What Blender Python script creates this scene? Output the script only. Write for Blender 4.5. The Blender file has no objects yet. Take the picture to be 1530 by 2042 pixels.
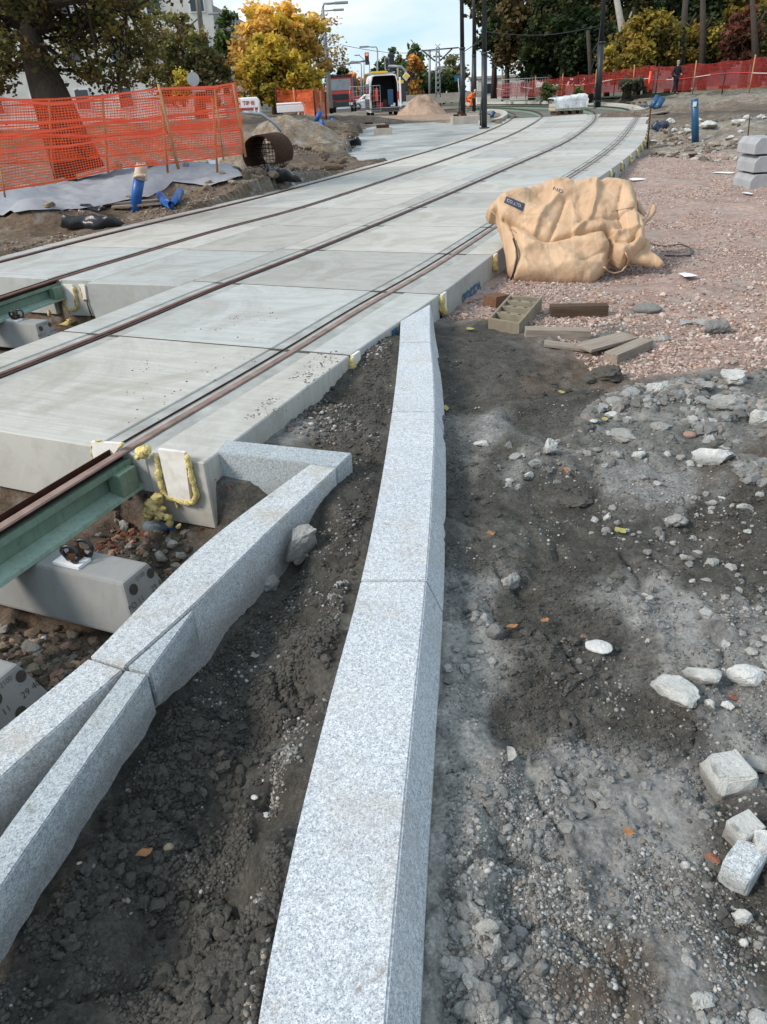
import bpy, bmesh, math, random
import numpy as np
from mathutils import Vector, Matrix, noise as mnoise
from mathutils.bvhtree import BVHTree
random.seed(7); RNG = np.random.RandomState(11)
sc = bpy.context.scene
COL = sc.collection
PI = math.pi

# ---------------------------------------------------------------- camera
FPX, IW, IH = 1480.0, 1530.0, 2042.0
HCAM, ROLL = 1.37, 0.055
TH = math.atan((IH/2-190)/FPX)
Fv = Vector((0, math.cos(TH), -math.sin(TH))); R0 = Vector((1,0,0)); U0 = Vector((0, math.sin(TH), math.cos(TH)))
Rv = R0*math.cos(ROLL) - U0*math.sin(ROLL); Uv = R0*math.sin(ROLL) + U0*math.cos(ROLL)
CP = Vector((0,0,HCAM))
def ray(px,py): return Fv + Rv*((px-IW/2)/FPX) - Uv*((py-IH/2)/FPX)
def G(px,py,z=0.0):
    d = ray(px,py); return CP + d*((z-HCAM)/d.z)
def at(px,py,Y):
    d = ray(px,py); return CP + d*(Y/d.y)
cam = bpy.data.cameras.new('camera'); camo = bpy.data.objects.new('camera', cam); COL.objects.link(camo)
M = Matrix((( Rv.x,Uv.x,-Fv.x,0),(Rv.y,Uv.y,-Fv.y,0),(Rv.z,Uv.z,-Fv.z,0),(0,0,0,1)))
camo.matrix_world = Matrix.Translation(CP) @ M
cam.sensor_fit = 'VERTICAL'; cam.sensor_height = 24; cam.lens = 24*FPX/IH; cam.clip_start = .05; cam.clip_end = 3000
sc.camera = camo
sc.render.resolution_x, sc.render.resolution_y = 767, 1024
sc.view_settings.view_transform = 'Standard'; sc.view_settings.look = 'None'; sc.view_settings.exposure = 0

# ---------------------------------------------------------------- noise
def _h(ix,iy,iz,seed):
    n = (ix.astype(np.int64)*73856093) ^ (iy.astype(np.int64)*19349663) ^ (iz.astype(np.int64)*83492791) ^ (seed*2654435761)
    n = (n ^ (n>>13))*1274126177 & 0x7fffffff
    n = (n ^ (n>>16)) & 0xffff
    return n/65535.0
def vn2(x,y,seed=0):
    x = np.asarray(x,float); y = np.asarray(y,float)
    ix=np.floor(x); iy=np.floor(y); fx=x-ix; fy=y-iy
    fx=fx*fx*(3-2*fx); fy=fy*fy*(3-2*fy); z=np.zeros_like(ix)
    a=_h(ix,iy,z,seed); b=_h(ix+1,iy,z,seed); c=_h(ix,iy+1,z,seed); d=_h(ix+1,iy+1,z,seed)
    return (a*(1-fx)+b*fx)*(1-fy)+(c*(1-fx)+d*fx)*fy - .5
def fbm2(x,y,sc_,oct=4,seed=0,g=.5):
    r=0; a=1.0; f=sc_
    for k in range(oct):
        r = r + a*vn2(x*f+k*17.3,y*f-k*9.1,seed+k); a*=g; f*=2.03
    return r
def vn3(p,seed=0):
    i=np.floor(p); f=p-i; f=f*f*(3-2*f); r=0
    for dx in (0,1):
        for dy in (0,1):
            for dz in (0,1):
                w=(f[:,0] if dx else 1-f[:,0])*(f[:,1] if dy else 1-f[:,1])*(f[:,2] if dz else 1-f[:,2])
                r = r + w*_h(i[:,0]+dx,i[:,1]+dy,i[:,2]+dz,seed)
    return r-.5
def sstep(a,b,x):
    t=np.clip((x-a)/(b-a),0,1); return t*t*(3-2*t)

# ---------------------------------------------------------------- objects
def tag(o,label=None,cat=None,group=None,kind=None):
    if label: o['label']=label
    if cat: o['category']=cat
    if group: o['group']=group
    if kind: o['kind']=kind
    return o
def thing(name,label,cat,loc=(0,0,0),rz=0,group=None):
    o=bpy.data.objects.new(name,None); COL.objects.link(o); o.location=loc; o.rotation_euler=(0,0,rz)
    o.empty_display_size=.1
    o['_m']=1; del o['_m']
    return tag(o,label,cat,group)
def link(name,me,mat=None,parent=None):
    o=bpy.data.objects.new(name,me); COL.objects.link(o)
    if mat is not None:
        for m in (mat if isinstance(mat,(list,tuple)) else [mat]): me.materials.append(m)
    if parent is not None:
        o.parent=parent
    return o
def local(parent,p):
    """world point -> the parent's frame"""
    M_=Matrix.Identity(4); chain=[]
    q=parent
    while q is not None: chain.append(q); q=q.parent
    for q in reversed(chain): M_ = M_ @ (Matrix.Translation(q.location) @ q.rotation_euler.to_matrix().to_4x4())
    return M_.inverted() @ Vector(p)
def npmesh(name,verts,faces,nper,smooth=False):
    """fast mesh: verts (N,3), faces flat (F*nper)"""
    me=bpy.data.meshes.new(name); verts=np.asarray(verts,np.float32); faces=np.asarray(faces,np.int32).ravel()
    nf=len(faces)//nper
    me.vertices.add(len(verts)); me.vertices.foreach_set('co',verts.ravel())
    me.loops.add(len(faces)); me.loops.foreach_set('vertex_index',faces)
    me.polygons.add(nf); me.polygons.foreach_set('loop_start',np.arange(nf,dtype=np.int32)*nper)
    try: me.polygons.foreach_set('loop_total',np.full(nf,nper,np.int32))
    except Exception: pass
    me.polygons.foreach_set('use_smooth',np.full(nf,bool(smooth)))
    me.update(calc_edges=True); me.validate()
    return me
def setcol(me,name,cols):
    a=me.color_attributes.new(name,'FLOAT_COLOR','POINT'); c=np.ones((len(cols),4),np.float32); c[:,:3]=cols; a.data.foreach_set('color',c.ravel())

class MB:
    """collects shapes into one mesh"""
    def __init__(s): s.v=[]; s.f=[]; s.m=[]; s.sm=[]; s.uv=None; s.mi=0
    def add(s,vs,fs,smooth=False):
        b=len(s.v); s.v+= [tuple(v) for v in vs]; s.f+=[tuple(b+i for i in f) for f in fs]; s.m+=[s.mi]*len(fs); s.sm+=[smooth]*len(fs); return s
    def box(s,c,size,rz=0,rx=0,ry=0):
        hx,hy,hz=[d/2 for d in size]; R=Matrix.Rotation(rz,3,'Z')@Matrix.Rotation(rx,3,'X')@Matrix.Rotation(ry,3,'Y')
        vs=[Vector(c)+R@Vector((sx*hx,sy*hy,sz*hz)) for sz in (-1,1) for sy in (-1,1) for sx in (-1,1)]
        return s.add(vs,[(0,2,3,1),(4,5,7,6),(0,1,5,4),(2,6,7,3),(0,4,6,2),(1,3,7,5)])
    def hexa(s,b,t):
        """bottom 4 pts (ccw), top 4 pts"""
        return s.add(list(b)+list(t),[(3,2,1,0),(4,5,6,7),(0,1,5,4),(1,2,6,5),(2,3,7,6),(3,0,4,7)])
    def tube(s,pts,r,n=8,caps=True,smooth=True,flat=1.0):
        pts=[Vector(p) for p in pts]; rs=r if isinstance(r,(list,tuple)) else [r]*len(pts); rings=[]
        up=Vector((0,0,1)); prev=None
        for i,p in enumerate(pts):
            t=(pts[min(i+1,len(pts)-1)]-pts[max(i-1,0)]).normalized()
            if prev is None:
                a=t.cross(up); a = t.cross(Vector((1,0,0))) if a.length<1e-3 else a
            else: a=prev-t*prev.dot(t)
            if a.length<1e-6: a=t.orthogonal()
            a.normalize(); prev=a; b=t.cross(a)
            rings.append([p+(a*math.cos(2*PI*k/n)+b*math.sin(2*PI*k/n)*flat)*rs[i] for k in range(n)])
        vs=[v for g in rings for v in g]; fs=[]
        for i in range(len(pts)-1):
            for k in range(n):
                k2=(k+1)%n; fs.append((i*n+k,i*n+k2,(i+1)*n+k2,(i+1)*n+k))
        s.add(vs,fs,smooth)
        if caps:
            b0=len(s.v)-len(vs)
            s.f.append(tuple(b0+k for k in range(n))[::-1]); s.m.append(s.mi); s.sm.append(False)
            s.f.append(tuple(b0+(len(pts)-1)*n+k for k in range(n))); s.m.append(s.mi); s.sm.append(False)
        return s
    def sweep(s,pts,prof,close=True,caps=True,smooth=False):
        """prof: (lateral,z) closed outline swept along pts in plan (lateral to the right of travel)"""
        pts=[Vector(p) for p in pts]; n=len(prof); vs=[]; fs=[]
        for i,p in enumerate(pts):
            t=(pts[min(i+1,len(pts)-1)]-pts[max(i-1,0)]); t.z=0; t.normalize(); r=Vector((t.y,-t.x,0))
            vs+=[p+r*a+Vector((0,0,b)) for a,b in prof]
        for i in range(len(pts)-1):
            for k in range(n if close else n-1):
                k2=(k+1)%n; fs.append((i*n+k,i*n+k2,(i+1)*n+k2,(i+1)*n+k))
        if caps: fs.append(tuple(range(n))[::-1]); fs.append(tuple((len(pts)-1)*n+k for k in range(n)))
        return s.add(vs,fs,smooth)
    def lathe(s,prof,c=(0,0,0),n=16,smooth=True,R=None):
        vs=[];fs=[]
        for r,z in prof:
            for k in range(n):
                v=Vector((r*math.cos(2*PI*k/n),r*math.sin(2*PI*k/n),z))
                if R is not None: v=R@v
                vs.append(Vector(c)+v)
        for i in range(len(prof)-1):
            for k in range(n):
                k2=(k+1)%n; fs.append((i*n+k,i*n+k2,(i+1)*n+k2,(i+1)*n+k))
        s.add(vs,fs,smooth); b0=len(s.v)-len(vs)
        s.f.append(tuple(b0+k for k in range(n))[::-1]); s.m.append(s.mi); s.sm.append(False)
        s.f.append(tuple(b0+(len(prof)-1)*n+k for k in range(n))); s.m.append(s.mi); s.sm.append(False)
        return s
    def mesh(s,name='m',recalc=True,bevel=0,seg=2,origin=None):
        me=bpy.data.meshes.new(name)
        if origin is not None: s.v=[tuple(Vector(v)-Vector(origin)) for v in s.v]
        me.from_pydata(s.v,[],s.f)
        for i,p in enumerate(me.polygons): p.material_index=s.m[i]; p.use_smooth=s.sm[i]
        if recalc or bevel:
            bm=bmesh.new(); bm.from_mesh(me)
            if recalc: bmesh.ops.recalc_face_normals(bm,faces=bm.faces)
            if bevel: bmesh.ops.bevel(bm,geom=[e for e in bm.edges if len(e.link_faces)==2 and e.calc_face_angle(0)>.5],offset=bevel,segments=seg,affect='EDGES',profile=.6)
            bm.to_mesh(me); bm.free()
        return me
    def build(s,name,mat,parent=None,bevel=0,seg=2,recalc=True):
        """shapes in WORLD coordinates unless a parent is given (then in the parent's frame)"""
        if parent is None:
            # top-level mesh: put the origin at the base
            a=np.array(s.v); o=((a[:,0].min()+a[:,0].max())/2,(a[:,1].min()+a[:,1].max())/2,a[:,2].min())
            ob=link(name,s.mesh(name,recalc,bevel,seg,origin=o),mat); ob.location=o; return ob
        return link(name,s.mesh(name,recalc,bevel,seg),mat,parent)
    def wbuild(s,name,mat,parent,bevel=0,seg=2,recalc=True):
        """shapes in world coordinates, under parent"""
        s.v=[tuple(local(parent,v)) for v in s.v]
        return link(name,s.mesh(name,recalc,bevel,seg),mat,parent)
def copy_tree(o,parent=None):
    c=o.copy(); COL.objects.link(c)
    if parent is not None: c.parent=parent
    for ch in [x for x in bpy.data.objects if x.parent==o]: copy_tree(ch,c)
    return c
def text_mesh(s,size,font_bold=.0,depth=.0):
    cu=bpy.data.curves.new('lettering','FONT'); cu.body=s; cu.size=size; cu.extrude=depth; cu.offset=font_bold; cu.align_x='CENTER'; cu.align_y='CENTER'; cu.resolution_u=3
    ob=bpy.data.objects.new('lettering',cu); COL.objects.link(ob); bpy.context.view_layer.update()
    dg=bpy.context.evaluated_depsgraph_get(); me=bpy.data.meshes.new_from_object(ob.evaluated_get(dg)); bpy.data.objects.remove(ob); return me
def place_text(name,s,size,mat,parent,origin,xdir,ydir,bold=0.0):
    """text whose local x runs along xdir and y along ydir, at a world origin"""
    me=text_mesh(s,size,bold); X=Vector(xdir).normalized(); Y=Vector(ydir); Y=(Y-X*Y.dot(X)).normalized()
    for v in me.vertices:
        p=Vector(origin)+X*v.co.x+Y*v.co.y; v.co = local(parent,p) if parent is not None else p
    return link(name,me,mat,parent)

# ---------------------------------------------------------------- materials
class N:
    def __init__(s,name):
        s.m=bpy.data.materials.new(name); s.m.use_nodes=True; s.t=s.m.node_tree; s.n=s.t.nodes; s.b=s.n['Principled BSDF']; s.out=s.n['Material Output']
        s.tc=s.n.new('ShaderNodeTexCoord')
    def l(s,a,b): s.t.links.new(a,b)
    def noise(s,scale,detail=4,rough=.55,vec=None,dist=0.0):
        n=s.n.new('ShaderNodeTexNoise'); n.inputs['Scale'].default_value=scale; n.inputs['Detail'].default_value=detail; n.inputs['Roughness'].default_value=rough; n.inputs['Distortion'].default_value=dist
        s.l(vec or s.tc.outputs['Object'],n.inputs['Vector']); return n.outputs['Fac']
    def voro(s,scale,vec=None,out='Distance',feature='F1',rand=1.0):
        n=s.n.new('ShaderNodeTexVoronoi'); n.feature=feature; n.inputs['Scale'].default_value=scale; n.inputs['Randomness'].default_value=rand
        s.l(vec or s.tc.outputs['Object'],n.inputs['Vector']); return n.outputs[out]
    def mapv(s,scale=(1,1,1),rot=(0,0,0),src=None):
        n=s.n.new('ShaderNodeMapping'); n.inputs['Scale'].default_value=scale; n.inputs['Rotation'].default_value=rot; s.l(src or s.tc.outputs['Object'],n.inputs['Vector']); return n.outputs['Vector']
    def ramp(s,fac,stops,interp='LINEAR'):
        n=s.n.new('ShaderNodeValToRGB'); n.color_ramp.interpolation=interp; e=n.color_ramp.elements
        while len(e)<len(stops): e.new(.5)
        for i,(p,c) in enumerate(stops):
            e[i].position=p; e[i].color=(c,c,c,1) if isinstance(c,(int,float)) else (*c,1)
        s.l(fac,n.inputs['Fac']); return n.outputs['Color']
    def mix(s,fac,a,b,mode='MIX'):
        n=s.n.new('ShaderNodeMix'); n.data_type='RGBA'; n.blend_type=mode
        for v,i in ((fac,0),(a,6),(b,7)):
            if isinstance(v,(int,float)): n.inputs[i].default_value = v if i==0 else (v,v,v,1)
            elif isinstance(v,(tuple,list)): n.inputs[i].default_value=(*v,1)
            else: s.l(v,n.inputs[i])
        return n.outputs[2]
    def math(s,op,a,b=0.0,c=None):
        n=s.n.new('ShaderNodeMath'); n.operation=op
        for i,v in enumerate((a,b,c)):
            if v is None: continue
            if isinstance(v,(int,float)): n.inputs[i].default_value=v
            else: s.l(v,n.inputs[i])
        return n.outputs[0]
    def attr(s,name):
        n=s.n.new('ShaderNodeAttribute'); n.attribute_name=name; return n.outputs['Color']
    def bump(s,h,strength=.5,dist=.01,prev=None):
        n=s.n.new('ShaderNodeBump'); n.inputs['Strength'].default_value=strength; n.inputs['Distance'].default_value=dist; s.l(h,n.inputs['Height'])
        if prev is not None: s.l(prev,n.inputs['Normal'])
        return n.outputs['Normal']
    def fin(s,col,rough=.8,nrm=None,spec=.3,metal=0.0,**kw):
        if isinstance(col,(tuple,list)): s.b.inputs['Base Color'].default_value=(*col,1)
        else: s.l(col,s.b.inputs['Base Color'])
        if isinstance(rough,(int,float)): s.b.inputs['Roughness'].default_value=rough
        else: s.l(rough,s.b.inputs['Roughness'])
        s.b.inputs['Specular IOR Level'].default_value=spec; s.b.inputs['Metallic'].default_value=metal
        if nrm is not None: s.l(nrm,s.b.inputs['Normal'])
        for k,v in kw.items(): s.b.inputs[k.replace('_',' ')].default_value=v
        return s.m
def simple(name,col,rough=.6,var=.25,scale=8,bump=.1,spec=.3,metal=0,bscale=60,dirt=None,dirtamt=.35):
    k=N(name); a=tuple(c*(1-var) for c in col); b=tuple(min(1,c*(1+var*.6)) for c in col)
    c=k.ramp(k.noise(scale,5,.6),[(.3,a),(.7,b)])
    if dirt: c=k.mix(k.ramp(k.noise(scale*.6,6,.7),[(.5,0.0),(.75,dirtamt)]),c,dirt)
    return k.fin(c,rough,k.bump(k.noise(bscale,4,.6),bump,.01),spec,metal)

def m_granite(name,tint=(1,1,1),dirt=.38,scale=1.0):
    k=N(name); oi=k.n.new('ShaderNodeObjectInfo'); vv=k.n.new('ShaderNodeVectorMath'); vv.operation='ADD'; k.l(k.tc.outputs['Object'],vv.inputs[0]); k.l(oi.outputs['Random'],vv.inputs[1]); V_=vv.outputs[0]
    v=k.voro(300*scale,V_,out='Color'); g=k.ramp(v,[(.0,(.34,.365,.40)),(.2,(.46,.485,.52)),(.42,(.66,.69,.72)),(1,(.84,.85,.86))])
    n1=k.noise(420*scale,3,.7,V_); g=k.mix(k.ramp(n1,[(.36,.8),(.47,0.0)]),g,(.16,.18,.22))
    n2=k.noise(85,5,.65,V_); g=k.mix(.62,g,k.ramp(n2,[(.32,(.42,.45,.50)),(.58,(1,1,1))]),'MULTIPLY')
    g=k.mix(.6,g,k.ramp(k.noise(2.3,4,.6,V_),[(.3,(.80,.82,.85)),(.7,(1,1,1))]),'MULTIPLY')
    n3=k.noise(5,6,.65,V_); d=k.ramp(n3,[(.50,0.0),(.70,dirt)]); g=k.mix(d,g,(.40,.35,.28))
    n4=k.noise(13,7,.78,V_,dist=.9); g=k.mix(k.ramp(n4,[(.60,0.0),(.68,min(.9,dirt*1.8))]),g,(.27,.225,.175))
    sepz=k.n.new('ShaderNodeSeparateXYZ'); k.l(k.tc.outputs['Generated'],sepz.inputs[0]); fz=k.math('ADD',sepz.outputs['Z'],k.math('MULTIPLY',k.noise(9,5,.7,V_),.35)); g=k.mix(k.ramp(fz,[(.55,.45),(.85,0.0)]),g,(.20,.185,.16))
    g=k.mix(1.0,g,tint,'MULTIPLY')
    nb=k.bump(k.noise(300,4,.7),.45,.004); nb=k.bump(k.noise(35,5,.7),.35,.01,nb)
    return k.fin(g,.75,nb,.25)
def m_slab(name,dark=1.0):
    k=N(name); uv=k.tc.outputs['UV']
    st=k.noise(1,5,.7,k.mapv((95,1.6,1),src=uv)); st2=k.noise(1,3,.6,k.mapv((30,.7,1),src=uv))
    big=k.noise(.8,6,.6); mid=k.noise(5,6,.7)
    c=k.ramp(st,[(.3,(.38,.365,.335)),(.5,(.50,.485,.45)),(.75,(.60,.585,.55))])
    c=k.mix(.55,c,k.ramp(st2,[(.3,(.33,.315,.285)),(.7,(.54,.525,.485))]))
    c=k.mix(k.ramp(big,[(.35,.0),(.7,.4)]),c,(.47,.475,.47))
    c=k.mix(k.ramp(mid,[(.5,0.0),(.8,.5)]),c,(.27,.245,.205))
    c=k.mix(k.ramp(k.noise(1.1,7,.72,dist=1.2),[(.46,0.0),(.66,.65)]),c,(.30,.27,.225)); wh=k.noise(2.2,7,.75,dist=.8); c=k.mix(k.ramp(wh,[(.58,0.0),(.75,.5)]),c,(.58,.57,.54))
    sp=k.ramp(k.voro(45),[(.03,1.0),(.09,0.0)]); spm=k.math('MULTIPLY',sp,k.ramp(k.noise(9,3),[(.48,0.0),(.62,1.0)])); c=k.mix(spm,c,(.13,.11,.09))
    at_=k.attr('tint'); c=k.mix(1.0,c,at_,'MULTIPLY')
    nb=k.bump(st,.6,.006); nb=k.bump(k.noise(80,4,.7),.2,.004,nb)
    return k.fin(c,.82,nb,.3)
def m_concrete(name,col=(.36,.345,.31),stain=(.2,.18,.15),pores=True,streak=True):
    k=N(name); a=k.noise(3,6,.65); c=k.ramp(a,[(.3,tuple(x*.78 for x in col)),(.7,tuple(x*1.12 for x in col))])
    s_=k.noise(1,5,.65,k.mapv((7,7,1.2))); c=k.mix(k.ramp(s_,[(.5,0.0),(.8,.55 if streak else .2)]),c,stain)
    if pores: c=k.mix(k.ramp(k.voro(38),[(.04,.8),(.1,0.0)]),c,(.13,.12,.1))
    nb=k.bump(k.noise(90,4,.7),.25,.005); return k.fin(c,.8,nb,.3)
def m_wood(name,a,b,axis=0):
    k=N(name); scv=[3,3,3]; scv[axis]=.25
    g=k.noise(18,6,.65,k.mapv(tuple(scv)),dist=.4); c=k.ramp(g,[(.3,a),(.7,b)])
    c=k.mix(k.ramp(k.noise(4,5,.6),[(.5,0.0),(.75,.5)]),c,tuple(x*.45 for x in a))
    return k.fin(c,.8,k.bump(g,.3,.01),.2)
def m_leaf():
    k=N('leaf'); c=k.attr('tint'); k.fin(c,.6,None,.2)
    tr=k.n.new('ShaderNodeBsdfTranslucent'); k.l(c,tr.inputs['Color']); mx=k.n.new('ShaderNodeMixShader'); mx.inputs[0].default_value=.35
    k.l(k.b.outputs[0],mx.inputs[1]); k.l(tr.outputs[0],mx.inputs[2]); k.l(mx.outputs[0],k.out.inputs[0]); return k.m
def m_attr(name,rough=.85,grain=260,amt=.5,bs=.4,dist=.003):
    k=N(name); c=k.attr('tint'); g=k.ramp(k.noise(grain,4,.7),[(.3,1-amt),(.7,1+amt*.3)]); c=k.mix(1.0,c,g,'MULTIPLY')
    return k.fin(c,rough,k.bump(k.noise(grain*.7,4,.7),bs,dist),.25)
def m_net(name,col,dens=.5,scale=1.0):
    """far safety netting: cells too small to model, so the weave is a fine transparent pattern"""
    k=N(name); uv=k.tc.outputs['UV']; c=k.ramp(k.noise(2.5,5,.7),[(.3,tuple(x*.6 for x in col)),(.7,col)]); k.fin(c,.6,None,.3)
    tr=k.n.new('ShaderNodeBsdfTransparent'); mx=k.n.new('ShaderNodeMixShader'); f=k.ramp(k.noise(3.5,6,.7),[(.3,dens-.22),(.7,min(1,dens+.2))])
    k.l(f,mx.inputs[0]); k.l(tr.outputs[0],mx.inputs[1]); k.l(k.b.outputs[0],mx.inputs[2]); k.l(mx.outputs[0],k.out.inputs[0]); return k.m

MT={}
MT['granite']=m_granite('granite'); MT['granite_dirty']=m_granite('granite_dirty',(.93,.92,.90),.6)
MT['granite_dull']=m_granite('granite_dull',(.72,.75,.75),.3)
MT['slab']=m_slab('brushed_concrete'); MT['conc']=m_concrete('cast_concrete',(.40,.36,.31)); MT['conc_sleeper']=m_concrete('sleeper_concrete',(.27,.27,.265),(.16,.15,.14))
MT['conc_dark']=m_concrete('weathered_concrete',(.22,.215,.2),(.12,.11,.1))
MT['grout']=simple('grout',(.36,.365,.35),.8,.3,6,.3,dirt=(.33,.29,.24))
MT['rust']=simple('rusty_steel',(.06,.022,.014),.5,.45,14,.25,.5,.35,120)
MT['rust_dusty']=simple('dusty_rail_top',(.27,.185,.155),.75,.35,10,.25,.3,0,150,dirt=(.12,.045,.03))
MT['rail_brown']=simple('rail_brown',(.15,.07,.05),.6,.4,12,.25,.4,.1,150,dirt=(.3,.22,.18))
MT['rust_brown']=simple('rust_brown',(.065,.032,.02),.85,.5,20,.4,.2,0,120)
def m_primer(name,col):
    k=N(name); c=k.ramp(k.noise(4,6,.65),[(.3,tuple(x*.75 for x in col)),(.7,tuple(x*1.15 for x in col))]); st=k.noise(1,5,.7,k.mapv((45,45,3))); c=k.mix(k.ramp(st,[(.48,0.0),(.72,.6)]),c,tuple(x*.5 for x in col)); c=k.mix(k.ramp(k.noise(11,7,.75),[(.56,0.0),(.68,.6)]),c,(.26,.25,.22)); c=k.mix(k.ramp(k.noise(19,6,.8),[(.63,0.0),(.68,.9)]),c,(.16,.07,.04))
    return k.fin(c,.6,k.bump(k.noise(60,5,.7),.3,.004),.35)
MT['green']=m_primer('green_primer',(.155,.23,.175))
MT['green_l']=m_primer('green_primer_pale',(.28,.38,.32))
MT['foam']=simple('yellow_foam',(.86,.67,.29),.85,.4,30,1.6,.15,0,90,dirt=(.5,.3,.09),dirtamt=.7)
MT['styro']=simple('white_foam_board',(.76,.73,.69),.9,.12,14,.2,.2,0,200,dirt=(.45,.37,.26),dirtamt=.6)
MT['black_rubber']=simple('black_rubber',(.014,.014,.015),.4,.3,12,.1,.5)
MT['black_paint']=simple('black_paint',(.018,.021,.026),.45,.3,3,.05,.5)
MT['blue_plastic']=simple('blue_plastic',(.012,.10,.36),.4,.2,8,.08,.5,dirt=(.2,.2,.2),dirtamt=.25)
MT['blue_dark']=simple('blue_dark_plastic',(.015,.075,.17),.4,.3,8,.08,.5)
MT['blue_paint']=simple('blue_spray',(.03,.12,.25),.8,.3,30,.1)
MT['joint']=simple('dark_joint_and_hole',(.085,.08,.07),.95,.3,20,.3)  # slab joints, and the painted shade of the hollow block's small holes
MT['white']=simple('white_plastic',(.75,.75,.76),.5,.08,8,.05)
MT['white_paint']=simple('white_paint',(.7,.71,.72),.35,.08,4,.02,.5)
MT['wood_dark']=m_wood('dark_timber',(.05,.032,.022),(.12,.08,.055)); MT['wood_pale']=m_wood('weathered_timber',(.19,.155,.125),(.36,.31,.26))
MT['wood_stake']=m_wood('stake_timber',(.33,.17,.08),(.5,.28,.14),2); MT['wood_red']=m_wood('red_brown_timber',(.10,.05,.03),(.2,.11,.07))
MT['plaswood']=simple('beige_block',(.25,.215,.16),.8,.25,9,.4,.2,0,120,dirt=(.14,.11,.08))
MT['leaf']=m_leaf(); MT['stone']=m_attr('stone'); MT['pebble']=m_attr('pebble',.8,500,.35,.3,.002)
MT['orange_net']=simple('orange_netting',(.85,.10,.025),.5,.25,3,.05,.4); MT['orange_tape']=simple('orange_tape',(.9,.09,.03),.35,.1,3,.02,.5)
MT['bark']=m_wood('bark',(.03,.024,.02),(.075,.06,.047),2); MT['bark_pale']=m_wood('pale_bark',(.2,.19,.17),(.4,.38,.34),2)
MT['steel']=simple('galvanised_steel',(.34,.36,.38),.5,.2,5,.05,.5,.3); MT['wire']=simple('wire',(.05,.05,.055),.6,.1,5,.02)
MT['glass']=simple('dark_glass',(.03,.04,.05),.08,.1,2,.01,.6); MT['tyre']=simple('tyre',(.02,.02,.02),.8,.2,20,.2)
# ---------------------------------------------------------------- sky and sun
w=bpy.data.worlds.new('World'); sc.world=w; w.use_nodes=True; wt=w.node_tree; wn=wt.nodes
bg=wn['Background']; sky=wn.new('ShaderNodeTexSky'); sky.sky_type='NISHITA'; sky.sun_disc=False
SUN_EL, SUN_AZ = math.radians(38), math.radians(250)
sky.sun_elevation=SUN_EL; sky.sun_rotation=SUN_AZ; sky.air_density=1.0; sky.dust_density=.6; sky.ozone_density=1.2
bg.inputs['Strength'].default_value=.15
tc=wn.new('ShaderNodeTexCoord'); mp=wn.new('ShaderNodeMapping'); mp.inputs['Scale'].default_value=(1.1,1.1,5.5); mp.inputs['Location'].default_value=(.3,.2,.45)
wt.links.new(tc.outputs['Generated'],mp.inputs['Vector'])
nz=wn.new('ShaderNodeTexNoise'); nz.inputs['Scale'].default_value=1.9; nz.inputs['Detail'].default_value=7; nz.inputs['Roughness'].default_value=.52; nz.inputs['Distortion'].default_value=.3
wt.links.new(mp.outputs['Vector'],nz.inputs['Vector'])
rp=wn.new('ShaderNodeValToRGB'); e=rp.color_ramp.elements; e[0].position=.40; e[0].color=(.12,.12,.12,1); e[1].position=.62; e[1].color=(1,1,1,1)
wt.links.new(nz.outputs['Fac'],rp.inputs['Fac'])
mixn=wn.new('ShaderNodeMix'); mixn.data_type='RGBA'; wt.links.new(rp.outputs['Color'],mixn.inputs[0]); 
skm=wn.new('ShaderNodeMix'); skm.data_type='RGBA'; skm.blend_type='MULTIPLY'; skm.inputs[0].default_value=1; skm.blend_type='MIX'; skm.inputs[0].default_value=.7; wt.links.new(sky.outputs['Color'],skm.inputs[6]); skm.inputs[7].default_value=(3.3,5.6,7.3,1)
wt.links.new(skm.outputs[2],mixn.inputs[6]); mixn.inputs[7].default_value=(6.9,7.1,7.2,1)
wt.links.new(mixn.outputs[2],bg.inputs['Color'])
sl=bpy.data.lights.new('sun','SUN'); sl.energy=3.5; sl.angle=math.radians(15); sl.color=(1,.91,.80); so=bpy.data.objects.new('sun',sl); COL.objects.link(so)
sd=Vector((math.sin(SUN_AZ)*math.cos(SUN_EL), math.cos(SUN_AZ)*math.cos(SUN_EL), math.sin(SUN_EL)))
so.rotation_euler=(-sd).to_track_quat('-Z','Y').to_euler(); so.location=(0,0,30)

# ---------------------------------------------------------------- plan lines
def catmull(P,step=.12):
    P=[np.array(p,float) for p in P]; P=[2*P[0]-P[1]]+P+[2*P[-1]-P[-2]]; out=[]
    for i in range(1,len(P)-2):
        p0,p1,p2,p3=P[i-1:i+3]; d=np.linalg.norm(p2-p1); n=max(2,int(d/step))
        a=.5; t01=max(1e-4,np.linalg.norm(p1-p0)**a); t12=max(1e-4,d**a); t23=max(1e-4,np.linalg.norm(p3-p2)**a)
        m1=(p2-p1)+t12*((p1-p0)/t01-(p2-p0)/(t01+t12)); m2=(p2-p1)+t12*((p3-p2)/t23-(p3-p1)/(t12+t23))
        for k in range(n):
            t=k/n; out.append((2*p1-2*p2+m1+m2)*t**3+(-3*p1+3*p2-2*m1-m2)*t*t+m1*t+p1)
    out.append(P[-2]); return np.array(out)
def smooth(A,k):
    B=A.copy()
    for _ in range(k): B[1:-1]=(B[:-2]+2*B[1:-1]+B[2:])/4
    return B
def gxy(L,z=0): return [tuple(G(*p,z)[:2]) for p in L]
def extend(P,back): 
    a,b=np.array(P[0]),np.array(P[2]); d=(a-b)/np.linalg.norm(a-b); return [tuple(a+d*back)]+list(P)
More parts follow.
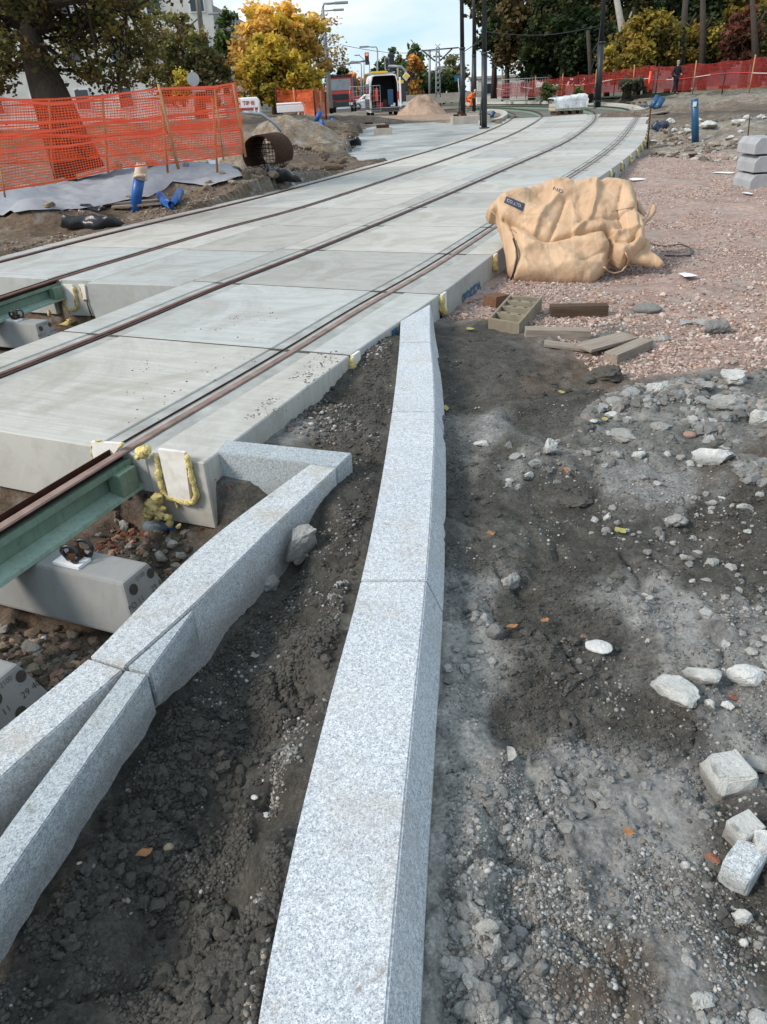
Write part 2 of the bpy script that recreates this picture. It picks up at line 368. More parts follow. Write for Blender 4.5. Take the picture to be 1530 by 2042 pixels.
RP={4:[(0,1046),(235,900),(416,796),(600,687),(720,612),(840,545),(985,452),(1109,370),(1187,320),(1232.6,284),(1260,251),(1271,233),(1264.6,224)],
3:[(0,748),(149,690),(274.5,639.6),(392,588.6),(600,508),(830,414),(999,341),(1127,284),(1168.5,256),(1187,238),(1186,226)],
2:[(0,592.5),(106,557),(274.5,506),(431,459),(580,420),(830,338.5),(921.5,306.5),(1013,272),(1058.7,249),(1081.6,233)],
1:[(0,522),(196,471),(392,424),(492,400),(830,308.8),(940,274),(1013,242.5),(1026.7,229)]}
FAR={4:[(1244,215),(1205,211.5),(1150,209),(1060,207.5),(950,208)],3:[(1175,219),(1150,215),(1110,213),(1050,211.5),(950,212)],
2:[(1076,225),(1060,220),(1035,217),(990,214.5),(930,215)],1:[(1020,224.5),(1008,221.5),(985,219),(960,218),(930,218.5)]}
BACK={4:1.9,3:1.5,2:2.4,1:1.0}
RL={k:smooth(catmull(extend(gxy(v),BACK[k])),10) for k,v in RP.items()}
RLF={k:smooth(catmull(extend(gxy(v),BACK[k])+gxy(FAR[k])),14) for k,v in RP.items()}
EDGE=smooth(catmull(extend(gxy([(470,877.5),(705,703),(799,640),(881,585),(994,500),(1178,366),(1242,320),(1281,284),(1292,252),(1294,233)]),1.0)),10)
def near(p,L):
    a=L[:-1]; b=L[1:]; ab=b-a; t=np.clip(((p-a)*ab).sum(1)/(ab*ab).sum(1),0,1); q=a+ab*t[:,None]; d=((q-p)**2).sum(1); i=int(d.argmin()); return q[i],i+t[i]
def arclen(L): return np.concatenate([[0],np.cumsum(np.linalg.norm(np.diff(L,axis=0),axis=1))])
def sub(L,s,cum=None):
    cum=arclen(L) if cum is None else cum; i=min(max(int(np.searchsorted(cum,s))-1,0),len(L)-2); t=(s-cum[i])/(cum[i+1]-cum[i]); return L[i]+(L[i+1]-L[i])*t
def s_of(L,p): q,f=near(np.array(p),L); c=arclen(L); i=min(int(f),len(L)-2); return c[i]+(f-i)*(c[i+1]-c[i])
def nrm(L,s,cum):
    a=sub(L,s-.3,cum); b=sub(L,s+.3,cum); d=(b-a)/np.linalg.norm(b-a); return np.array((d[1],-d[0]))  # right-hand normal
def offs(L,d):
    c=arclen(L); return np.array([p+nrm(L,min(max(s,.31),c[-1]-.31),c)*d for p,s in zip(L,c)])
BL=offs(RL[3],-.38); BR=offs(RL[2],.46); LE=offs(RL[1],-.26)

# ---------------------------------------------------------------- concrete track slabs
SLABZ=-.34
def toward(a,b,d): v=b-a; return a+v*(d/np.linalg.norm(v))
def strip(lanes_l,lanes_r,ss,zt,zb,lat0,ups=None):
    """closed box between two lines with UVs (metres along, metres across)"""
    n=len(lanes_l); v=[];f=[];uv=[]
    for i in range(n):
        l,r=lanes_l[i],lanes_r[i]; z0=zt
        v+=[(l[0],l[1],z0),(r[0],r[1],z0),(r[0],r[1],zb),(l[0],l[1],zb)]
        w_=np.linalg.norm(r-l); uv+=[(ss[i],lat0),(ss[i],lat0+w_),(ss[i],lat0+w_+.34),(ss[i],lat0-.34)]
    for i in range(n-1):
        for k in range(4):
            k2=(k+1)%4; f.append((i*4+k,i*4+k2,(i+1)*4+k2,(i+1)*4+k))
    f.append((3,2,1,0)); f.append(tuple((n-1)*4+k for k in range(4)))
    return v,f,uv
def slab_mesh(name,parts,origin,mat,tint,parent):
    vs=[];fs=[];uvs=[]
    for v,f,uv in parts:
        b=len(vs); vs+=v; fs+=[tuple(b+i for i in q) for q in f]; uvs+=uv
    me=bpy.data.meshes.new(name); me.from_pydata([(x-origin[0],y-origin[1],z-origin[2]) for x,y,z in vs],[],fs)
    bm=bmesh.new(); bm.from_mesh(me); ul=bm.loops.layers.uv.new('UVMap')
    for fc in bm.faces:
        for lp in fc.loops: lp[ul].uv=uvs[lp.vert.index]
    bmesh.ops.recalc_face_normals(bm,faces=bm.faces)
    bmesh.ops.bevel(bm,geom=[e for e in bm.edges if len(e.link_faces)==2 and e.calc_face_angle(0)>1.0],offset=.006,segments=1,affect='EDGES')
    bm.to_mesh(me); bm.free()
    setcol(me,'tint',np.tile(np.array(tint),(len(me.vertices),1)))
    return link(name,me,mat,parent)
random.seed(5)
def tints():
    g=random.uniform(.84,1.10); b=random.choice((0,0,.0,.03,.07)); return (g*(1-b),g*(1-b*.35),g*(1+b*.35))
SLABS={'A':[],'M':[],'B':[]}
def lay(track,main,s0,s1,L,labels,group):
    cum=arclen(main); s=s0; k=0
    while s < s1-.3:
        e_=min(s+L,s1); ns=max(3,int((e_-s)/.3)+1); st=np.linspace(s+.010,e_-.010,ns)
        if e_-s<.5: break
        c0=sub(main,(s+e_)/2,cum); org=(c0[0],c0[1],SLABZ)
        th_=thing('concrete_track_slab',labels[min(k,len(labels)-1)],'concrete slab',org,0,group if k>=len(labels)-1 else None)
        ti=tints(); P={}
        if track=='A':
            r4=[sub(main,q,cum) for q in st]; r3=[near(p,RL[3])[0] for p in r4]; ed=[near(p,EDGE)[0] for p in r4]
            bl=[near(p,BL)[0] for p in r3]
            lanes=[bl,[toward(a,b,.13) for a,b in zip(r3,bl)],[toward(a,b,.15) for a,b in zip(r3,r4)],[toward(b,a,.15) for a,b in zip(r3,r4)],[toward(a,b,.14) for a,b in zip(r4,ed)],ed]
            SLABS['A'].append((th_,ed,r4,r3,bl))
        elif track=='B':
            r2=[sub(main,q,cum) for q in st]; r1=[near(p,RL[1])[0] for p in r2]; le=[near(p,LE)[0] for p in r1]; br=[near(p,BR)[0] for p in r2]
            lanes=[le,[toward(a,b,.08) for a,b in zip(r1,le)],[toward(a,b,.08) for a,b in zip(r1,r2)],[toward(b,a,.08) for a,b in zip(r1,r2)],[toward(a,b,.08) for a,b in zip(r2,br)],br]
            SLABS['B'].append((th_,le,r1,r2,br))
        else:
            bl=[sub(main,q,cum) for q in st]; br=[near(p,BR)[0] for p in bl]; lanes=[br,bl]
            SLABS['M'].append((th_,br,bl))
        parts=[];gr=[];lat=0
        for j in range(0,len(lanes)-1):
            v=strip(lanes[j],lanes[j+1],st,0 if j%2==0 else -.007,SLABZ if j%2==0 else -.20,lat); (parts if j%2==0 else gr).append(v); lat+=.6
        if track=='M': parts=parts
        for j,pz in enumerate(parts): slab_mesh('concrete_panel',[pz],org,MT['slab'],ti,th_)
        for pz in gr: 
            g_=slab_mesh('grout_strip',[pz],org,MT['grout'],(1,1,1),th_)
        if s>s0+.1:
            jb=MB(); a_,b_=np.array(lanes[0][0]),np.array(lanes[-1][0]); d_=(b_-a_)/np.linalg.norm(b_-a_); u_=np.array((-d_[1],d_[0])); u_=u_ if u_@(np.array(lanes[0][1])-a_)>0 else -u_
            c4=[a_-u_*.026+d_*.01,b_-u_*.026-d_*.01,b_+u_*.004-d_*.01,a_+u_*.004+d_*.01]; jb.hexa([(p[0],p[1],SLABZ+.01) for p in c4],[(p[0],p[1],-.0025) for p in c4]); jb.wbuild('joint_filler',MT['joint'],th_)
        s=e_; k+=1
FA=s_of(RL[4],G(237,900)[:2]); FAe=s_of(RL[4],G(1264.6,224)[:2])
lay('A',RL[4],FA,FAe,1.585,['brushed concrete slab nearest the camera, its cut end facing the open pit','brushed concrete slab second from the open pit on the right-hand track','concrete slab of the right-hand track with blue spray letters on its side','concrete slab of the right-hand track beside the crumpled tan bag','pale concrete slab of the right-hand track beyond the crumpled bag'],'slabs of the right-hand track beyond the bag')
FB=s_of(RL[2],G(106,557)[:2]); FBe=s_of(RL[2],G(1080,233.5)[:2])
lay('B',RL[2],FB,FBe,1.585,['front concrete slab of the left-hand track, at the edge of the far pit','concrete slab with two rails on the left-hand track'],'slabs of the left-hand track')
FM=s_of(BL,G(358,570)[:2]); FMe=s_of(BL,near(np.array(G(1130,229)[:2]),BL)[0])
lay('M',BL,FM,FMe,1.585,['front railless concrete slab between the two tracks, beside the far pit','flat railless concrete slab laid between the two tracks'],'slabs between the two tracks')

# ---------------------------------------------------------------- tram rails
def z0(P,z=0.0): return [Vector((p[0],p[1],z)) for p in P]
def rail(k,lab,mir,greenlen,s_start_cut):
    L=RLF[k]; cum=arclen(L); pts=[]; s=0
    while s<cum[-1]:
        pts.append(sub(L,s,cum)); s+= .15 if s<8 else .4
    base=pts[0]; t_=thing('tram_rail',lab,'tram rail',(base[0],base[1],-.18),0)
    m=mir; pz=z0(pts,.004)
    # outer head, groove floor, keeper lip ; m=+1 puts the head on the right-hand side
    gw=.052 if k==4 else .034
    hd=[(m*.000,0),(m*(.038 if k==4 else .034),0),(m*.042,-.007),(m*.0,-.034)]
    MB().sweep(pz,hd).wbuild('rail_head',MT['rust_dusty'] if k==4 else MT['rail_brown'],t_)
    MB().sweep(pz,[(-m*gw,-.034),(m*.0005,-.034),(m*.0005,-.05),(-m*gw,-.05)]).wbuild('groove',MT['rust'],t_)
    MB().sweep(pz,[(-m*(gw+.0005),0),(-m*(gw+.007),-.002),(-m*(gw+.008),-.045),(-m*(gw+.0005),-.045)]).wbuild('rail_lip',MT['rust'],t_)
    gp=z0([p for p,q in zip(pts,np.cumsum([.0]+[np.linalg.norm(a-b) for a,b in zip(pts[1:],pts[:-1])])) if q<greenlen])
    if len(gp)>2:
        MB().sweep(gp,[(-.050,-.041),(-.052,-.058),(-.012,-.078),(-.009,-.150),(-.088,-.168),(-.09,-.180),(.09,-.180),(.088,-.168),(.012,-.150),(.009,-.078),(.057,-.056),(.058,-.027),(.0,-.041)]).wbuild('rail_web',MT['green'],t_)
        MB().sweep(gp,[(.014,-.1475),(.089,-.1655),(.0915,-.179),(.09,-.1615),(.014,-.1435)]).wbuild('rail_foot',MT['green_l'],t_)
    fs=z0([p for p in L if p[1]>L[np.argmin(np.abs(arclen(L)-(arclen(L)[-1]-38)))][1]-60 and np.linalg.norm(p-L[-1])<45 and p[1]>RL[k][-1][1]-1]) if False else z0(list(L[np.argmin(((L-RL[k][-1])**2).sum(1)):][::6]))
    MB().sweep(fs,[(-.055,-.04),(-.012,-.078),(-.09,-.168),(-.09,-.185),(.09,-.185),(.09,-.168),(.012,-.078),(.058,-.03)]).wbuild('far_web',MT['green'],t_)
    return t_,gp
RAIL={}
RAIL[4]=rail(4,'rusty grooved rail nearest the granite kerb, its green web bare in the pit',1,2.85,0)
RAIL[3]=rail(3,'rusty rail on the left side of the right-hand track',-1,1.6,0)
RAIL[2]=rail(2,'rusty rail with green web showing in the far pit, left-hand track',1,3.35,0)
RAIL[1]=rail(1,'leftmost rusty rail, next to the brown soil bank',-1,1.3,0)

# ---------------------------------------------------------------- terrain
def polysd(X,Y,P):
    """signed distance, positive inside"""
    P=np.asarray(P); ins=np.zeros(X.shape,bool); d=np.full(X.shape,1e9)
    for i in range(len(P)):
        a=P[i-1]; b=P[i]; ab=b-a; l2=(ab**2).sum()
        if l2<1e-12: continue
        t=np.clip(((X-a[0])*ab[0]+(Y-a[1])*ab[1])/l2,0,1); d=np.minimum(d,(X-a[0]-ab[0]*t)**2+(Y-a[1]-ab[1]*t)**2)
        c=((a[1]>Y)!=(b[1]>Y)); 
        if b[1]!=a[1]: ins^= c&(X<(b[0]-a[0])*(Y-a[1])/(b[1]-a[1])+a[0])
    d=np.sqrt(d); return np.where(ins,d,-d)
def lane(L,s0,s1,n): c=arclen(L); return [sub(L,s,c) for s in np.linspace(s0,s1,n)]
edA=[e for q in SLABS['A'] for e in (q[1][0],q[1][-1])]; blA=[e for q in SLABS['A'] for e in (q[4][0],q[4][-1])]
leB=[e for q in SLABS['B'] for e in (q[1][0],q[1][-1])]; brB=[e for q in SLABS['B'] for e in (q[4][0],q[4][-1])]
iA=min(range(len(blA)),key=lambda i:np.linalg.norm(blA[i]-SLABS['M'][0][2][0]))
SPOLY=edA[::1]+leB[::-1]+[SLABS['B'][0][4][0]]+[SLABS['M'][0][2][0]]+[p for p in blA[:iA]][::-1]
ROADP=[np.array(G(*p)[:2]) for p in [(716,326),(690,308),(705,290),(712,272),(722,258),(745,250),(800,246),(870,243),(935,240),(985,243),(1000,250)]]
i0=min(range(len(leB)),key=lambda i:np.linalg.norm(leB[i]-ROADP[0])); i1=min(range(len(leB)),key=lambda i:np.linalg.norm(leB[i]-ROADP[-1]))
ROADP=ROADP+leB[i0:i1+1][::-1]
BEND=[np.array(G(*p)[:2]) for p in [(1298,229),(1290,218),(1262,208),(1220,203),(1150,201),(1060,200),(960,201),(900,204),(900,222),(975,221),(1008,229),(1003,240),(1080,240)]]
v_=lambda x,y,z=0: np.array(G(x,y,z)[:2])
aF=SLABS['A'][0]; bF=SLABS['B'][0]
PIT=[aF[1][0],aF[4][0]]+[p for p in blA[:iA]]+[SLABS['M'][0][2][0],bF[4][0],bF[1][0]]+[np.array(p) for p in [(-9,9),(-9,-.5),(-1.6,-.4),(-1.35,.35)]]+[v_(-110,1650),v_(90,1432),v_(280,1262),v_(480,1052),v_(655,915)]
C=dict(D=(.063,.059,.052),G=(.20,.198,.193),S=(.28,.272,.256),B=(.135,.10,.07),P=(.33,.235,.20),R=(.14,.138,.13),T=(.34,.235,.17),L=(.24,.235,.22),U=(.085,.068,.055),V=(.12,.085,.06),A=(.07,.07,.07),W=(.09,.09,.05),Q=(.21,.18,.145))
CPTS=[ # px,py,z,colour
(900,2000,-.14,'S'),(940,1700,-.125,'S'),(930,1450,-.13,'S'),(915,1250,-.14,'S'),(955,2030,-.12,'S'),(960,1850,-.12,'S'),(890,1850,-.14,'S'),(893,1500,-.145,'S'),(893,1650,-.14,'S'),(895,1150,-.15,'G'),(905,1350,-.14,'S'),(905,1100,-.13,'D'),
(1025,2000,-.195,'G'),(1030,1850,-.195,'G'),(1030,1700,-.19,'G'),(1000,1450,-.18,'D'),(1200,1950,-.17,'U'),(1400,2000,-.165,'G'),(1250,1780,-.17,'G'),(1120,1850,-.17,'G'),(1500,1850,-.16,'D'),(1320,1600,-.175,'G'),(1150,1580,-.17,'G'),(1480,1650,-.15,'D'),
(1100,1400,-.17,'D'),(1300,1450,-.17,'D'),(1220,1270,-.17,'D'),(1430,1400,-.14,'G'),(1500,1250,-.13,'G'),(1050,1230,-.16,'D'),(1180,1130,-.165,'D'),(1420,1150,-.14,'D'),(1300,1230,-.15,'G'),
(940,1000,-.15,'D'),(1000,900,-.13,'D'),(960,850,-.11,'G'),(920,780,-.15,'D'),(1060,930,-.13,'R'),(1100,1000,-.17,'D'),(1200,1020,-.16,'D'),(1320,980,-.13,'G'),(1480,1030,-.16,'D'),(1400,1080,-.2,'D'),(1480,950,-.12,'U'),
(920,700,-.13,'D'),(980,690,-.12,'D'),(1060,730,-.12,'D'),(1150,800,-.13,'D'),(1100,850,-.15,'D'),(940,660,-.19,'D'),(1200,760,-.17,'V'),(1130,770,-.15,'U'),(1250,850,-.13,'R'),(1330,830,-.1,'R'),(1420,800,-.08,'R'),(1500,850,-.09,'R'),(1380,900,-.13,'R'),(1480,780,-.14,'R'),
(1100,620,-.2,'P'),(1250,610,-.2,'P'),(1400,600,-.2,'P'),(1500,560,-.2,'P'),(1300,720,-.17,'P'),(1450,700,-.18,'P'),(1280,670,-.17,'R'),(990,610,-.22,'P'),(1350,660,-.18,'P'),(1520,720,-.16,'P'),
(1300,450,-.25,'P'),(1450,450,-.22,'P'),(1500,400,-.2,'P'),(1350,350,-.24,'P'),(1250,380,-.28,'P'),(1290,310,-.3,'P'),(1450,320,-.2,'P'),(1180,560,-.23,'P'),(1400,300,-.2,'Q'),(1320,292,-.25,'V'),
(1320,262,-.12,'V'),(1310,240,-.06,'V'),(1360,255,.0,'Q'),(1420,262,.02,'Q'),(1500,270,.05,'Q'),(1470,240,.2,'R'),(1400,225,.22,'U'),(1520,230,.32,'R'),(1330,215,.1,'B'),(1370,200,.35,'Q'),(1450,195,.45,'Q'),(1525,190,.55,'Q'),(1310,200,.2,'B'),(1345,188,.5,'Q'),(1250,198,.35,'B'),(1150,200,.15,'W'),(1050,201,.1,'W'),(1000,202,.05,'W'),(1240,213,-.16,'U'),(1190,214,-.16,'U'),(1110,219,-.16,'R'),(1040,219,-.16,'R'),(980,216,-.16,'U'),(1150,209,-.16,'U'),(1050,209,-.16,'U'),(950,209,-.16,'U'),(1525,175,.68,'W'),(1400,180,.62,'W'),(1300,187,.5,'W'),
# left trench
(600,1230,-.22,'D'),(480,1330,-.25,'D'),(380,1500,-.22,'D'),(500,1480,-.28,'D'),(300,1700,-.23,'D'),(420,1650,-.29,'D'),(200,1850,-.22,'D'),(330,1880,-.28,'D'),(60,1960,-.2,'D'),(690,1180,-.06,'D'),(655,1300,-.07,'D'),(612,1500,-.075,'D'),(575,1680,-.08,'D'),(520,1850,-.09,'D'),(495,2000,-.09,'D'),(715,1050,-.07,'D'),(640,1090,-.14,'D'),(700,1000,-.08,'D'),(560,1150,-.22,'D'),(450,1230,-.2,'D'),(570,1400,-.20,'D'),(520,1620,-.22,'D'),(440,1830,-.24,'D'),(620,1200,-.17,'D'),
(740,900,-.11,'D'),(690,880,-.12,'D'),(600,860,-.11,'G'),(700,810,-.11,'D'),(640,800,-.12,'D'),(740,740,-.09,'D'),(770,700,-.05,'D'),(785,780,-.12,'D'),(560,870,-.12,'D'),
# left bank
(100,470,-.05,'B'),(0,470,-.02,'B'),(0,440,.08,'B'),(60,400,.32,'V'),(0,378,.42,'B'),(250,440,-.05,'B'),(150,420,.12,'B'),(340,405,.0,'B'),(450,370,.0,'B'),(300,350,.40,'B'),(355,328,.46,'B'),(420,330,.40,'Q'),(490,305,.44,'Q'),(500,350,.12,'Q'),(560,350,-.02,'V'),(620,340,-.03,'V'),(580,300,.28,'U'),(640,300,.18,'U'),(690,318,-.03,'V'),(520,290,.42,'B'),(600,270,.42,'Q'),(660,275,.26,'V'),(695,275,-.01,'B'),(690,255,.05,'B'),(640,245,.45,'B'),(560,232,.9,'B'),(530,228,.8,'B'),(500,235,.5,'B'),(610,240,.6,'B'),(650,232,.5,'B'),(700,240,.1,'T'),
(740,238,.08,'T'),(800,234,.15,'T'),(860,232,.05,'T'),(930,236,.0,'B'),(960,238,-.03,'B'),(980,232,-.1,'B'),(760,226,-.3,'Q'),(700,222,-.35,'U'),(820,221,-.33,'Q'),(880,218,-.3,'Q'),(950,214,-.2,'B'),
(700,210,-.4,'A'),(800,207,-.45,'A'),(900,202,-.45,'A'),(600,222,-.1,'B'),(500,226,.2,'W'),(400,230,.35,'W'),(250,245,.4,'W'),(100,255,.4,'W'),(0,262,.4,'W'),(-200,300,.4,'W'),(-400,420,.3,'B'),(-400,700,0,'B'),(1800,300,.3,'Q'),(1800,200,.7,'W'),(1900,500,-.1,'P'),(1900,900,-.1,'P'),(1900,1500,-.15,'D'),(1700,2100,-.16,'D'),(800,2400,-.16,'D'),(300,2400,-.2,'D'),
]
PITC=[(100,1260,-.50,'V'),(40,1300,-.5,'V'),(200,1270,-.5,'V'),(240,1110,-.47,'D'),(300,1060,-.44,'V'),(360,1050,-.42,'V'),(420,1060,-.38,'V'),(450,1040,-.30,'D'),(500,1015,-.21,'D'),(560,985,-.18,'D'),(600,950,-.2,'D'),(520,960,-.26,'D'),(460,975,-.34,'D'),(390,1110,-.40,'D'),(340,1160,-.42,'D'),(20,1030,-.42,'V'),(100,1010,-.43,'V'),(200,1400,-.36,'D'),(60,1390,-.45,'V'),(60,1600,-.24,'U'),(0,1640,-.22,'U'),(120,1530,-.24,'U'),(0,680,-.42,'V'),(150,650,-.44,'V'),(230,600,-.42,'V'),(0,620,-.45,'V')]
def prep(L):
    A=[];Cc=[]
    for px,py,z,c in L:
        g=G(px,py,z); A.append((g.x,g.y,z)); Cc.append(C[c])
    return np.array(A),np.array(Cc)
TA,TC_=prep(CPTS); PA,PC=prep(PITC)
for r_,n_ in ((140,14),(600,14)):
    ext=[];ec=[]
    for k in range(n_):
        a=2*PI*k/n_; ext.append((r_*math.sin(a),r_*math.cos(a),(.7 if math.sin(a)>.45 else -.45))); ec.append(C['W'])
    TA=np.vstack([TA,ext]); TC_=np.vstack([TC_,ec])
def lp(x,y): r=np.hypot(x,y)+.25; return np.log(r)*1.0, np.arctan2(x,y)
def idw(X,Y,A,Cc,p=4.0):
    u,v=lp(X,Y); ua,va=lp(A[:,0],A[:,1]); z=np.zeros(X.shape); c=np.zeros(X.shape+(3,)); W=np.zeros(X.shape); W2=np.zeros(X.shape)
    for i in range(len(A)):
        dv=np.abs(v-va[i]); dv=np.minimum(dv,2*PI-dv); d2=(u-ua[i])**2+dv**2+.0006; wt_=d2**(-p/2); wc=d2**(-2.3); z+=wt_*A[i,2]; W+=wt_; c+=wc[...,None]*Cc[i]; W2+=wc
    return z/W, c/W2[...,None]
MASK_CACHE={}
def terrain(X,Y,want_col=True,detail=True):
    X=np.asarray(X,float); Y=np.asarray(Y,float); R=np.hypot(X,Y); s=np.clip(R,.5,60)
    wx=fbm2(X/s,Y/s,9,4,31)*s*.10; wy=fbm2(X/s,Y/s,9,4,57)*s*.10
    z,_=idw(X,Y,TA,TC_); _,c=idw(X+wx,Y+wy,TA,TC_)
    zp,cp=idw(X,Y,PA,PC,3.5)
    nearf=sstep(6,2.5,R); midf=sstep(40,8,R)
    sdp=polysd(X,Y,PIT)
    if detail:
        n=fbm2(X,Y,1.3,3,3)*.05*sstep(.5,4,R)+fbm2(X,Y,4,3,5)*.035*(.5+midf*.5)
        rd=np.abs(fbm2(X,Y,9,3,9)); n+= (.12-rd)*.035*midf
        cl=vn2(X*26,Y*26,12); n+=np.maximum(cl,-.05)*.026*nearf*sstep(-.1,.25,vn2(X*3.1,Y*3.1,77)+.12); cl=vn2(X*13+vn2(X*9,Y*9,3),Y*13,44); n+=np.maximum(cl,0)*.045*nearf*sstep(-.05,.2,vn2(X*2.3,Y*2.3,78)); ft=np.abs(vn2(X*5+fbm2(X,Y,4,2,2)*2,Y*5,91)); n-=sstep(.10,.02,ft)*.018*nearf
        cl=vn2(X*60,Y*60,14); n+=np.maximum(cl,0)*.013*nearf
        n+=vn2(X*140,Y*140,15)*.004*sstep(3.5,1.5,R)
        rough=np.where((X>1.2)&(Y>5)&(R<22),.55,1.0)*np.where((X>8)&(R>22),2.6,1.0)
        far=sstep(60,110,R); z=z+n*rough*(1-far)*(.3+.7*sstep(.05,.22,np.abs(sdp)))
        hillL=sstep(.2,.5,z)*(1-far); z+=hillL*fbm2(X,Y,2.2,4,41)*.10
        zp=zp+fbm2(X,Y,5,3,8)*.06+np.maximum(vn2(X*22,Y*22,6),0)*.02
    k=sstep(-.055,-.012,sdp); z=z*(1-k)+zp*k; c=c*(1-k[...,None])+cp*k[...,None]
    sds=polysd(X,Y,SPOLY); t=.02+.012*R
    inside=sds>0; z=np.where(inside,np.minimum(z,-.03),z); kk=sstep(0,1,(sds-t)/(t*.6+.02)); z=z*(1-kk)+np.minimum(z,-.48)*kk
    sdr=polysd(X,Y,ROADP); kk=sstep(-.0,.3+.01*R,sdr); z=np.where(sdr>0,np.minimum(z,-.012-.12*kk),z); 
    sdb=polysd(X,Y,BEND); kb_=sstep(0,1.2,sdb); z=np.where(sdb>0,np.minimum(z,-.02-.16*kb_),z)
    if want_col: c=c*(1-kb_[...,None])+np.array((.13,.125,.11))*kb_[...,None]; return z,c
    return z
def tz(x,y): return float(terrain(np.array([x]),np.array([y]),False)[0])
_F=np.array(Fv);_R=np.array(Rv);_U=np.array(Uv); _TT=np.geomspace(.8,160,230)
def march(px,py,detail=True):
    """where rays through photo points first meet the ground"""
    px=np.atleast_1d(np.asarray(px,float)); py=np.atleast_1d(np.asarray(py,float)); d=_F[None]+_R[None]*((px-IW/2)/FPX)[:,None]-_U[None]*((py-IH/2)/FPX)[:,None]
    d=d/np.hypot(d[:,0],d[:,1])[:,None]
    x=d[:,0][:,None]*_TT; y=d[:,1][:,None]*_TT; z=HCAM+d[:,2][:,None]*_TT; t=terrain(x,y,False,detail); b=z<t; i=np.where(b.any(1),b.argmax(1),len(_TT)-1); i=np.maximum(i,1)
    r=np.arange(len(px)); f0=z[r,i-1]-t[r,i-1]; f1=z[r,i]-t[r,i]; w_=np.clip(f0/(f0-f1+1e-9),0,1); T=_TT[i-1]*(1-w_)+_TT[i]*w_
    X=d[:,0]*T; Y=d[:,1]*T; return X,Y,terrain(X,Y,False,detail)
def GT(px,py,z=-.15,it=5):
    x,y,z=march(px,py); return Vector((float(x[0]),float(y[0]),float(z[0])))
rad=[.05]; 
while rad[-1]<1500: rad.append(rad[-1]*(1.0068 if .5<rad[-1]<70 else 1.03)+(.0 if rad[-1]>.3 else .02))
rad=np.array(rad); an=np.concatenate([np.arange(-180,-40,4),np.arange(-40,40,.28),np.arange(40,180,4)])*PI/180
Rg,Ag=np.meshgrid(rad,an,indexing='ij'); X=Rg*np.sin(Ag); Y=Rg*np.cos(Ag); Z,Cg=terrain(X,Y)
nr,na=X.shape; idx=np.arange(nr*na).reshape(nr,na); q=np.stack([idx[:-1,:],idx[1:,:],np.roll(idx,-1,1)[1:,:],np.roll(idx,-1,1)[:-1,:]],-1).reshape(-1,4)
me=npmesh('ground',np.stack([X,Y,Z],-1).reshape(-1,3),q[:,::-1],4,True); setcol(me,'tint',Cg.reshape(-1,3))
k=N('soil'); c=k.attr('tint')
n1=k.noise(14,8,.7); n2=k.noise(90,6,.72); n3=k.noise(2.2,6,.65)
c=k.mix(1.0,c,k.ramp(n1,[(.28,.55),(.5,1.0),(.75,1.5)]),'MULTIPLY'); c=k.mix(1.0,c,k.ramp(n2,[(.28,.45),(.5,1.0),(.72,1.6)]),'MULTIPLY'); c=k.mix(1.0,c,k.ramp(n3,[(.3,.78),(.7,1.25)]),'MULTIPLY')
dst=k.ramp(k.noise(3.6,8,.72,dist=.5),[(.5,0.0),(.66,.75)]); lum=k.n.new('ShaderNodeRGBToBW'); k.l(k.attr('tint'),lum.inputs[0]); dm=k.math('MULTIPLY',dst,k.ramp(lum.outputs[0],[(.07,.18),(.14,1.0)])); c=k.mix(dm,c,(.34,.335,.32)); gr=k.ramp(k.noise(3.2,5,.6),[(.48,0.0),(.62,1.0)]); spk=k.ramp(k.voro(150),[(.10,1.0),(.24,0.0)]); m2=k.math('MULTIPLY',gr,spk); c=k.mix(k.math('MULTIPLY',m2,.55),c,(.32,.315,.30))
nb=k.bump(n1,.5,.03); nb=k.bump(n2,.6,.008,nb); nb=k.bump(k.noise(320,4,.7),.4,.003,nb)
k.fin(c,.92,nb,.15); MT['soil']=k.m
g=link('ground',me,k.m); tag(g,'dark damp soil, gravel and rubble of the building site','ground',kind='structure')

# concrete road beside the tracks, flush with the slabs
def sheet(name,P,z,mat,label,cat,kind='structure',th=.05):
    bm=bmesh.new(); vs=[bm.verts.new((p[0],p[1],z)) for p in P]; f=bm.faces.new(vs); bmesh.ops.triangulate(bm,faces=[f]); bmesh.ops.recalc_face_normals(bm,faces=bm.faces)
    me=bpy.data.meshes.new(name); bm.to_mesh(me); bm.free()
    if me.polygons[0].normal.z<0: me.flip_normals()
    o=link(name,me,mat); tag(o,label,cat,kind=kind); return o
k=N('fresh_concrete'); a=k.noise(.5,7,.65,dist=.5); b=k.noise(3,6,.7); c=k.ramp(a,[(.35,(.20,.21,.205)),(.5,(.33,.34,.335)),(.65,(.44,.45,.45))]); c=k.mix(k.ramp(b,[(.5,0.0),(.75,.6)]),c,(.24,.21,.18)); k.fin(c,.7,k.bump(b,.1,.01),.3); MT['road']=k.m
sheet('road',ROADP,-.006,MT['road'],'pale newly poured concrete road beside the tracks','road')
k=N('asphalt'); a=k.noise(.3,6,.6); c=k.ramp(a,[(.3,(.10,.12,.14)),(.7,(.17,.20,.235))]); k.fin(c,.35,None,.5); MT['asphalt']=k.m
zs=-.33
sheet('street',[G(*p,zs)[:2] for p in [(668,219),(762,215),(800,211),(890,206),(780,198.5),(738,197.2),(718,198.3),(690,203)]],zs+.02,MT['asphalt'],'wet asphalt street leading away beyond the van','street')
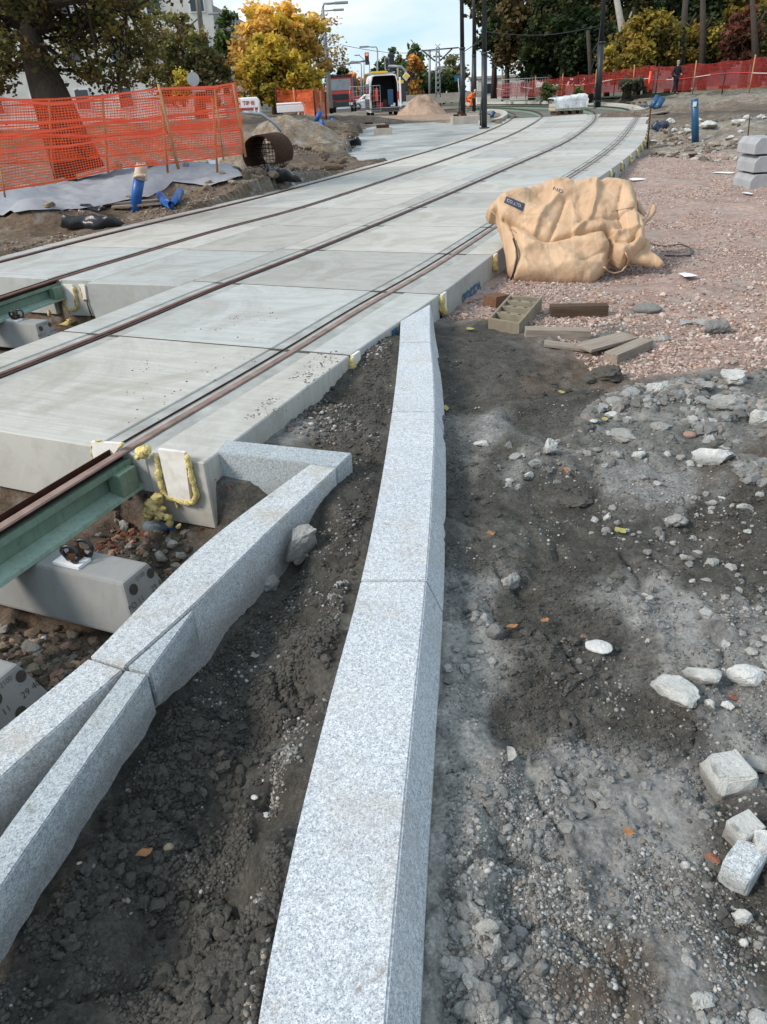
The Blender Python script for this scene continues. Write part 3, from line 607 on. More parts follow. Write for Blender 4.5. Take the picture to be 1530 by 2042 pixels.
# ---------------------------------------------------------------- granite kerbs
def bar(name,label,Lp,Rp,zt,zb,mat,chamfer=0,rag=0.0,seg=10,group=None,gap=.003,seed=0):
    """kerb stone between two plan edges (world xy lists), optional inclined right face"""
    L=catmull(Lp,.03) if len(Lp)>2 else np.array(Lp); R=catmull(Rp,.03) if len(Rp)>2 else np.array(Rp)
    cl,cr=arclen(L),arclen(R); v=[];f=[]
    rr=random.Random(seed)
    for i in range(seg+1):
        t=i/seg; l=sub(L,gap+(cl[-1]-2*gap)*t,cl); r=sub(R,gap+(cr[-1]-2*gap)*t,cr); n=(r-l)/np.linalg.norm(r-l)
        jl=rr.uniform(-1,1)*rag; jz=rr.uniform(-.2,1)*rag*1.6
        if chamfer: prof=[(l,zt),(r,zt),(r+n*.047,zt-.115),(r+n*.052,zt-.125),(r+n*.052,zb),(l,zb)]
        else: prof=[(l,zt),(r,zt),(r+n*jl*.3,zt-(zt-zb)*.55),(r-n*(abs(jl)*.6),zb+jz),(l+n*.01,zb)]
        v+=[(p[0],p[1],z) for p,z in prof]
    m=len(prof)
    for i in range(seg):
        for k in range(m): k2=(k+1)%m; f.append((i*m+k,i*m+k2,(i+1)*m+k2,(i+1)*m+k))
    f.append(tuple(range(m))[::-1]); f.append(tuple(seg*m+k for k in range(m)))
    b=MB(); b.add(v,f); o=b.build(name,mat,None); 
    bm=bmesh.new(); bm.from_mesh(o.data); bmesh.ops.bevel(bm,geom=[e for e in bm.edges if len(e.link_faces)==2 and e.calc_face_angle(0)>.55],offset=.004,segments=2,affect='EDGES'); bm.to_mesh(o.data); bm.free()
    return tag(o,label,'kerb stone',group)
g2=lambda *L:[tuple(G(*p)[:2]) for p in L]
KL=catmull(g2((480,2300),(515,2042),(583,1700),(650,1425),(720,1160),(757,980),(782,823),(792,740),(797,685),(799,641)),.02)
KR=catmull(g2((755,2300),(770,2042),(803,1650),(832,1350),(850,1160),(862,980),(867,823),(864,740),(859,683),(858,607)),.02)
def seg_of(L,a,b):
    c=arclen(L); s0=s_of(L,a) if a is not None else 0; s1=s_of(L,b) if b is not None else c[-1]; n=max(3,int((s1-s0)/.1)); return [sub(L,s,c) for s in np.linspace(s0,s1,n+1)]
ks=[(None,(720,1160),None,(850,1160),'large pale granite kerb stone nearest the camera, longest of its row'),((720,1160),(782,823),(850,1160),(867,823),'second granite kerb stone of the broad chamfered row, counted from the camera'),
((782,823),(797,685),(867,823),(859,683),'third granite kerb stone of the broad chamfered row, just short of the end stone'),((797,685),None,(859,683),None,'short end stone of the broad kerb, cut to meet the concrete slab')]
for i,(a,b,c_,d,lab) in enumerate(ks):
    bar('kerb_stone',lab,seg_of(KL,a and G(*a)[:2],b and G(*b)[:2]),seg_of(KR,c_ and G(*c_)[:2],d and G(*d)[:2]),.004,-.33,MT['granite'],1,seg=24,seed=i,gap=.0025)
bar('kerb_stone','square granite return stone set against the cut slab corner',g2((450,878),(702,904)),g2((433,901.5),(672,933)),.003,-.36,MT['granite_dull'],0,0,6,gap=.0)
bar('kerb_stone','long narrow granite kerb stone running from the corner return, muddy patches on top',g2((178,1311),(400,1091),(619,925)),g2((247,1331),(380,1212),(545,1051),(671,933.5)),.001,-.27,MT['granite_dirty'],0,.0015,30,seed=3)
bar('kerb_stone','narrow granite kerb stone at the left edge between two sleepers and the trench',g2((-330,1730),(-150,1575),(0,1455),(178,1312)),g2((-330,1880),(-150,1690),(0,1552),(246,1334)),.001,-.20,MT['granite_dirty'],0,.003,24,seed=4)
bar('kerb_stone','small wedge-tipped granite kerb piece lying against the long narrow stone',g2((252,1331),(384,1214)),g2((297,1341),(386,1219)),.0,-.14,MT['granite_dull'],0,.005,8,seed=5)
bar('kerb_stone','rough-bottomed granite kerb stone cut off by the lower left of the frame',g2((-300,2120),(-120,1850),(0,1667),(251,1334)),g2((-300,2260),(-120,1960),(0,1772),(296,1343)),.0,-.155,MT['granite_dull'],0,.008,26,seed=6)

# ---------------------------------------------------------------- helpers for lumps
def raypl(px,py,P,n):
    d=ray(px,py); n=Vector(n); return CP+d*((Vector(P)-CP).dot(n)/d.dot(n))
def blob(mb,pts,r,seed=0,n=10,step=.012,amp=.35):
    """bulging irregular bead along points"""
    P=[Vector(p) for p in pts]; out=[];rs=[]
    for a,b in zip(P[:-1],P[1:]):
        m=max(1,int((b-a).length/step))
        for i in range(m): out.append(a.lerp(b,i/m))
    out.append(P[-1]); rr=r if not isinstance(r,(list,tuple)) else None
    for i,p in enumerate(out):
        t=i/max(1,len(out)-1); base=rr if rr else r[min(int(t*(len(r)-1)),len(r)-2)]*(1-(t*(len(r)-1)%1))+r[min(int(t*(len(r)-1))+1,len(r)-1)]*(t*(len(r)-1)%1)
        e_=min(1,.35+min(i,len(out)-1-i)*.5); rs.append(base*e_*(1+amp*mnoise.noise(p*55+Vector((seed,0,0)))*2))
    i0=len(mb.v); mb.tube(out,rs,n)
    for i in range(i0,len(mb.v)):
        p=Vector(mb.v[i]); q=p+mnoise.noise_vector(p*70+Vector((seed,3,1)))*min(rr or max(r),.05)*.35; mb.v[i]=tuple(q)
    return mb
# ---------------------------------------------------------------- foam boards and seals at the slab ends
def front_plane(q): a=Vector((*q[1][0],0)); b=Vector((*q[4][0],0)); n=(b-a).cross(Vector((0,0,1))).normalized(); n = n if n.y<0 else -n; return a+n*.010,n
def board(name,px,P,n,th,mat,par):
    c=[raypl(x,y,P,n) for x,y in px]; mb=MB(); mb.hexa([p-n*.006 for p in c],[p+n*th for p in c]); return mb.wbuild(name,mat,par)
P,n_=front_plane(aF); T0=aF[0]
fb=board('foam_board',[(340,990),(383,1000),(371,901),(318,894)],P,n_,.012,MT['styro'],T0)
mb=MB(); blob(mb,[raypl(x,y,P+n_*.008,n_) for x,y in ((373,906),(377,925),(382,950),(389,975),(393,988),(386,1001),(372,1003),(352,997),(336,993),(325,980),(318,955),(316,930),(311,912),(306,904))],.0125,1); mb.wbuild('yellow_foam',MT['foam'],T0); mb=MB(); blob(mb,[raypl(x,y,P+n_*.01,n_) for x,y in ((349,998),(355,1015))],.007,2)
mb.wbuild('yellow_foam',MT['foam'],T0)
board('foam_board',[(188,925),(215,925),(246,883),(184,879)],P,n_,.012,MT['styro'],T0)
mb=MB(); blob(mb,[raypl(x,y,P+n_*.008,n_) for x,y in ((184,882),(183,900),(187,922))],.006,3); mb.wbuild('yellow_foam',MT['foam'],T0); mb=MB(); blob(mb,[raypl(x,y,P+n_*.01,n_) for x,y in ((246,884),(240,890),(234,893))],.012,4); mb.wbuild('yellow_foam',MT['foam'],T0); mb=MB(); blob(mb,[raypl(x,y,P+n_*.01,n_) for x,y in ((190,880),(204,878))],.008,5); mb.wbuild('yellow_foam',MT['foam'],T0)
ft=thing('foam_lump','dried yellow foam oozing from under the rail end onto the bottle','foam',G(310,1030,-.4))
for L_,o_,r_,sd_ in ((((322,988),(308,1000),(300,1020),(290,1030)),.05,[.014,.030,.030,.022],7),(((330,1012),(312,1022),(300,1012)),.05,[.010,.022,.012],17),(((312,1035),(325,1026),(335,1032),(340,1050)),.06,[.014,.018,.020,.014],8),(((352,1053),(362,1045)),.06,[.010,.013],9)):
    mb=MB(); blob(mb,[raypl(x,y,P+n_*o_,n_) for x,y in L_],r_,sd_,12,.008,.55); mb.wbuild('foam_blob',MT['foam'],ft)
mb=MB(); blob(mb,[raypl(x,y,P+n_*.03,n_) for x,y in ((270,915),(282,908),(286,898),(298,898))],[.01,.014,.024,.018],6,12,.008,.5); mb.wbuild('yellow_foam',MT['foam'],T0)
# far pit end
P,n_=front_plane(bF); T0=bF[0]
board('foam_board',[(136,617),(152,616),(146,567),(121,565)],P,n_,.012,MT['styro'],T0); board('foam_board',[(167,596),(174,596),(170,568),(158,567)],P,n_,.012,MT['styro'],T0)
mb=MB(); blob(mb,[raypl(x,y,P+n_*.01,n_) for x,y in ((147,570),(151,590),(155,612),(147,618),(134,617),(128,600),(118,568))],.015,11); mb.wbuild('yellow_foam',MT['foam'],T0); mb=MB(); blob(mb,[raypl(x,y,P+n_*.01,n_) for x,y in ((158,569),(165,597),(174,597))],.010,12); mb.wbuild('yellow_foam',MT['foam'],T0); mb=MB(); blob(mb,[raypl(x,y,P+n_*.03,n_) for x,y in ((92,662),(115,655),(138,645),(140,636))],[.012,.016,.03,.02],13); mb.wbuild('yellow_foam',MT['foam'],T0); mb=MB(); blob(mb,[raypl(x,y,P+n_*.06,n_) for x,y in ((97,618),(100,632))],[.02,.014],14); mb.wbuild('yellow_foam',MT['foam'],T0)
mb=MB(); mb.tube([raypl(x,y,P+n_*.01,n_) for x,y in ((171,596),(184,634))],.006,6); mb.wbuild('drain_gap',MT['black_rubber'],T0)

# seals, boards and blue marks at every joint of the outer edge
edc=arclen(EDGE)
for i,q in enumerate(SLABS['A'][1:28]):
    p=Vector((*q[1][0],0)); t=(Vector((*q[1][1],0))-p).normalized(); n=Vector((t.y,-t.x,0)); d=p.length
    b=MB(); b.box(p+n*.006+t*.05+Vector((0,0,-.065)),(.02,.10,.12),rz=math.atan2(t.y,t.x)-PI/2); b.wbuild('foam_board',MT['styro'],q[0])
    b=MB(); w_=.028 if i<4 else .04
    blob(b,[p+n*.012+t*-.02+Vector((0,0,-.01)),p+n*.014+t*-.018+Vector((0,0,-.11)),p+n*.018+t*.04+Vector((0,0,-.15)),p+n*.014+t*.09+Vector((0,0,-.13))],[w_,w_*.9,w_*1.1,w_*.6],i,8,.02); b.wbuild('yellow_foam',MT['foam'],q[0])
    if i<2:
        b=MB(); b.box(p+n*.004+Vector((0,0,-.25)),(.012,.02,.18),rz=math.atan2(t.y,t.x)-PI/2); b.wbuild('joint_seal',MT['black_rubber'],q[0])
    if i>2:
        b=MB(); pm=p+t*.55; b.box(pm+n*.001+Vector((0,0,-.17)),(.004,.35,.13),rz=math.atan2(t.y,t.x)-PI/2); b.wbuild('blue_mark',MT['blue_paint'],q[0])
q=SLABS['A'][2]; a=raypl(923,612,Vector((*q[1][0],0)),Vector((1,-.45,0))); 
p0=Vector((*q[1][0],0)); p1=Vector((*q[1][-1],0)); t=(p1-p0).normalized(); n=Vector((t.y,-t.x,0))
c_=raypl(943,591,p0+n*.016,n); place_text('stencil_letters','PREFA',.21,MT['blue_paint'],q[0],c_,t,(0,0,1),.004)
q=SLABS['A'][1]; p0=Vector((*q[1][0],0)); p1=Vector((*q[1][-1],0)); t=(p1-p0).normalized(); n=Vector((t.y,-t.x,0)); c_=raypl(788,670,p0+n*.004,n); b=MB(); b.box(c_,(.004,.09,.1),rz=math.atan2(t.y,t.x)-PI/2); b.wbuild('blue_mark',MT['blue_paint'],q[0])

# ---------------------------------------------------------------- sleepers with rail clips
tdir=Vector((*(sub(RLF[4],2.4,arclen(RLF[4]))-sub(RLF[4],2.0,arclen(RLF[4]))),0)).normalized(); pd=Vector((tdir.y,-tdir.x,0))
ZS=-.181
MT['plug']=simple('dark_plug',(.06,.055,.045),.9,.3,60,.5)
def sleeper(label,marks):
    A=G(293,1121,ZS); B=G(248,1164,ZS); w_=(A-B).length; c=(A+B)/2
    th_=thing('concrete_sleeper',label,'sleeper',c,math.atan2(pd.y,pd.x))   # local x runs out to the visible end
    hw=w_/2; Lg=2.3; b=MB(); f=.06; D=.21
    b.hexa([(-Lg,-hw-f,-D),(f*1.0,-hw-f,-D),(f*1.0,hw+f,-D),(-Lg,hw+f,-D)],[(-Lg,-hw,0),(0,-hw,0),(0,hw,0),(-Lg,hw,0)]); b.build('sleeper_body',MT['conc_sleeper'],th_,.012,2)
    # cast recesses on the end face
    ex=Vector((f,0,-D)).normalized(); nn=Vector((D,0,f)).normalized()
    for (yy,zz,r_) in ((-.045,-.045,.022),(.062,-.04,.020),(.0,-.135,.022)):
        p=Vector((f*(-zz/D),yy,zz))+nn*.0015; m=MB(); m.add([p+(ex*math.sin(a)+Vector((0,1,0))*math.cos(a))*r_ for a in [2*PI*k/14 for k in range(14)]],[tuple(range(14))]); m.build('round_plug',MT['plug'],th_)
    bpy.context.view_layer.update()
    def wp(y,z): return th_.matrix_world@(Vector((f*(-z/D),y,z))+nn*.002)
    X=th_.matrix_world.to_3x3()@Vector((0,1,0)); Yv=th_.matrix_world.to_3x3()@(-ex)
    for s,y,z,sz in marks: place_text('sleeper_lettering',s,sz,MT['plug'],th_,wp(y,z),X,Yv,-.0004)
    # clip: white plate, bolt, two upright loops
    cy=0; cx=-.285
    m=MB(); m.box((cx-.01,-.02,.006),(.13,.07,.012)); m.build('rail_pad',MT['white'],th_)
    m=MB(); m.box((cx,0,.025),(.05,.05,.04)); m.lathe([(.022,0),(.022,.03),(.012,.032)],(cx,0,.045),6); m.build('clip_bolt',MT['rust_brown'],th_,.004)
    m=MB()
    for s_ in (-1,1):
        pts=[(cx+.012+.038*math.cos(a)+.01*s_,s_*.028+.006*math.sin(2*a),.045+.038*math.sin(a)) for a in [2*PI*k/16 for k in range(17)]]; m.tube(pts,.0085,8)
    m.build('clip_loops',MT['black_rubber'],th_)
    return th_
S1=sleeper('concrete sleeper under the green rail, nearest the cut slab end',[('2100',.01,-.022,.024),('PO',-.085,-.095,.034),('11',-.035,-.095,.034),('29',.045,-.095,.034),('40',.09,-.095,.034)])
S2=copy_tree(S1); S2.location=Vector(S1.location)+(G(33,1322,ZS)-G(293,1121,ZS)); S2['label']='concrete sleeper half out of the frame, left of the narrow kerb'
S3=copy_tree(S1); S3.location=Vector(S1.location)+(G(96,637,ZS)-G(293,1121,ZS)); S3['label']='concrete sleeper in the far pit, below the yellow foam'
# end block welded to the rail
t_,gp=RAIL[4]; cb=Vector((*sub(RL[4],FA-.075,arclen(RL[4])),0))
m=MB(); m.box(cb+pd*.060+Vector((0,0,-.105)),(.075,.115,.11),rz=math.atan2(tdir.y,tdir.x)-PI/2); m.wbuild('end_block',MT['green'],t_,.006)
t2,_=RAIL[2]; cb=Vector((*sub(RL[2],FB-.075,arclen(RL[2])),0)); m=MB(); m.box(cb+pd*.060+Vector((0,0,-.105)),(.075,.115,.11),rz=math.atan2(tdir.y,tdir.x)-PI/2); m.wbuild('end_block',MT['green'],t2,.006)
# water bottle
a=GT(290,1040,-.4); b_=GT(352,1061,-.4); a=Vector((a.x,a.y,a.z+.035)); b_=Vector((b_.x,b_.y,b_.z+.035)); ax=(b_-a).normalized(); R_=ax.to_track_quat('Z','Y').to_matrix(); Lb=.20
bt=thing('plastic_bottle','clear plastic bottle with a blue cap under the yellow foam','bottle',a)
k=N('clear_plastic'); k.fin((.30,.38,.45),.12,k.bump(k.noise(30,3),.3,.01),.6,Transmission_Weight=.6); MT['pet']=k.m
m=MB(); m.lathe([(.005,0),(.03,.004),(.032,.02),(.029,.035),(.032,.05),(.029,.065),(.032,.08),(.031,.13),(.024,.155),(.013,.172),(.012,.18)],(0,0,0),18,R=R_); m.build('bottle_body',MT['pet'],bt)
m=MB(); m.lathe([(.0165,.178),(.0165,.198),(.013,.2)],(0,0,0),14,R=R_); m.build('bottle_cap',MT['blue_plastic'],bt)

# ---------------------------------------------------------------- rocks
def ico(sub_): 
    bm=bmesh.new(); bmesh.ops.create_icosphere(bm,subdivisions=sub_,radius=1); v=np.array([q.co[:] for q in bm.verts]); f=np.array([[x.index for x in q.verts] for q in bm.faces]); bm.free(); return v,f
ICO={i:ico(i) for i in (1,2,3,4)}
def rockverts(seed,kind,level=4):
    v=ICO[level][0].copy(); r=np.random.RandomState(seed)
    if kind=='sett':
        v=np.sign(v)*np.abs(v)**.17; v/=np.abs(v).max(0); v*=r.uniform(.85,1,3); nz_=10; nc=.1
    else: nz_=0
    cuts={'angular':14,'slab':12,'lump':12,'cobble':0,'clod':3,'sett':3}[kind]; lo,hi={'angular':(.42,.85),'slab':(.5,.9),'lump':(.5,.88),'cobble':(1,1),'clod':(.7,.95),'sett':(.93,1.2)}[kind]
    for _ in range(cuts):
        n=r.normal(size=3); n/=np.linalg.norm(n); d=r.uniform(lo,hi); s=np.maximum(0,v@n-d); v=v-s[:,None]*n*1.0
    lowf=vn3(v*1.6+seed,seed)*{'cobble':.25,'clod':.5,'lump':.4}.get(kind,.16); v=v*(1+lowf[:,None])
    a={'angular':.20,'slab':.17,'lump':.26,'cobble':.03,'clod':.34,'sett':.10}[kind]
    nn=vn3(v*4+seed*3.1,seed+5)+.6*vn3(v*9+seed,seed+9)+.35*vn3(v*20,seed+2); v=v*(1+nn[:,None]*a)
    return v
PAL=dict(conc=(.60,.60,.58),grey=(.38,.375,.36),dark=(.11,.10,.09),white=(.72,.72,.70),gran=(.50,.50,.49),pink=(.42,.27,.22),tan=(.38,.31,.22),brown=(.13,.10,.07),mid=(.25,.245,.235),brick=(.36,.15,.10))
def m_rock(name,a,b,specks):
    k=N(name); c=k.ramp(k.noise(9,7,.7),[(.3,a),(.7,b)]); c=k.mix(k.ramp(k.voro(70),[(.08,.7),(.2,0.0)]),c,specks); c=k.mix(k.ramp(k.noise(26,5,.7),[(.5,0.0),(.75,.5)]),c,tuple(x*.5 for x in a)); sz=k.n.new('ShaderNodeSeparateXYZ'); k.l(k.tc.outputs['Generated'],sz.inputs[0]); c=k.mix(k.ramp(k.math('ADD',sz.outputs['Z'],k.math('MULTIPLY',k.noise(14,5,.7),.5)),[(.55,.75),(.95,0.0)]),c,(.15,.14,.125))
    return k.fin(c,.88,k.bump(k.noise(120,5,.75),.5,.006,k.bump(k.noise(26,6,.75),.7,.03)),.2)
RM={}
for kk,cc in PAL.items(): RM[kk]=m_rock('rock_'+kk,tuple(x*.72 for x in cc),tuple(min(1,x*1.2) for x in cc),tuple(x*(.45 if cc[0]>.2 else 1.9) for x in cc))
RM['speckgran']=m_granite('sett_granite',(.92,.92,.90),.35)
rock_seed=[100]
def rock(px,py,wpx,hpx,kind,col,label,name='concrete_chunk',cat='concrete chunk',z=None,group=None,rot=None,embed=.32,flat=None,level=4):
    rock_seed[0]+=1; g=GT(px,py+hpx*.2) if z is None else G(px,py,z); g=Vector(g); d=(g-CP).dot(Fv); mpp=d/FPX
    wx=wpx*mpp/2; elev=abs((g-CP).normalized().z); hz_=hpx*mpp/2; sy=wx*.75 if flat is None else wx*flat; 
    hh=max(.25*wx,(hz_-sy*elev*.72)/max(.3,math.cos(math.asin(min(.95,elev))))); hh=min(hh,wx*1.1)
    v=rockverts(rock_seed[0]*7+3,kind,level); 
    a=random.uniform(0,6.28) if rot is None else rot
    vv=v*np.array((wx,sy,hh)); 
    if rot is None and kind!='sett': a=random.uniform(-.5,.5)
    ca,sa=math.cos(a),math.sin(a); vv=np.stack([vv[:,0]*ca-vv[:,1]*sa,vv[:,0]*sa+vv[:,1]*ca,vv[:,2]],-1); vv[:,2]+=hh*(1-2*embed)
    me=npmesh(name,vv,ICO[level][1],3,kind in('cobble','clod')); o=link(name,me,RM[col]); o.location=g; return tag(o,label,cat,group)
R_=rock
R_(603,1090,96,100,'angular','grey','rough concrete chunk propped against the narrow kerb in the trench',rot=.9,embed=.1)
R_(532,1160,52,50,'clod','grey','crumbly gravelly clod below the narrow kerb, next to the concrete chunk',embed=.3)
R_(1345,1376,112,74,'slab','conc','largest flat angular concrete piece on the gravel at right',rot=-.25,embed=.15,flat=.75)
R_(1404,1350,86,50,'slab','conc','long concrete piece just behind the largest flat angular one',rot=-.35,embed=.1,flat=.6)
R_(1494,1332,98,58,'slab','white','broad pale stone at the right frame edge above the long piece',rot=.1,embed=.45,flat=.8)
R_(1415,1405,26,36,'angular','conc','small upright chip between the largest flat piece and the brown-tipped ones',embed=.1)
R_(1452,1407,38,34,'angular','white','small white angular stone beside the reddish chip')
R_(1460,1390,30,14,'angular','brick','reddish brick chip behind the small white stone',name='brick_fragment',cat='brick fragment')
R_(1469,1418,24,16,'angular','tan','tan wedge-shaped chip at the right of the small white stone')
R_(1193,1288,54,30,'cobble','white','smooth white oval stone alone on the dark soil',name='loose_rock',cat='stone',embed=.3)
R_(1162,1268,20,18,'angular','pink','pinkish pebble just above the smooth white oval stone',name='loose_rock',cat='stone',level=3)
R_(1155,1317,14,22,'cobble','mid','grey elongated pebble under the smooth white oval stone',name='loose_rock',cat='stone',level=3)
R_(985,1262,36,32,'clod','mid','round dark grey clod near the kerb with leaves beside it',name='mortar_lump',cat='lump',embed=.15,level=3)
R_(1017,1156,38,46,'clod','grey','pitted grey clod standing beside the kerb on the dark soil',name='mortar_lump',cat='lump',embed=.1)
R_(1078,1930,32,36,'clod','mid','round grey clod in the gravel near the bottom of the photo',name='mortar_lump',cat='lump',embed=.2,level=3)
R_(1446,1547,80,86,'sett','conc','big cubic pale stone sett, topmost of the group at right',name='granite_sett',cat='paving sett',rot=.15,embed=.1,flat=.95)
R_(1512,1518,95,38,'slab','grey','grey concrete slab fragment cut by the right edge, behind the cubic sett',rot=-.1,embed=.2,flat=.5)
R_(1480,1660,70,66,'sett','conc','greenish white sett in the middle of the group, above the speckled one',name='granite_sett',cat='paving sett',rot=.4,embed=.1)
R_(1476,1728,86,80,'sett','speckgran','black and white speckled granite sett, lowest of the group',name='granite_sett',cat='paving sett',rot=.75,embed=.12)
R_(1530,1700,70,72,'sett','white','pale sett half outside the right edge beside the speckled one',name='granite_sett',cat='paving sett',rot=-.3,embed=.1)
R_(1419,1708,34,22,'angular','brick','reddish brick splinter left of the speckled sett',name='brick_fragment',cat='brick fragment',rot=-.6)
R_(1414,1640,28,28,'angular','mid','dull grey chip left of the greenish white sett',embed=.3,level=3)
R_(1366,1722,20,32,'cobble','conc','pale upright pebble left of the brick splinter',name='loose_rock',cat='stone',level=3)
R_(1412,1762,28,20,'cobble','mid','grey pebble below the brick splinter',name='loose_rock',cat='stone',level=3)
R_(1479,1827,50,46,'angular','conc','craggy pale stone below the setts near the right edge',name='loose_rock',cat='stone',rot=-.6)
R_(1482,1876,20,30,'cobble','white','smooth white pebble under the craggy pale stone',name='loose_rock',cat='stone',level=3)
R_(1512,1882,26,24,'angular','grey','grey pebble at the right edge beside the smooth white one',name='loose_rock',cat='stone',level=3)
R_(1425,913,96,50,'slab','white','large white jagged slab fragment on the rubble ridge',rot=.05,embed=.2,flat=.6)
R_(1097,898,40,46,'angular','conc','pale angular block standing on the dark soil mid right',rot=.3,embed=.12)
R_(964,882,40,26,'angular','conc','pale flattish chip near the kerb beyond the joint',embed=.35)
R_(1016,888,22,40,'angular','grey','grey splinter pointing at the small white cone stone',rot=.2,embed=.4)
R_(1066,922,30,38,'angular','grey','grey slanted fragment left of the standing block',embed=.3)
R_(1056,945,26,24,'angular','white','small white cone-like stone under the slanted fragment')
R_(1027,912,34,22,'lump','grey','grey lump in the strip of crumbs beside the kerb',embed=.4,level=3)
R_(1155,996,54,26,'clod','dark','dark wet lump half buried in the soil',name='mortar_lump',cat='lump',embed=.4)
R_(1170,905,22,20,'lump','grey','grey lump between the standing block and the large white fragment',embed=.3,level=3)
R_(1272,904,38,30,'angular','conc','pointed pale fragment left of the large white slab fragment',rot=.7,embed=.3)
R_(1232,905,30,20,'lump','grey','small grey lump beside the pointed pale fragment',embed=.3,level=3)
R_(1222,828,34,24,'lump','conc','pale lump at the left tip of the rubble ridge',embed=.35,level=3)
R_(1184,840,26,18,'angular','conc','pale chip with a yellow leaf, left of the rubble ridge',embed=.35,level=3)
R_(1245,862,62,34,'clod','grey','wide crusty clump at the foot of the rubble ridge',embed=.5)
R_(1318,850,46,32,'lump','grey','grey boulder chunk low on the rubble ridge, middle',embed=.3)
R_(1262,787,60,42,'lump','grey','grey boulder at the left crown of the rubble ridge',embed=.35)
R_(1310,775,48,40,'lump','conc','pale grey boulder with a reddish chip on it, on the ridge crown',embed=.3)
R_(1404,768,46,36,'lump','grey','grey boulder beyond the ridge crown, left of the tall one',embed=.3)
R_(1464,752,72,44,'lump','conc','tall lumpy boulder farthest right on the ridge crown',embed=.25)
R_(1447,802,80,46,'lump','grey','widest boulder on the rubble ridge, below the tall lumpy one',embed=.25)
R_(1425,842,56,32,'lump','grey','flat boulder at the front of the rubble ridge',embed=.35)
R_(1516,838,56,56,'lump','conc','boulder cut by the right edge on the rubble ridge',embed=.3)
R_(1400,826,34,36,'lump','mid','dark grey boulder between the widest and the flat one',embed=.35,level=3)
R_(1380,785,44,24,'lump','grey','small boulder left of the widest boulder on the ridge',embed=.4,level=3)
R_(1495,800,40,24,'lump','mid','low grey stone right of the widest boulder',embed=.4,level=3)
R_(1462,775,36,16,'lump','grey','flat chunk behind the widest boulder',embed=.4,level=3)
R_(1375,865,26,20,'cobble','pink','pinkish brick lump in front of the ridge',name='brick_fragment',cat='brick fragment',level=3)
R_(1208,745,62,42,'clod','dark','dark muddy lump at the end of the loose timbers',name='mortar_lump',cat='lump',embed=.3)
R_(1172,758,32,20,'clod','dark','small dark muddy lump beside the bigger muddy one',name='mortar_lump',cat='lump',embed=.4,level=3)
R_(1434,658,56,44,'lump','mid','round mortar boulder on the pink gravel at right',embed=.15)
R_(1396,645,34,22,'lump','grey','small mortar lump just left of the round boulder',embed=.3,level=3)
R_(1364,643,38,22,'lump','grey','flat mortar lump, second left of the round boulder',embed=.35,level=3)
R_(1302,690,32,26,'lump','grey','mortar lump near the end of the loose timbers',embed=.4,level=3)
R_(1318,672,46,20,'clod','grey','spread grey mortar patch on the pink gravel',embed=.6)
R_(1288,615,58,28,'cobble','mid','smooth dark cement cake lying on the pink gravel',embed=.3,flat=.6)
R_(1108,622,0.1,0.1,'cobble','mid','x',level=1) if False else None
R_(1257,622,24,12,'lump','mid','small grey crumb left of the cement cake',embed=.3,level=3)
R_(1348,1032,40,30,'clod','grey','grey crumb pile in the hollow at right',embed=.4)
R_(1295,1012,20,26,'clod','mid','round grey lump in the hollow left of the crumb pile',embed=.3,level=3)
R_(337,1688,22,20,'cobble','tan','smooth cream pebble alone in the trench',name='loose_rock',cat='stone',level=3)
R_(152,1880,52,36,'lump','dark','dark brown stone low in the trench, bottom left',name='loose_rock',cat='stone',embed=.35)
R_(280,1722,13,11,'cobble','white','tiny white pebble by the curled leaf in the trench',name='loose_rock',cat='stone',level=3)
R_(508,1589,16,11,'cobble','white','white oval pebble by the kerb, half way down the trench',name='loose_rock',cat='stone',level=3)
R_(532,1625,18,12,'cobble','conc','pale pebble below the white oval one by the kerb',name='loose_rock',cat='stone',level=3)
R_(313,1926,28,20,'lump','brown','brown stone in the trench at the bottom left',name='loose_rock',cat='stone',embed=.4,level=3)
# rubble in the pit
for (x,y,w_,h_,c,l) in ((290,860+480-60,0,0,'',''),):
    pass
PR=[(148,1270,40,30,'tan','tan stone in the pit below the big sleeper'),(62,1300,46,44,'mid','round bluish grey cobble in the pit between the sleepers'),(90,1280,22,24,'white','pale narrow stone beside the bluish cobble'),(8,1295,30,30,'tan','tan stone at the left frame edge in the pit'),(38,1278,20,18,'tan','small tan stone right of the edge one in the pit'),(64,1338,42,30,'tan','tan slabby stone against the left sleeper'),(110,1362,30,24,'pink','pinkish stone between the left sleeper and the kerb'),
(345,1090,26,40,'grey','white-faced angular stone in front of the bottle'),(322,1114,32,34,'grey','grey stone beside the angular one in front of the bottle'),(248,1055,26,32,'grey','grey stone left of the bottle'),(216,1078,20,16,'dark','black pebble left of the hole in the pit'),(362,1110,26,26,'mid','muddy stone by the narrow kerb in the pit'),(200,1068,18,16,'mid','small muddy stone beside the black pebble'),(290,1108,20,14,'tan','cream stone at the corner of the big sleeper'),(25,1245,30,20,'brown','brown stone in shadow below the big sleeper'),(115,1255,22,20,'brown','brown stone beside the tan one below the sleeper'),(60,1590,44,30,'brown','mossy brown clod in the gap between the two left kerbs'),(15,1612,40,34,'brown','brown clod at the left edge between the kerbs')]
for (x,y,w_,h_,c,l) in PR:
    rock_seed[0]+=1; g=G(x,y,-.44 if y<1500 else -.22); g.z=tz(g.x,g.y); zz=g.z; R_(x,y,w_,h_,'angular' if c not in('brown',) else 'clod',c,l,name='loose_rock',cat='stone',z=zz,level=3)
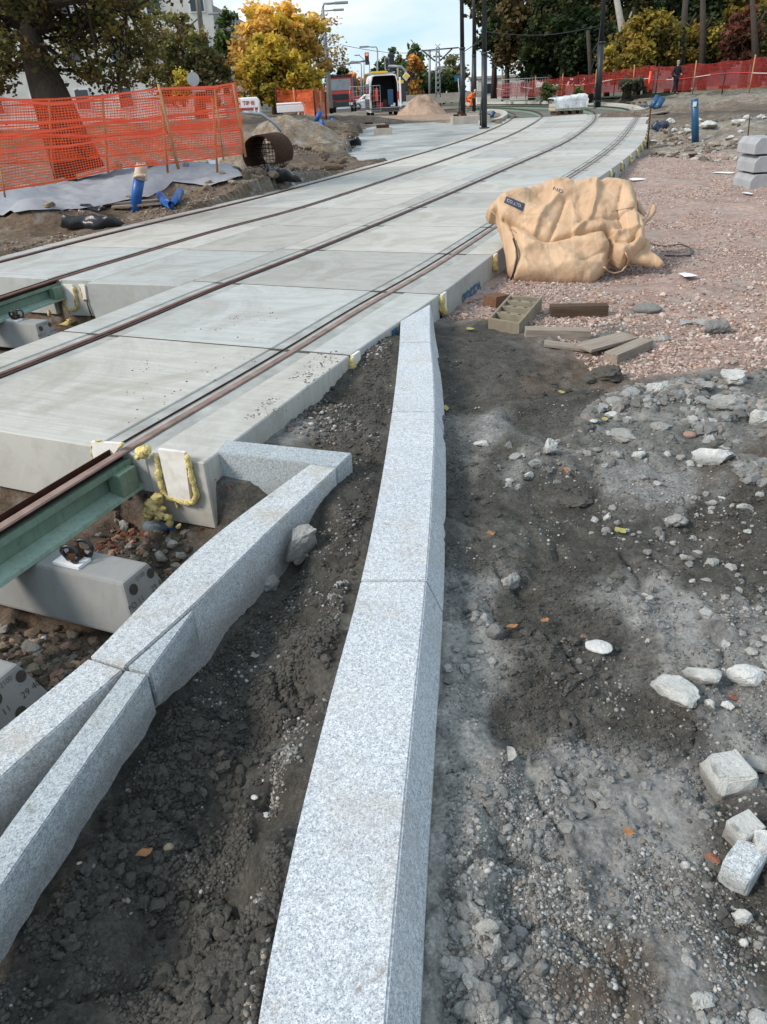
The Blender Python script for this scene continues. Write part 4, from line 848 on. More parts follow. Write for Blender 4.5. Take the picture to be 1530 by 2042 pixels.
# stones holding the grey fleece
for (x,y,w_,h_,l) in ((50,378,34,18,'flat stone lying on the fleece at the left edge, beside the small trowel-like tag'),(144,360,26,20,'pale angular stone on the top edge of the fleece, left of the stake'),(236,342,28,26,'tan stone on the fleece edge left of the blue pipe'),(305,332,24,20,'tan stone on the fleece edge right of the white-wrapped pipe'),(372,334,18,18,'grey block on the fleece under the wooden stake'),(402,327,38,14,'flat brown stone on the fleece right of the stake'),(426,322,14,12,'small square stone at the top of the fleece, farthest right'),(418,368,16,16,'brown stone low on the fleece near its right corner'),(444,352,14,14,'round brown stone in the right corner of the fleece'),(98,413,30,16,'stone near the bottom edge of the fleece, beside the black film'),(255,397,16,12,'small stone on the fleece just left of the blue pipe foot'),(463,367,18,12,'stone just outside the right corner of the fleece')):
    R_(x,y,w_,h_,'lump','tan' if 'grey' not in l else 'grey',l,name='loose_rock',cat='stone',level=3,embed=.05,z=None)

# ---------------------------------------------------------------- scattered pebbles and chips
def scatter(name,label,n,pts,smin,smax,cols,level=1,flat=.7,cat='gravel',power=2.5,embed=.3,angular=False,mat=None):
    X_,Y_=pts[:,0],pts[:,1]; Z_,TC2=terrain(X_,Y_); m=len(X_); base,F=ICO[level]; nv=len(base)
    s=smin+(smax-smin)*RNG.rand(m)**power; sc3=s[:,None]*np.stack([RNG.uniform(.75,1.25,m),RNG.uniform(.6,1,m),RNG.uniform(.45,.8,m)*flat/.7],-1)
    V=np.repeat(base[None],m,0)*(1+(RNG.rand(m,nv,1)-.5)*(.55 if angular else .28)); V=V*sc3[:,None,:]
    a=RNG.rand(m)*6.283; b=RNG.normal(size=m)*.35; ca,sa,cb,sb=np.cos(a),np.sin(a),np.cos(b),np.sin(b)
    x,y,z=V[...,0],V[...,1],V[...,2]; y2=y*cb[:,None]-z*sb[:,None]; z2=y*sb[:,None]+z*cb[:,None]; x3=x*ca[:,None]-y2*sa[:,None]; y3=x*sa[:,None]+y2*ca[:,None]
    P=np.stack([x3+X_[:,None],y3+Y_[:,None],z2+(Z_+s*(1-2*embed)*.4)[:,None]],-1).reshape(-1,3)
    F2=(F[None]+(np.arange(m)*nv)[:,None,None]).reshape(-1,3)
    ci=TC2*RNG.uniform(.75,1.5,(m,1)) if cols=='ground' else np.array(cols)[RNG.randint(0,len(cols),m)]*RNG.uniform(.65,1.25,(m,1)); me=npmesh(name,P,F2,3,not angular); setcol(me,'tint',np.repeat(ci,nv,0))
    o=link(name,me,mat or MT['pebble']); return tag(o,label,cat,kind='stuff')
def inpoly(P,n,seed=0,bias=1.0,zz=-.15,clump=0.0,cs=3.0):
    """random ground points inside a region, denser towards the camera"""
    P=np.array([tuple(G(x,y,zz)[:2]) for x,y in P]); out=[]; R=np.hypot(P[:,0],P[:,1]); A=np.arctan2(P[:,0],P[:,1]); r0,r1,a0,a1=R.min()*.95,R.max()*1.05,A.min()-.03,A.max()+.03
    got=0
    while got<n:
        r=np.exp(RNG.uniform(math.log(r0),math.log(r1),n*3)) if bias==1 else np.sqrt(RNG.uniform(r0**2,r1**2,n*3)); a=RNG.uniform(a0,a1,n*3); x=r*np.sin(a); y=r*np.cos(a)
        if bias==1: k_=RNG.rand(n*3)<1.0
        ok=polysd(x,y,P)>0
        if clump: ok&= (fbm2(x,y,cs,3,seed+90)+.5*vn2(x*9,y*9,seed))>RNG.uniform(-.35,.35,n*3)*(1-clump)+clump*.12
        out.append(np.stack([x[ok],y[ok]],-1)); got+=ok.sum()
    return np.vstack(out)[:n]
RIGHT=[(885,2100),(893,1500),(890,1200),(884,900),(872,690),(960,660),(1060,720),(1160,760),(1240,790),(1400,740),(1540,720),(1560,2100)]
PEB=[(.22,.22,.215),(.30,.295,.28),(.16,.155,.15),(.10,.095,.09),(.12,.11,.10),(.42,.42,.41),(.26,.22,.18),(.13,.13,.12),(.2,.2,.19)]
scatter('gravel','small grey pebbles strewn over the dark soil right of the kerb',7000,inpoly(RIGHT,7000,1,clump=.75),.0018,.0085,PEB,power=3.2)
scatter('gravel','crumbs of dark soil and grit right of the kerb',16000,inpoly(RIGHT,16000,2,clump=.25,cs=5),.0015,.007,'ground',power=2.0)
scatter('gravel','lumps of soil right of the kerb',900,inpoly(RIGHT,900,22,clump=.6,cs=2),.006,.022,'ground',power=2.5,level=2,mat=MT['stone'],angular=True)
GB=[(990,2100),(1000,1500),(1150,1480),(1300,1560),(1450,1640),(1540,1760),(1540,2100)]
scatter('gravel','pale grit and pebbles in the near right corner',8000,inpoly(GB,8000,3,clump=.6,cs=4),.0012,.0065,PEB+[(.36,.36,.35),(.5,.5,.49)],power=3.0)
scatter('gravel','pale angular chips of broken concrete on the right-hand ground',500,inpoly([(950,860),(1150,880),(1300,780),(1540,740),(1540,2100),(1400,2100),(1300,1500),(1150,1100),(1000,980)],500,14,clump=.8,cs=1.6),.004,.022,[(.34,.34,.33),(.28,.27,.26),(.42,.42,.40),(.2,.19,.18)],power=3.2,angular=True,level=2,mat=MT['stone'])
RID=[(1130,960),(1180,820),(1260,790),(1400,760),(1540,740),(1540,980),(1400,1000),(1250,1010)]
scatter('gravel','broken mortar and stones of the rubble ridge',3000,inpoly(RID,3000,4,clump=.4,cs=3),.004,.042,[(.27,.27,.265),(.2,.2,.19),(.34,.34,.33),(.15,.145,.135),(.29,.25,.22)],power=3.4,angular=True,level=2,mat=MT['stone'])
TR=[(520,2100),(560,1800),(640,1480),(690,1240),(735,1060),(772,830),(788,700),(740,700),(600,850),(700,1000),(560,1160),(390,1290),(200,1580),(0,1900),(-50,2100)]
scatter('gravel','dark crumbs of soil in the trench between the kerbs',22000,inpoly(TR,22000,5,clump=.2,cs=5),.0018,.0095,'ground',power=2.4)
scatter('gravel','lumps of dark soil in the trench',900,inpoly(TR,900,23,clump=.6,cs=2.5),.006,.022,'ground',power=2.5,level=2,mat=MT['stone'],angular=True)
scatter('gravel','scattered pale pebbles in the trench between the kerbs',1500,inpoly(TR,1500,6,clump=.5,cs=4),.002,.009,PEB+[(.35,.35,.36)],power=3.0)
TRR=[(505,2100),(560,1850),(600,1640),(650,1420),(690,1240),(735,1060),(700,1120),(640,1250),(560,1420),(520,1600),(480,1800)]
scatter('gravel','pebbly bank against the left side of the broad kerb',3000,inpoly(TRR,3000,7,clump=.5,cs=5),.0015,.0085,PEB,power=3.0)
TU=[(560,875),(600,840),(690,770),(770,700),(785,820),(740,950),(705,940),(700,900)]
scatter('gravel','pebbles on the wedge of soil between slab edge and kerb',900,inpoly(TU,900,8,clump=.3),.003,.014,PEB+[(.3,.2,.16)],power=3.2)
PINK=[(884,640),(1000,560),(1100,470),(1190,370),(1245,325),(1290,290),(1400,290),(1540,330),(1540,760),(1400,750),(1260,770),(1180,740),(1050,650)]
PK=[(.50,.35,.29),(.42,.28,.23),(.58,.44,.38),(.34,.22,.18),(.50,.41,.36),(.38,.32,.29),(.62,.54,.49),(.28,.19,.15)]
scatter('crushed_stone','pinkish crushed stone covering the yard on the right',42000,inpoly(PINK,42000,9,zz=-.2,clump=.2,cs=1.2),.003,.017,PK,power=2.6,angular=True,mat=MT['stone'])
scatter('crushed_stone','bigger pink stones of the crushed stone yard',500,inpoly(PINK,500,10,zz=-.2,clump=.5,cs=1),.012,.034,PK,power=2.6,angular=True,level=2,mat=MT['stone'])
LB=[(-40,520),(0,500),(250,445),(500,385),(600,362),(700,325),(700,280),(640,250),(560,290),(500,330),(380,385),(200,430),(-40,440)]
scatter('gravel','stones and crumbs on the brown bank left of the tracks',5000,inpoly(LB,5000,11,zz=.05,clump=.4,cs=1),.006,.035,[(.3,.24,.18),(.2,.15,.11),(.4,.35,.29),(.16,.12,.085),(.34,.23,.18)],power=3,angular=True,mat=MT['stone'])
scatter('gravel','clods of earth on the brown bank left of the tracks',700,inpoly([(330,420),(500,340),(600,250),(650,240),(712,275),(705,325),(600,362),(500,390)],700,31,zz=.05,clump=.6,cs=.8),.02,.14,'ground',power=3.2,level=2,angular=True,mat=MT['stone'])
FR=[(1290,292),(1300,262),(1400,250),(1540,240),(1540,330),(1400,300)]
scatter('gravel','rubble on the earth bank behind the blue post',900,inpoly(FR,900,12,zz=0,clump=.6,cs=.6),.015,.10,[(.2,.17,.14),(.27,.23,.19),(.15,.12,.09),(.42,.39,.35)],power=4.2,angular=True,level=2,mat=MT['stone'])
PITR=[(0,1235),(220,1270),(170,1310),(60,1400),(0,1400)]
def pitpts(P,n):
    P=np.array([tuple(G(x,y,-.44)[:2]) for x,y in P]); lo=P.min(0);hi=P.max(0); q=RNG.uniform(lo,hi,(n*4,2)); return q[polysd(q[:,0],q[:,1],P)>0][:n]
scatter('gravel','rubble lying in the open pit under the rail',700,np.vstack([pitpts(PITR,350),pitpts([(170,1120),(240,1040),(320,1010),(440,1040),(380,1120),(300,1180)],350)]),.006,.03,[(.2,.15,.11),(.13,.1,.075),(.26,.24,.21),(.3,.2,.15),(.09,.075,.06)],power=2.6,angular=True,level=2,mat=MT['stone'])
# grit on top of the slabs near the rail
def ontop(n,poly,smin,smax,cols,name,label):
    P=np.array([tuple(G(x,y)[:2]) for x,y in poly]); lo=P.min(0);hi=P.max(0); q=RNG.uniform(lo,hi,(n*8,2)); q=q[polysd(q[:,0],q[:,1],P)>0]; q=q[(fbm2(q[:,0],q[:,1],2.5,3,4)>-.05)][:n]
    base,F=ICO[1]; m=len(q); s=smin+(smax-smin)*RNG.rand(m)**3; V=base[None]*(1+(RNG.rand(m,12,1)-.5)*.5)*s[:,None,None]*np.array((1,1,.6)); V=V+np.stack([q[:,0],q[:,1],s*.4],-1)[:,None,:]
    me=npmesh(name,V.reshape(-1,3),(F[None]+(np.arange(m)*12)[:,None,None]).reshape(-1,3),3); c=np.array(cols)[RNG.randint(0,len(cols),m)]; setcol(me,'tint',np.repeat(c,12,0)); o=link(name,me,MT['stone']); tag(o,label,'grit',kind='stuff')
ontop(520,[(480,840),(640,700),(700,700),(560,830)],.001,.006,PEB+[(.4,.3,.26)],'grit','fine grit scattered on the slab beside the rail')
ontop(220,[(100,830),(380,640),(700,590),(560,700),(330,850)],.001,.006,[(.12,.1,.08),(.2,.15,.12),(.09,.08,.07)],'grit','dark specks of soil on the nearest slabs')
# ---------------------------------------------------------------- draped sheets and collapsed bags
from mathutils.geometry import delaunay_2d_cdt
def GTA(px,py): return march(px,py,False)
def cdt(poly,step):
    """fill a 2-D outline with evenly spaced triangles"""
    P=[Vector(p) for p in poly]; B=[]
    for a,b in zip(P,P[1:]+P[:1]):
        n=max(1,int((b-a).length/step)); B+=[a.lerp(b,i/n) for i in range(n)]
    A=np.array([tuple(b) for b in B]); lo=A.min(0);hi=A.max(0); gx,gy=np.meshgrid(np.arange(lo[0],hi[0],step),np.arange(lo[1],hi[1],step*.87)); gx=gx+((np.arange(gx.shape[0])%2)*step/2)[:,None]
    gx=gx.ravel();gy=gy.ravel(); s=polysd(gx,gy,A); k=s>step*.5; pts=B+[Vector((x,y)) for x,y in zip(gx[k],gy[k])]
    r=delaunay_2d_cdt(pts,[],[list(range(len(B)))],1,1e-7); V=np.array([tuple(v) for v in r[0]]); return V,[tuple(f) for f in r[2]],polysd(V[:,0],V[:,1],A)
def drape(name,poly,step,off,amp,mat,label,cat,nsc=6,edge=.0,parent=None):
    pd_=[]
    for a_,b_ in zip(poly,poly[1:]+poly[:1]): pd_+=[(a_[0]+(b_[0]-a_[0])*k_/4,a_[1]+(b_[1]-a_[1])*k_/4) for k_ in range(4)]
    qx,qy,qz=GTA([p[0] for p in pd_],[p[1] for p in pd_]); V,F,S=cdt(list(zip(qx.tolist(),qy.tolist())),step*.008); x,y=V[:,0],V[:,1]; z=np.maximum(terrain(x,y,False,False),terrain(x,y,False,True)-.01); step=.08
    n=np.abs(fbm2(x,y,nsc,4,21))*amp*2+fbm2(x,y,nsc*.35,2,22)*amp; inner=np.clip(np.abs(S)/(step*2),0,1); zz=z+off+np.maximum(n,-off*.6)*(.35+.65*inner)
    bm=bmesh.new(); vs=[bm.verts.new((a,b,c)) for a,b,c in zip(x,y,zz)]
    for f in F:
        try: bm.faces.new([vs[i] for i in f])
        except ValueError: pass
    bmesh.ops.recalc_face_normals(bm,faces=bm.faces); me=bpy.data.meshes.new(name); o_=(x.mean(),y.mean(),z.min()); bmesh.ops.translate(bm,verts=bm.verts,vec=-Vector(o_)); bm.to_mesh(me); bm.free()
    for p in me.polygons: p.use_smooth=True
    o=link(name,me,mat); o.location=o_; tag(o,label,cat); return o
def pillow(poly,P0,nrm,front,back,step,R,creases=(),amp=.02,nsc=5,seed=0,crumple=5):
    """an inflated, creased skin whose outline is a region of a real plane; returns world verts, faces"""
    n=Vector(nrm).normalized(); U=Vector((1,0,0)); U=(U-n*U.dot(n)).normalized(); W=n.cross(U); P0=Vector(P0)
    def uv(px,py): p=raypl(px,py,P0,n)-P0; return (p.dot(U),p.dot(W))
    pu=[uv(*p) for p in poly]; V,F,S=cdt(pu,step); S=np.clip(np.abs(S),0,None); t=np.clip(S/R,0,1); prof=np.sqrt(np.clip(1-(1-t)**2,0,1))
    cr=np.zeros(len(V))
    for line,depth,wd in creases:
        L=np.array([uv(*p) for p in line]); d=np.full(len(V),9.)
        for a,b in zip(L[:-1],L[1:]):
            ab=b-a; tt=np.clip(((V-a)@ab)/(ab@ab),0,1); d=np.minimum(d,np.linalg.norm(V-a-ab*tt[:,None],axis=1))
        cr+=depth*np.exp(-(d/wd)**2) if depth>0 else depth*np.exp(-(d/wd))
    x,y=V[:,0],V[:,1]; wx=fbm2(x,y,nsc*.6,2,seed+3)*.25; rr_=np.random.RandomState(seed+77); tri=0
    for q_ in range(crumple):
        a_=rr_.uniform(0,PI); fr_=nsc*rr_.uniform(.25,.8); ph=(x*math.cos(a_)+y*math.sin(a_)+fbm2(x,y,nsc*.35,2,seed+q_)*.22)*fr_+rr_.rand(); tri=tri+(np.abs((ph%1)*2-1)-.5)*sstep(-.22,.12,vn2(x*nsc*.4+q_*7,y*nsc*.4,seed+30+q_))*amp*1.5/max(1,fr_/nsc/.5)
    rn=(.22-np.abs(fbm2(x+wx,y-wx,nsc,3,seed)))*amp*2.4+(.15-np.abs(fbm2(x+wx*.5,y+wx*.5,nsc*2.4,3,seed+8)))*amp*1.1
    h=front*prof+(cr+rn*.45+tri)*np.clip(S/(R*.25),0,1); hb=-back*prof
    N_=len(V); vs=[P0+U*float(a)+W*float(b)+n*float(c) for a,b,c in zip(x,y,h)]; vb=[P0+U*float(a)+W*float(b)+n*float(c) for a,b,c in zip(x,y,hb)]
    edge=S<1e-5; rem={}
    verts=list(vs); 
    for i in range(N_):
        if edge[i]: rem[i]=i
        else: rem[i]=len(verts); verts.append(vb[i])
    return verts,list(F)+[tuple(rem[i] for i in f[::-1]) for f in F],len(F)
def pbuild(name,pw,mat,parent=None,label=None,cat=None):
    mb=MB(); mb.add(pw[0],pw[1],True)
    if parent is None: o=mb.build(name,mat); tag(o,label,cat); return o
    return mb.wbuild(name,mat,parent)

# the crumpled bulk bag
k=N('tan_bag_fabric'); wv=k.noise(900,2,.5); c=k.ramp(k.noise(3,5,.6),[(.3,(.44,.285,.175)),(.7,(.60,.415,.27))]); sl_=k.n.new('ShaderNodeTexWave'); sl_.inputs['Scale'].default_value=2.2; sl_.inputs['Distortion'].default_value=2.5; sl_.inputs['Detail'].default_value=1
k.l(k.mapv((1,.3,.8),(0,.3,.9)),sl_.inputs['Vector']); c=k.mix(k.ramp(sl_.outputs['Fac'],[(.98,0.0),(1.0,.2)]),c,(.8,.62,.42)); c=k.mix(k.ramp(k.noise(6,5,.7),[(.55,0.0),(.8,.35)]),c,(.3,.2,.12))
k.fin(c,.55,k.bump(wv,.15,.002,k.bump(k.noise(9,4,.6,dist=.8),.35,.03)),.3); MT['bag']=k.m
MT['navy']=simple('navy_print',(.05,.065,.12),.6,.1,30,.05); MT['print_pale']=simple('pale_print',(.6,.5,.4),.7,.1,30,.05)
bn=Vector((-.05,-math.cos(math.radians(50)),math.sin(math.radians(50)))); bp=G(1120,560,-.20)-bn*.10
bagpoly=[(968,432),(975,415),(1002,402),(1060,384),(1105,373),(1150,371),(1188,374),(1205,369),(1232,374),(1256,373),(1268,395),(1270,440),(1284,470),(1285,500),(1262,520),(1235,535),(1215,522),(1204,545),(1175,571),(1130,568),(1070,566),(1025,562),(1012,545),(1008,510),(998,470),(988,442),(975,442)]
crs=[([(1003,455),(1030,470),(1060,492),(1092,503),(1140,492),(1200,484),(1214,488)],-.11,.016),([(1014,462),(1026,500),(1034,530),(1022,560)],-.05,.012),([(1204,487),(1214,505),(1210,530)],-.14,.02),
([(1092,500),(1112,455),(1122,425)],-.045,.02),([(1140,490),(1170,460),(1178,430),(1182,385)],.045,.025),([(1060,488),(1080,445),(1105,420)],.04,.03),([(1262,380),(1262,430),(1268,475),(1250,510)],-.04,.014),([(1240,470),(1225,440),(1232,400)],-.035,.02),
([(1000,420),(1035,455),(1095,478)],.04,.04),([(1045,520),(1100,510),(1160,505),(1200,515)],.03,.05),([(1150,470),(1200,462),(1255,440)],-.03,.015),([(1215,490),(1240,480),(1262,478)],.05,.03),([(1225,500),(1245,505),(1262,490)],-.07,.02),([(1150,545),(1175,530),(1200,522)],-.025,.012)]
bt_=thing('bulk_bag','crumpled tan woven bulk bag slumped against the slab edge','bag',G(1120,575,-.22))
pw=pillow(bagpoly,bp,bn,.18,.10,.011,.11,crs,.034,4.2,5); bagmesh=pbuild('bag_body',pw,MT['bag'],bt_)
bvh=BVHTree.FromPolygons(pw[0],[f for f in pw[1][:pw[2]]])
def hit(px,py,off=.004):
    d=ray(px,py).normalized(); r=bvh.ray_cast(CP,d); p=r[0] if r[0] is not None else raypl(px,py,bp,bn); nn=r[1] if r[0] is not None else bn
    if nn is not None and nn.dot(d)>0: nn=-nn
    return p-d*off
def patch(name,quad,mat,off,nu=12,nv=6):
    v=[];f=[]
    for j in range(nv+1):
        for i in range(nu+1):
            u,w_=i/nu,j/nv; a=[quad[0][t]*(1-u)+quad[1][t]*u for t in (0,1)]; b=[quad[3][t]*(1-u)+quad[2][t]*u for t in (0,1)]; v.append(hit(a[0]*(1-w_)+b[0]*w_,a[1]*(1-w_)+b[1]*w_,off))
    f=[(j*(nu+1)+i,j*(nu+1)+i+1,(j+1)*(nu+1)+i+1,(j+1)*(nu+1)+i) for j in range(nv) for i in range(nu)]
    mb=MB(); mb.add(v,f,True); return mb.wbuild(name,mat,bt_,recalc=False)
patch('printed_band',[(1010,391),(1047,406),(1043,421),(1005,404)],MT['navy'],.005)
patch('sewn_patch',[(1217,404),(1266,401),(1266,412),(1219,421)],MT['bag'],.007)
def wraptext(s,c,ux,uy,size,mat,off):
    me=text_mesh(s,1.0)
    for v in me.vertices:
        px=c[0]+(ux[0]*v.co.x-uy[0]*v.co.y)*size; py=c[1]+(ux[1]*v.co.x-uy[1]*v.co.y)*size; v.co=local(bt_,hit(px,py,off))
    return link('bag_lettering',me,mat,bt_)
wraptext('CO.,LTD.',(1026,405.5),(.90,.40),(-.25,1.0),8.2,MT['print_pale'],.013); wraptext('ND',(1113,379),(.93,.36),(-.2,.6),15,MT['navy'],.006)
wraptext('FIBRE',(1008,404),(.8,.6),(-.3,.9),3.2,MT['navy'],.006)
for poly,fr in (([(1262,398),(1274,402),(1290,425),(1284,432),(1268,418)],.02),([(1268,448),(1290,432),(1302,404),(1310,412),(1309,424),(1290,445),(1278,470)],.03),([(1250,505),(1270,470),(1298,480),(1296,500),(1326,527),(1316,535),(1285,530),(1256,524)],.05)):
    pbuild('side_flap',pillow(poly,bp,bn,fr,fr*.5,.02,.05,(),.012,9,3),MT['bag'],bt_)
mb=MB(); mb.tube([hit(x,y,.02) for x,y in ((1205,533),(1212,541),(1225,545),(1240,541),(1250,528),(1252,515),(1248,505))],.016,8,flat=.35); mb.wbuild('lifting_loop',MT['bag'],bt_)
mb=MB(); mb.tube([hit(x,y,.012) for x,y in ((1024,476),(1030,495),(1031,515),(1026,540),(1018,561))],.009,8); mb.wbuild('black_cord',MT['black_rubber'],bt_)
mb=MB(); mb.tube([hit(x,y,.006) for x,y in ((980,420),(996,436),(1012,450),(1030,464))],.006,6,flat=.5); mb.wbuild('bag_seam',MT['bag'],bt_)
o=MB().tube([GT(x,y)+Vector((0,0,.012)) for x,y in ((1298,488),(1315,491),(1335,493),(1358,489),(1374,496),(1381,505),(1375,512),(1350,513),(1325,512))],.011,8,flat=.5).build('black_strap',MT['black_rubber']); tag(o,'thin black strap looped on the pink gravel beside the bag','strap')

# ---------------------------------------------------------------- timbers and the hollow block
def beam(name,label,a,b,w_,h_,mat,cat='timber',lift=0.0,tilt=0.0,hole=False):
    A=GT(*a); B=GT(*b); A.z+=lift; B.z+=lift+tilt; L=(B-A).length; c=(A+B)/2; rz=math.atan2(B.y-A.y,B.x-A.x); sl=math.atan2(B.z-A.z,math.hypot(B.x-A.x,B.y-A.y))
    o=bpy.data.objects.new(name,None); m=MB(); m.box((0,0,h_/2),(L,w_,h_)); me=m.mesh(name,True,.004,2)
    for v in me.vertices:
        v.co.y+=mnoise.noise(v.co*3)*.006; v.co.z+=mnoise.noise(v.co*4+Vector((2,0,0)))*.004
    o=link(name,me,mat); o.location=(c.x,c.y,c.z-.006); o.rotation_euler=(0,-sl,rz); return tag(o,label,cat)
beam('timber_beam','dark brown squared timber lying alone beside the bag',(1096,630),(1210,628),.10,.09,MT['wood_dark'])
beam('timber_beam','pale weathered timber in front of the hollow block',(1046,672),(1174,677),.09,.075,MT['wood_pale'])
beam('timber_beam','short thick timber at the end of the loose planks',(1216,724),(1288,694),.10,.07,MT['wood_pale'])
beam('timber_plank','thin plank resting across other planks, dark knot near its end',(1160,708),(1256,684),.17,.022,MT['wood_pale'],lift=.045)
beam('timber_plank','thin plank half buried in the soil, running under its neighbour',(1085,688),(1180,702),.10,.022,MT['wood_pale'],lift=.015)
beam('cardboard_strip','tan cardboard strip lying flat in front of the bag','x',.1,.1,MT['wood_pale']) if False else None
beam('cardboard_strip','tan cardboard strip lying flat in front of the bag',(1148,584),(1200,583),.06,.006,MT['bag'],'cardboard')
beam('wood_block','red-brown wood block wedged between slab and hollow block',(975,611),(1004,606),.13,.09,MT['wood_red'],'wood block')
q4=[G(974,634,-.10),G(1036,645,-.10),G(1082,592,-.09),G(1016,588,-.09)]
hb=thing('hollow_block','beige hollow block with four rows of openings, tilted against the timbers','block',(q4[0]+q4[2])/2-Vector((0,0,.14)))
def qp(u,v,z): 
    p=q4[0].lerp(q4[1],u).lerp(q4[3].lerp(q4[2],u),v); return Vector((p.x,p.y,p.z+z))
mb=MB()
def cell(u0,u1,v0,v1,zt,zb): mb.hexa([qp(u0,v0,zb),qp(u1,v0,zb),qp(u1,v1,zb),qp(u0,v1,zb)],[qp(u0,v0,zt),qp(u1,v0,zt),qp(u1,v1,zt),qp(u0,v1,zt)])
cell(0,.07,0,1,0,-.10); cell(.93,1,0,1,0,-.10)
for v0,v1 in ((0,.04),(.25,.33),(.51,.58),(.75,.82),(.96,1)): cell(.07,.93,v0,v1,-.002,-.098)
cell(.07,.93,.04,.96,-.085,-.097); mb.wbuild('block_frame',MT['plaswood'],hb,.003)
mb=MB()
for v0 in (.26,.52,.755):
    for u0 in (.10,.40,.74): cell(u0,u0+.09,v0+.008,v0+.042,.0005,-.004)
mb.wbuild('core_shade',MT['joint'],hb)  # thin dark pads: the shade inside small holes put into colour
# scraps of paper, leaves, wood
def scrap(px,py,w_,h_,mat,label,name='paper_scrap',cat='litter',seed=0,curl=.01,kind='quad',rz=0):
    g=GT(px,py); d=(g-CP).length/FPX; W_=w_*d/2; H=max(h_*d/ max(.25,abs((g-CP).normalized().z))/2,.004); r=random.Random(seed+px); n=7
    if kind=='leaf': out=[(math.cos(a)*W_*(.95 if i%2 else .6)*r.uniform(.6,1.1),math.sin(a)*H*(.8 if i%2 else .5)*r.uniform(.6,1.1)) for i,a in enumerate([2*PI*k/18 for k in range(18)])]
    elif kind=='oval': out=[(math.cos(a)*W_,math.sin(a)*H*(1-.35*abs(math.cos(a)))) for a in [2*PI*k/12 for k in range(12)]]
    else: out=[(-W_,-H*.8),(-W_*.1,-H),(W_,-H*.7),(W_*.9,H*.6),(W_*.1,H),(-W_*.9,H*.8)]
    m=MB(); c=[(0,0,curl*.6)]+[(x,y,curl*(1+mnoise.noise((x*40+seed,y*40,1)))) for x,y in out]; k_=len(out); m.add(c,[(0,i+1,(i+1)%k_+1) for i in range(k_)],True)
    o=link(name,m.mesh(name),mat); o.location=(g.x,g.y,g.z+.012); o.rotation_euler=(0,0,rz); return tag(o,label,cat)
MT['leafbrown']=simple('fallen_leaf_orange',(.34,.16,.07),.7,.3,60,.2); MT['leafyellow']=simple('fallen_leaf_yellow',(.33,.30,.09),.6,.2,60,.2); MT['leafdark']=simple('fallen_leaf_rust',(.2,.06,.03),.7,.3,60,.2)
MT['conc_pale0']=simple('dirty_paper',(.36,.35,.33),.9,.4,60,.4)
scrap(1271,360,26,8,MT['white'],'white paper card on the pink gravel just past the bag'); scrap(1443,346,20,9,MT['white'],'folded white paper on the gravel near the kerb stack',rz=.6); scrap(1371,554,24,10,MT['white'],'torn white paper with a yellow leaf by it, mid gravel',curl=.015); scrap(1490,388,12,7,MT['white'],'small white scrap at the foot of the kerb stack',seed=3)
scrap(978,1071,26,14,MT['leafbrown'],'orange oak leaf on the dark soil near the kerb','fallen_leaf','leaf',kind='leaf',rz=.2); scrap(1127,946,18,20,MT['leafbrown'],'curled orange leaf beside the pale standing block','fallen_leaf','leaf',kind='leaf',curl=.02)
scrap(1236,1069,22,14,MT['leafyellow'],'yellow leaf alone on the dark soil','fallen_leaf','leaf',kind='oval',rz=.4); scrap(1020,1262,26,8,MT['leafbrown'],'narrow brown leaf touching the round dark clod','fallen_leaf','leaf',kind='oval',rz=.3); scrap(1086,1248,26,14,MT['leafbrown'],'dull brown leaf pressed in the soil near the kerb','fallen_leaf','leaf',kind='leaf',seed=5)
scrap(1252,1667,26,28,MT['leafbrown'],'reddish trodden leaf in the gravel','fallen_leaf','leaf',kind='leaf',curl=.003); scrap(292,1716,32,14,MT['leafbrown'],'curled tan leaf in the trench','fallen_leaf','leaf',kind='oval',curl=.02,rz=.5); scrap(890,818,10,12,MT['leafyellow'],'yellow leaf against the right side of the kerb','fallen_leaf','leaf',kind='oval'); scrap(937,663,18,5,MT['leafyellow'],'thin yellow leaf on dark soil by the slab','fallen_leaf','leaf',kind='oval')
scrap(1119,790,14,6,MT['leafyellow'],'small yellow-green leaf in the dark soil','fallen_leaf','leaf',kind='oval'); scrap(1205,842,14,6,MT['leafyellow'],'yellow-green leaf on the pale chip','fallen_leaf','leaf',kind='oval',seed=8); scrap(510,1317,18,8,MT['wood_pale'],'pale wood splinter in the trench','wood_splinter','splinter',kind='oval',rz=.3); scrap(1019,1525,16,22,MT['conc_pale0'],'crumpled cream paper shred in the grey gravel','paper_scrap','litter',seed=4,curl=.02)
mbl=MB()
for i in range(170):
    cx_,cy_=random.choice(((265,1050),(395,1058),(415,1052),(300,1028),(250,1068),(200,1085),(430,1062))); g=G(cx_+random.gauss(0,20),cy_+random.gauss(0,9),-.42); g.z=tz(g.x,g.y)+random.uniform(.004,.03)
    a=random.uniform(0,6.28); l=random.uniform(.012,.03); wv_=l*.28; d=Vector((math.cos(a),math.sin(a),random.uniform(-.5,.5))); s_=Vector((-d.y,d.x,random.uniform(-.3,.3))); mbl.add([g-d*l,g+s_*wv_,g+d*l,g-s_*wv_],[(0,1,2,3)])
a_=mbl.mesh('leaf_litter',False); o=link('leaf_litter',a_,MT['leafdark']); tag(o,'rust-red dry leaves heaped in the pit under the rail','leaves',kind='stuff')
# rust-coloured brick on the yard
o=MB().box(GT(1379,315)+Vector((0,0,.04)),(.14,.09,.08),rz=.1).build('brick',MT['rust_brown'],None,.006); tag(o,'single dark brick standing out on the pink gravel','brick')

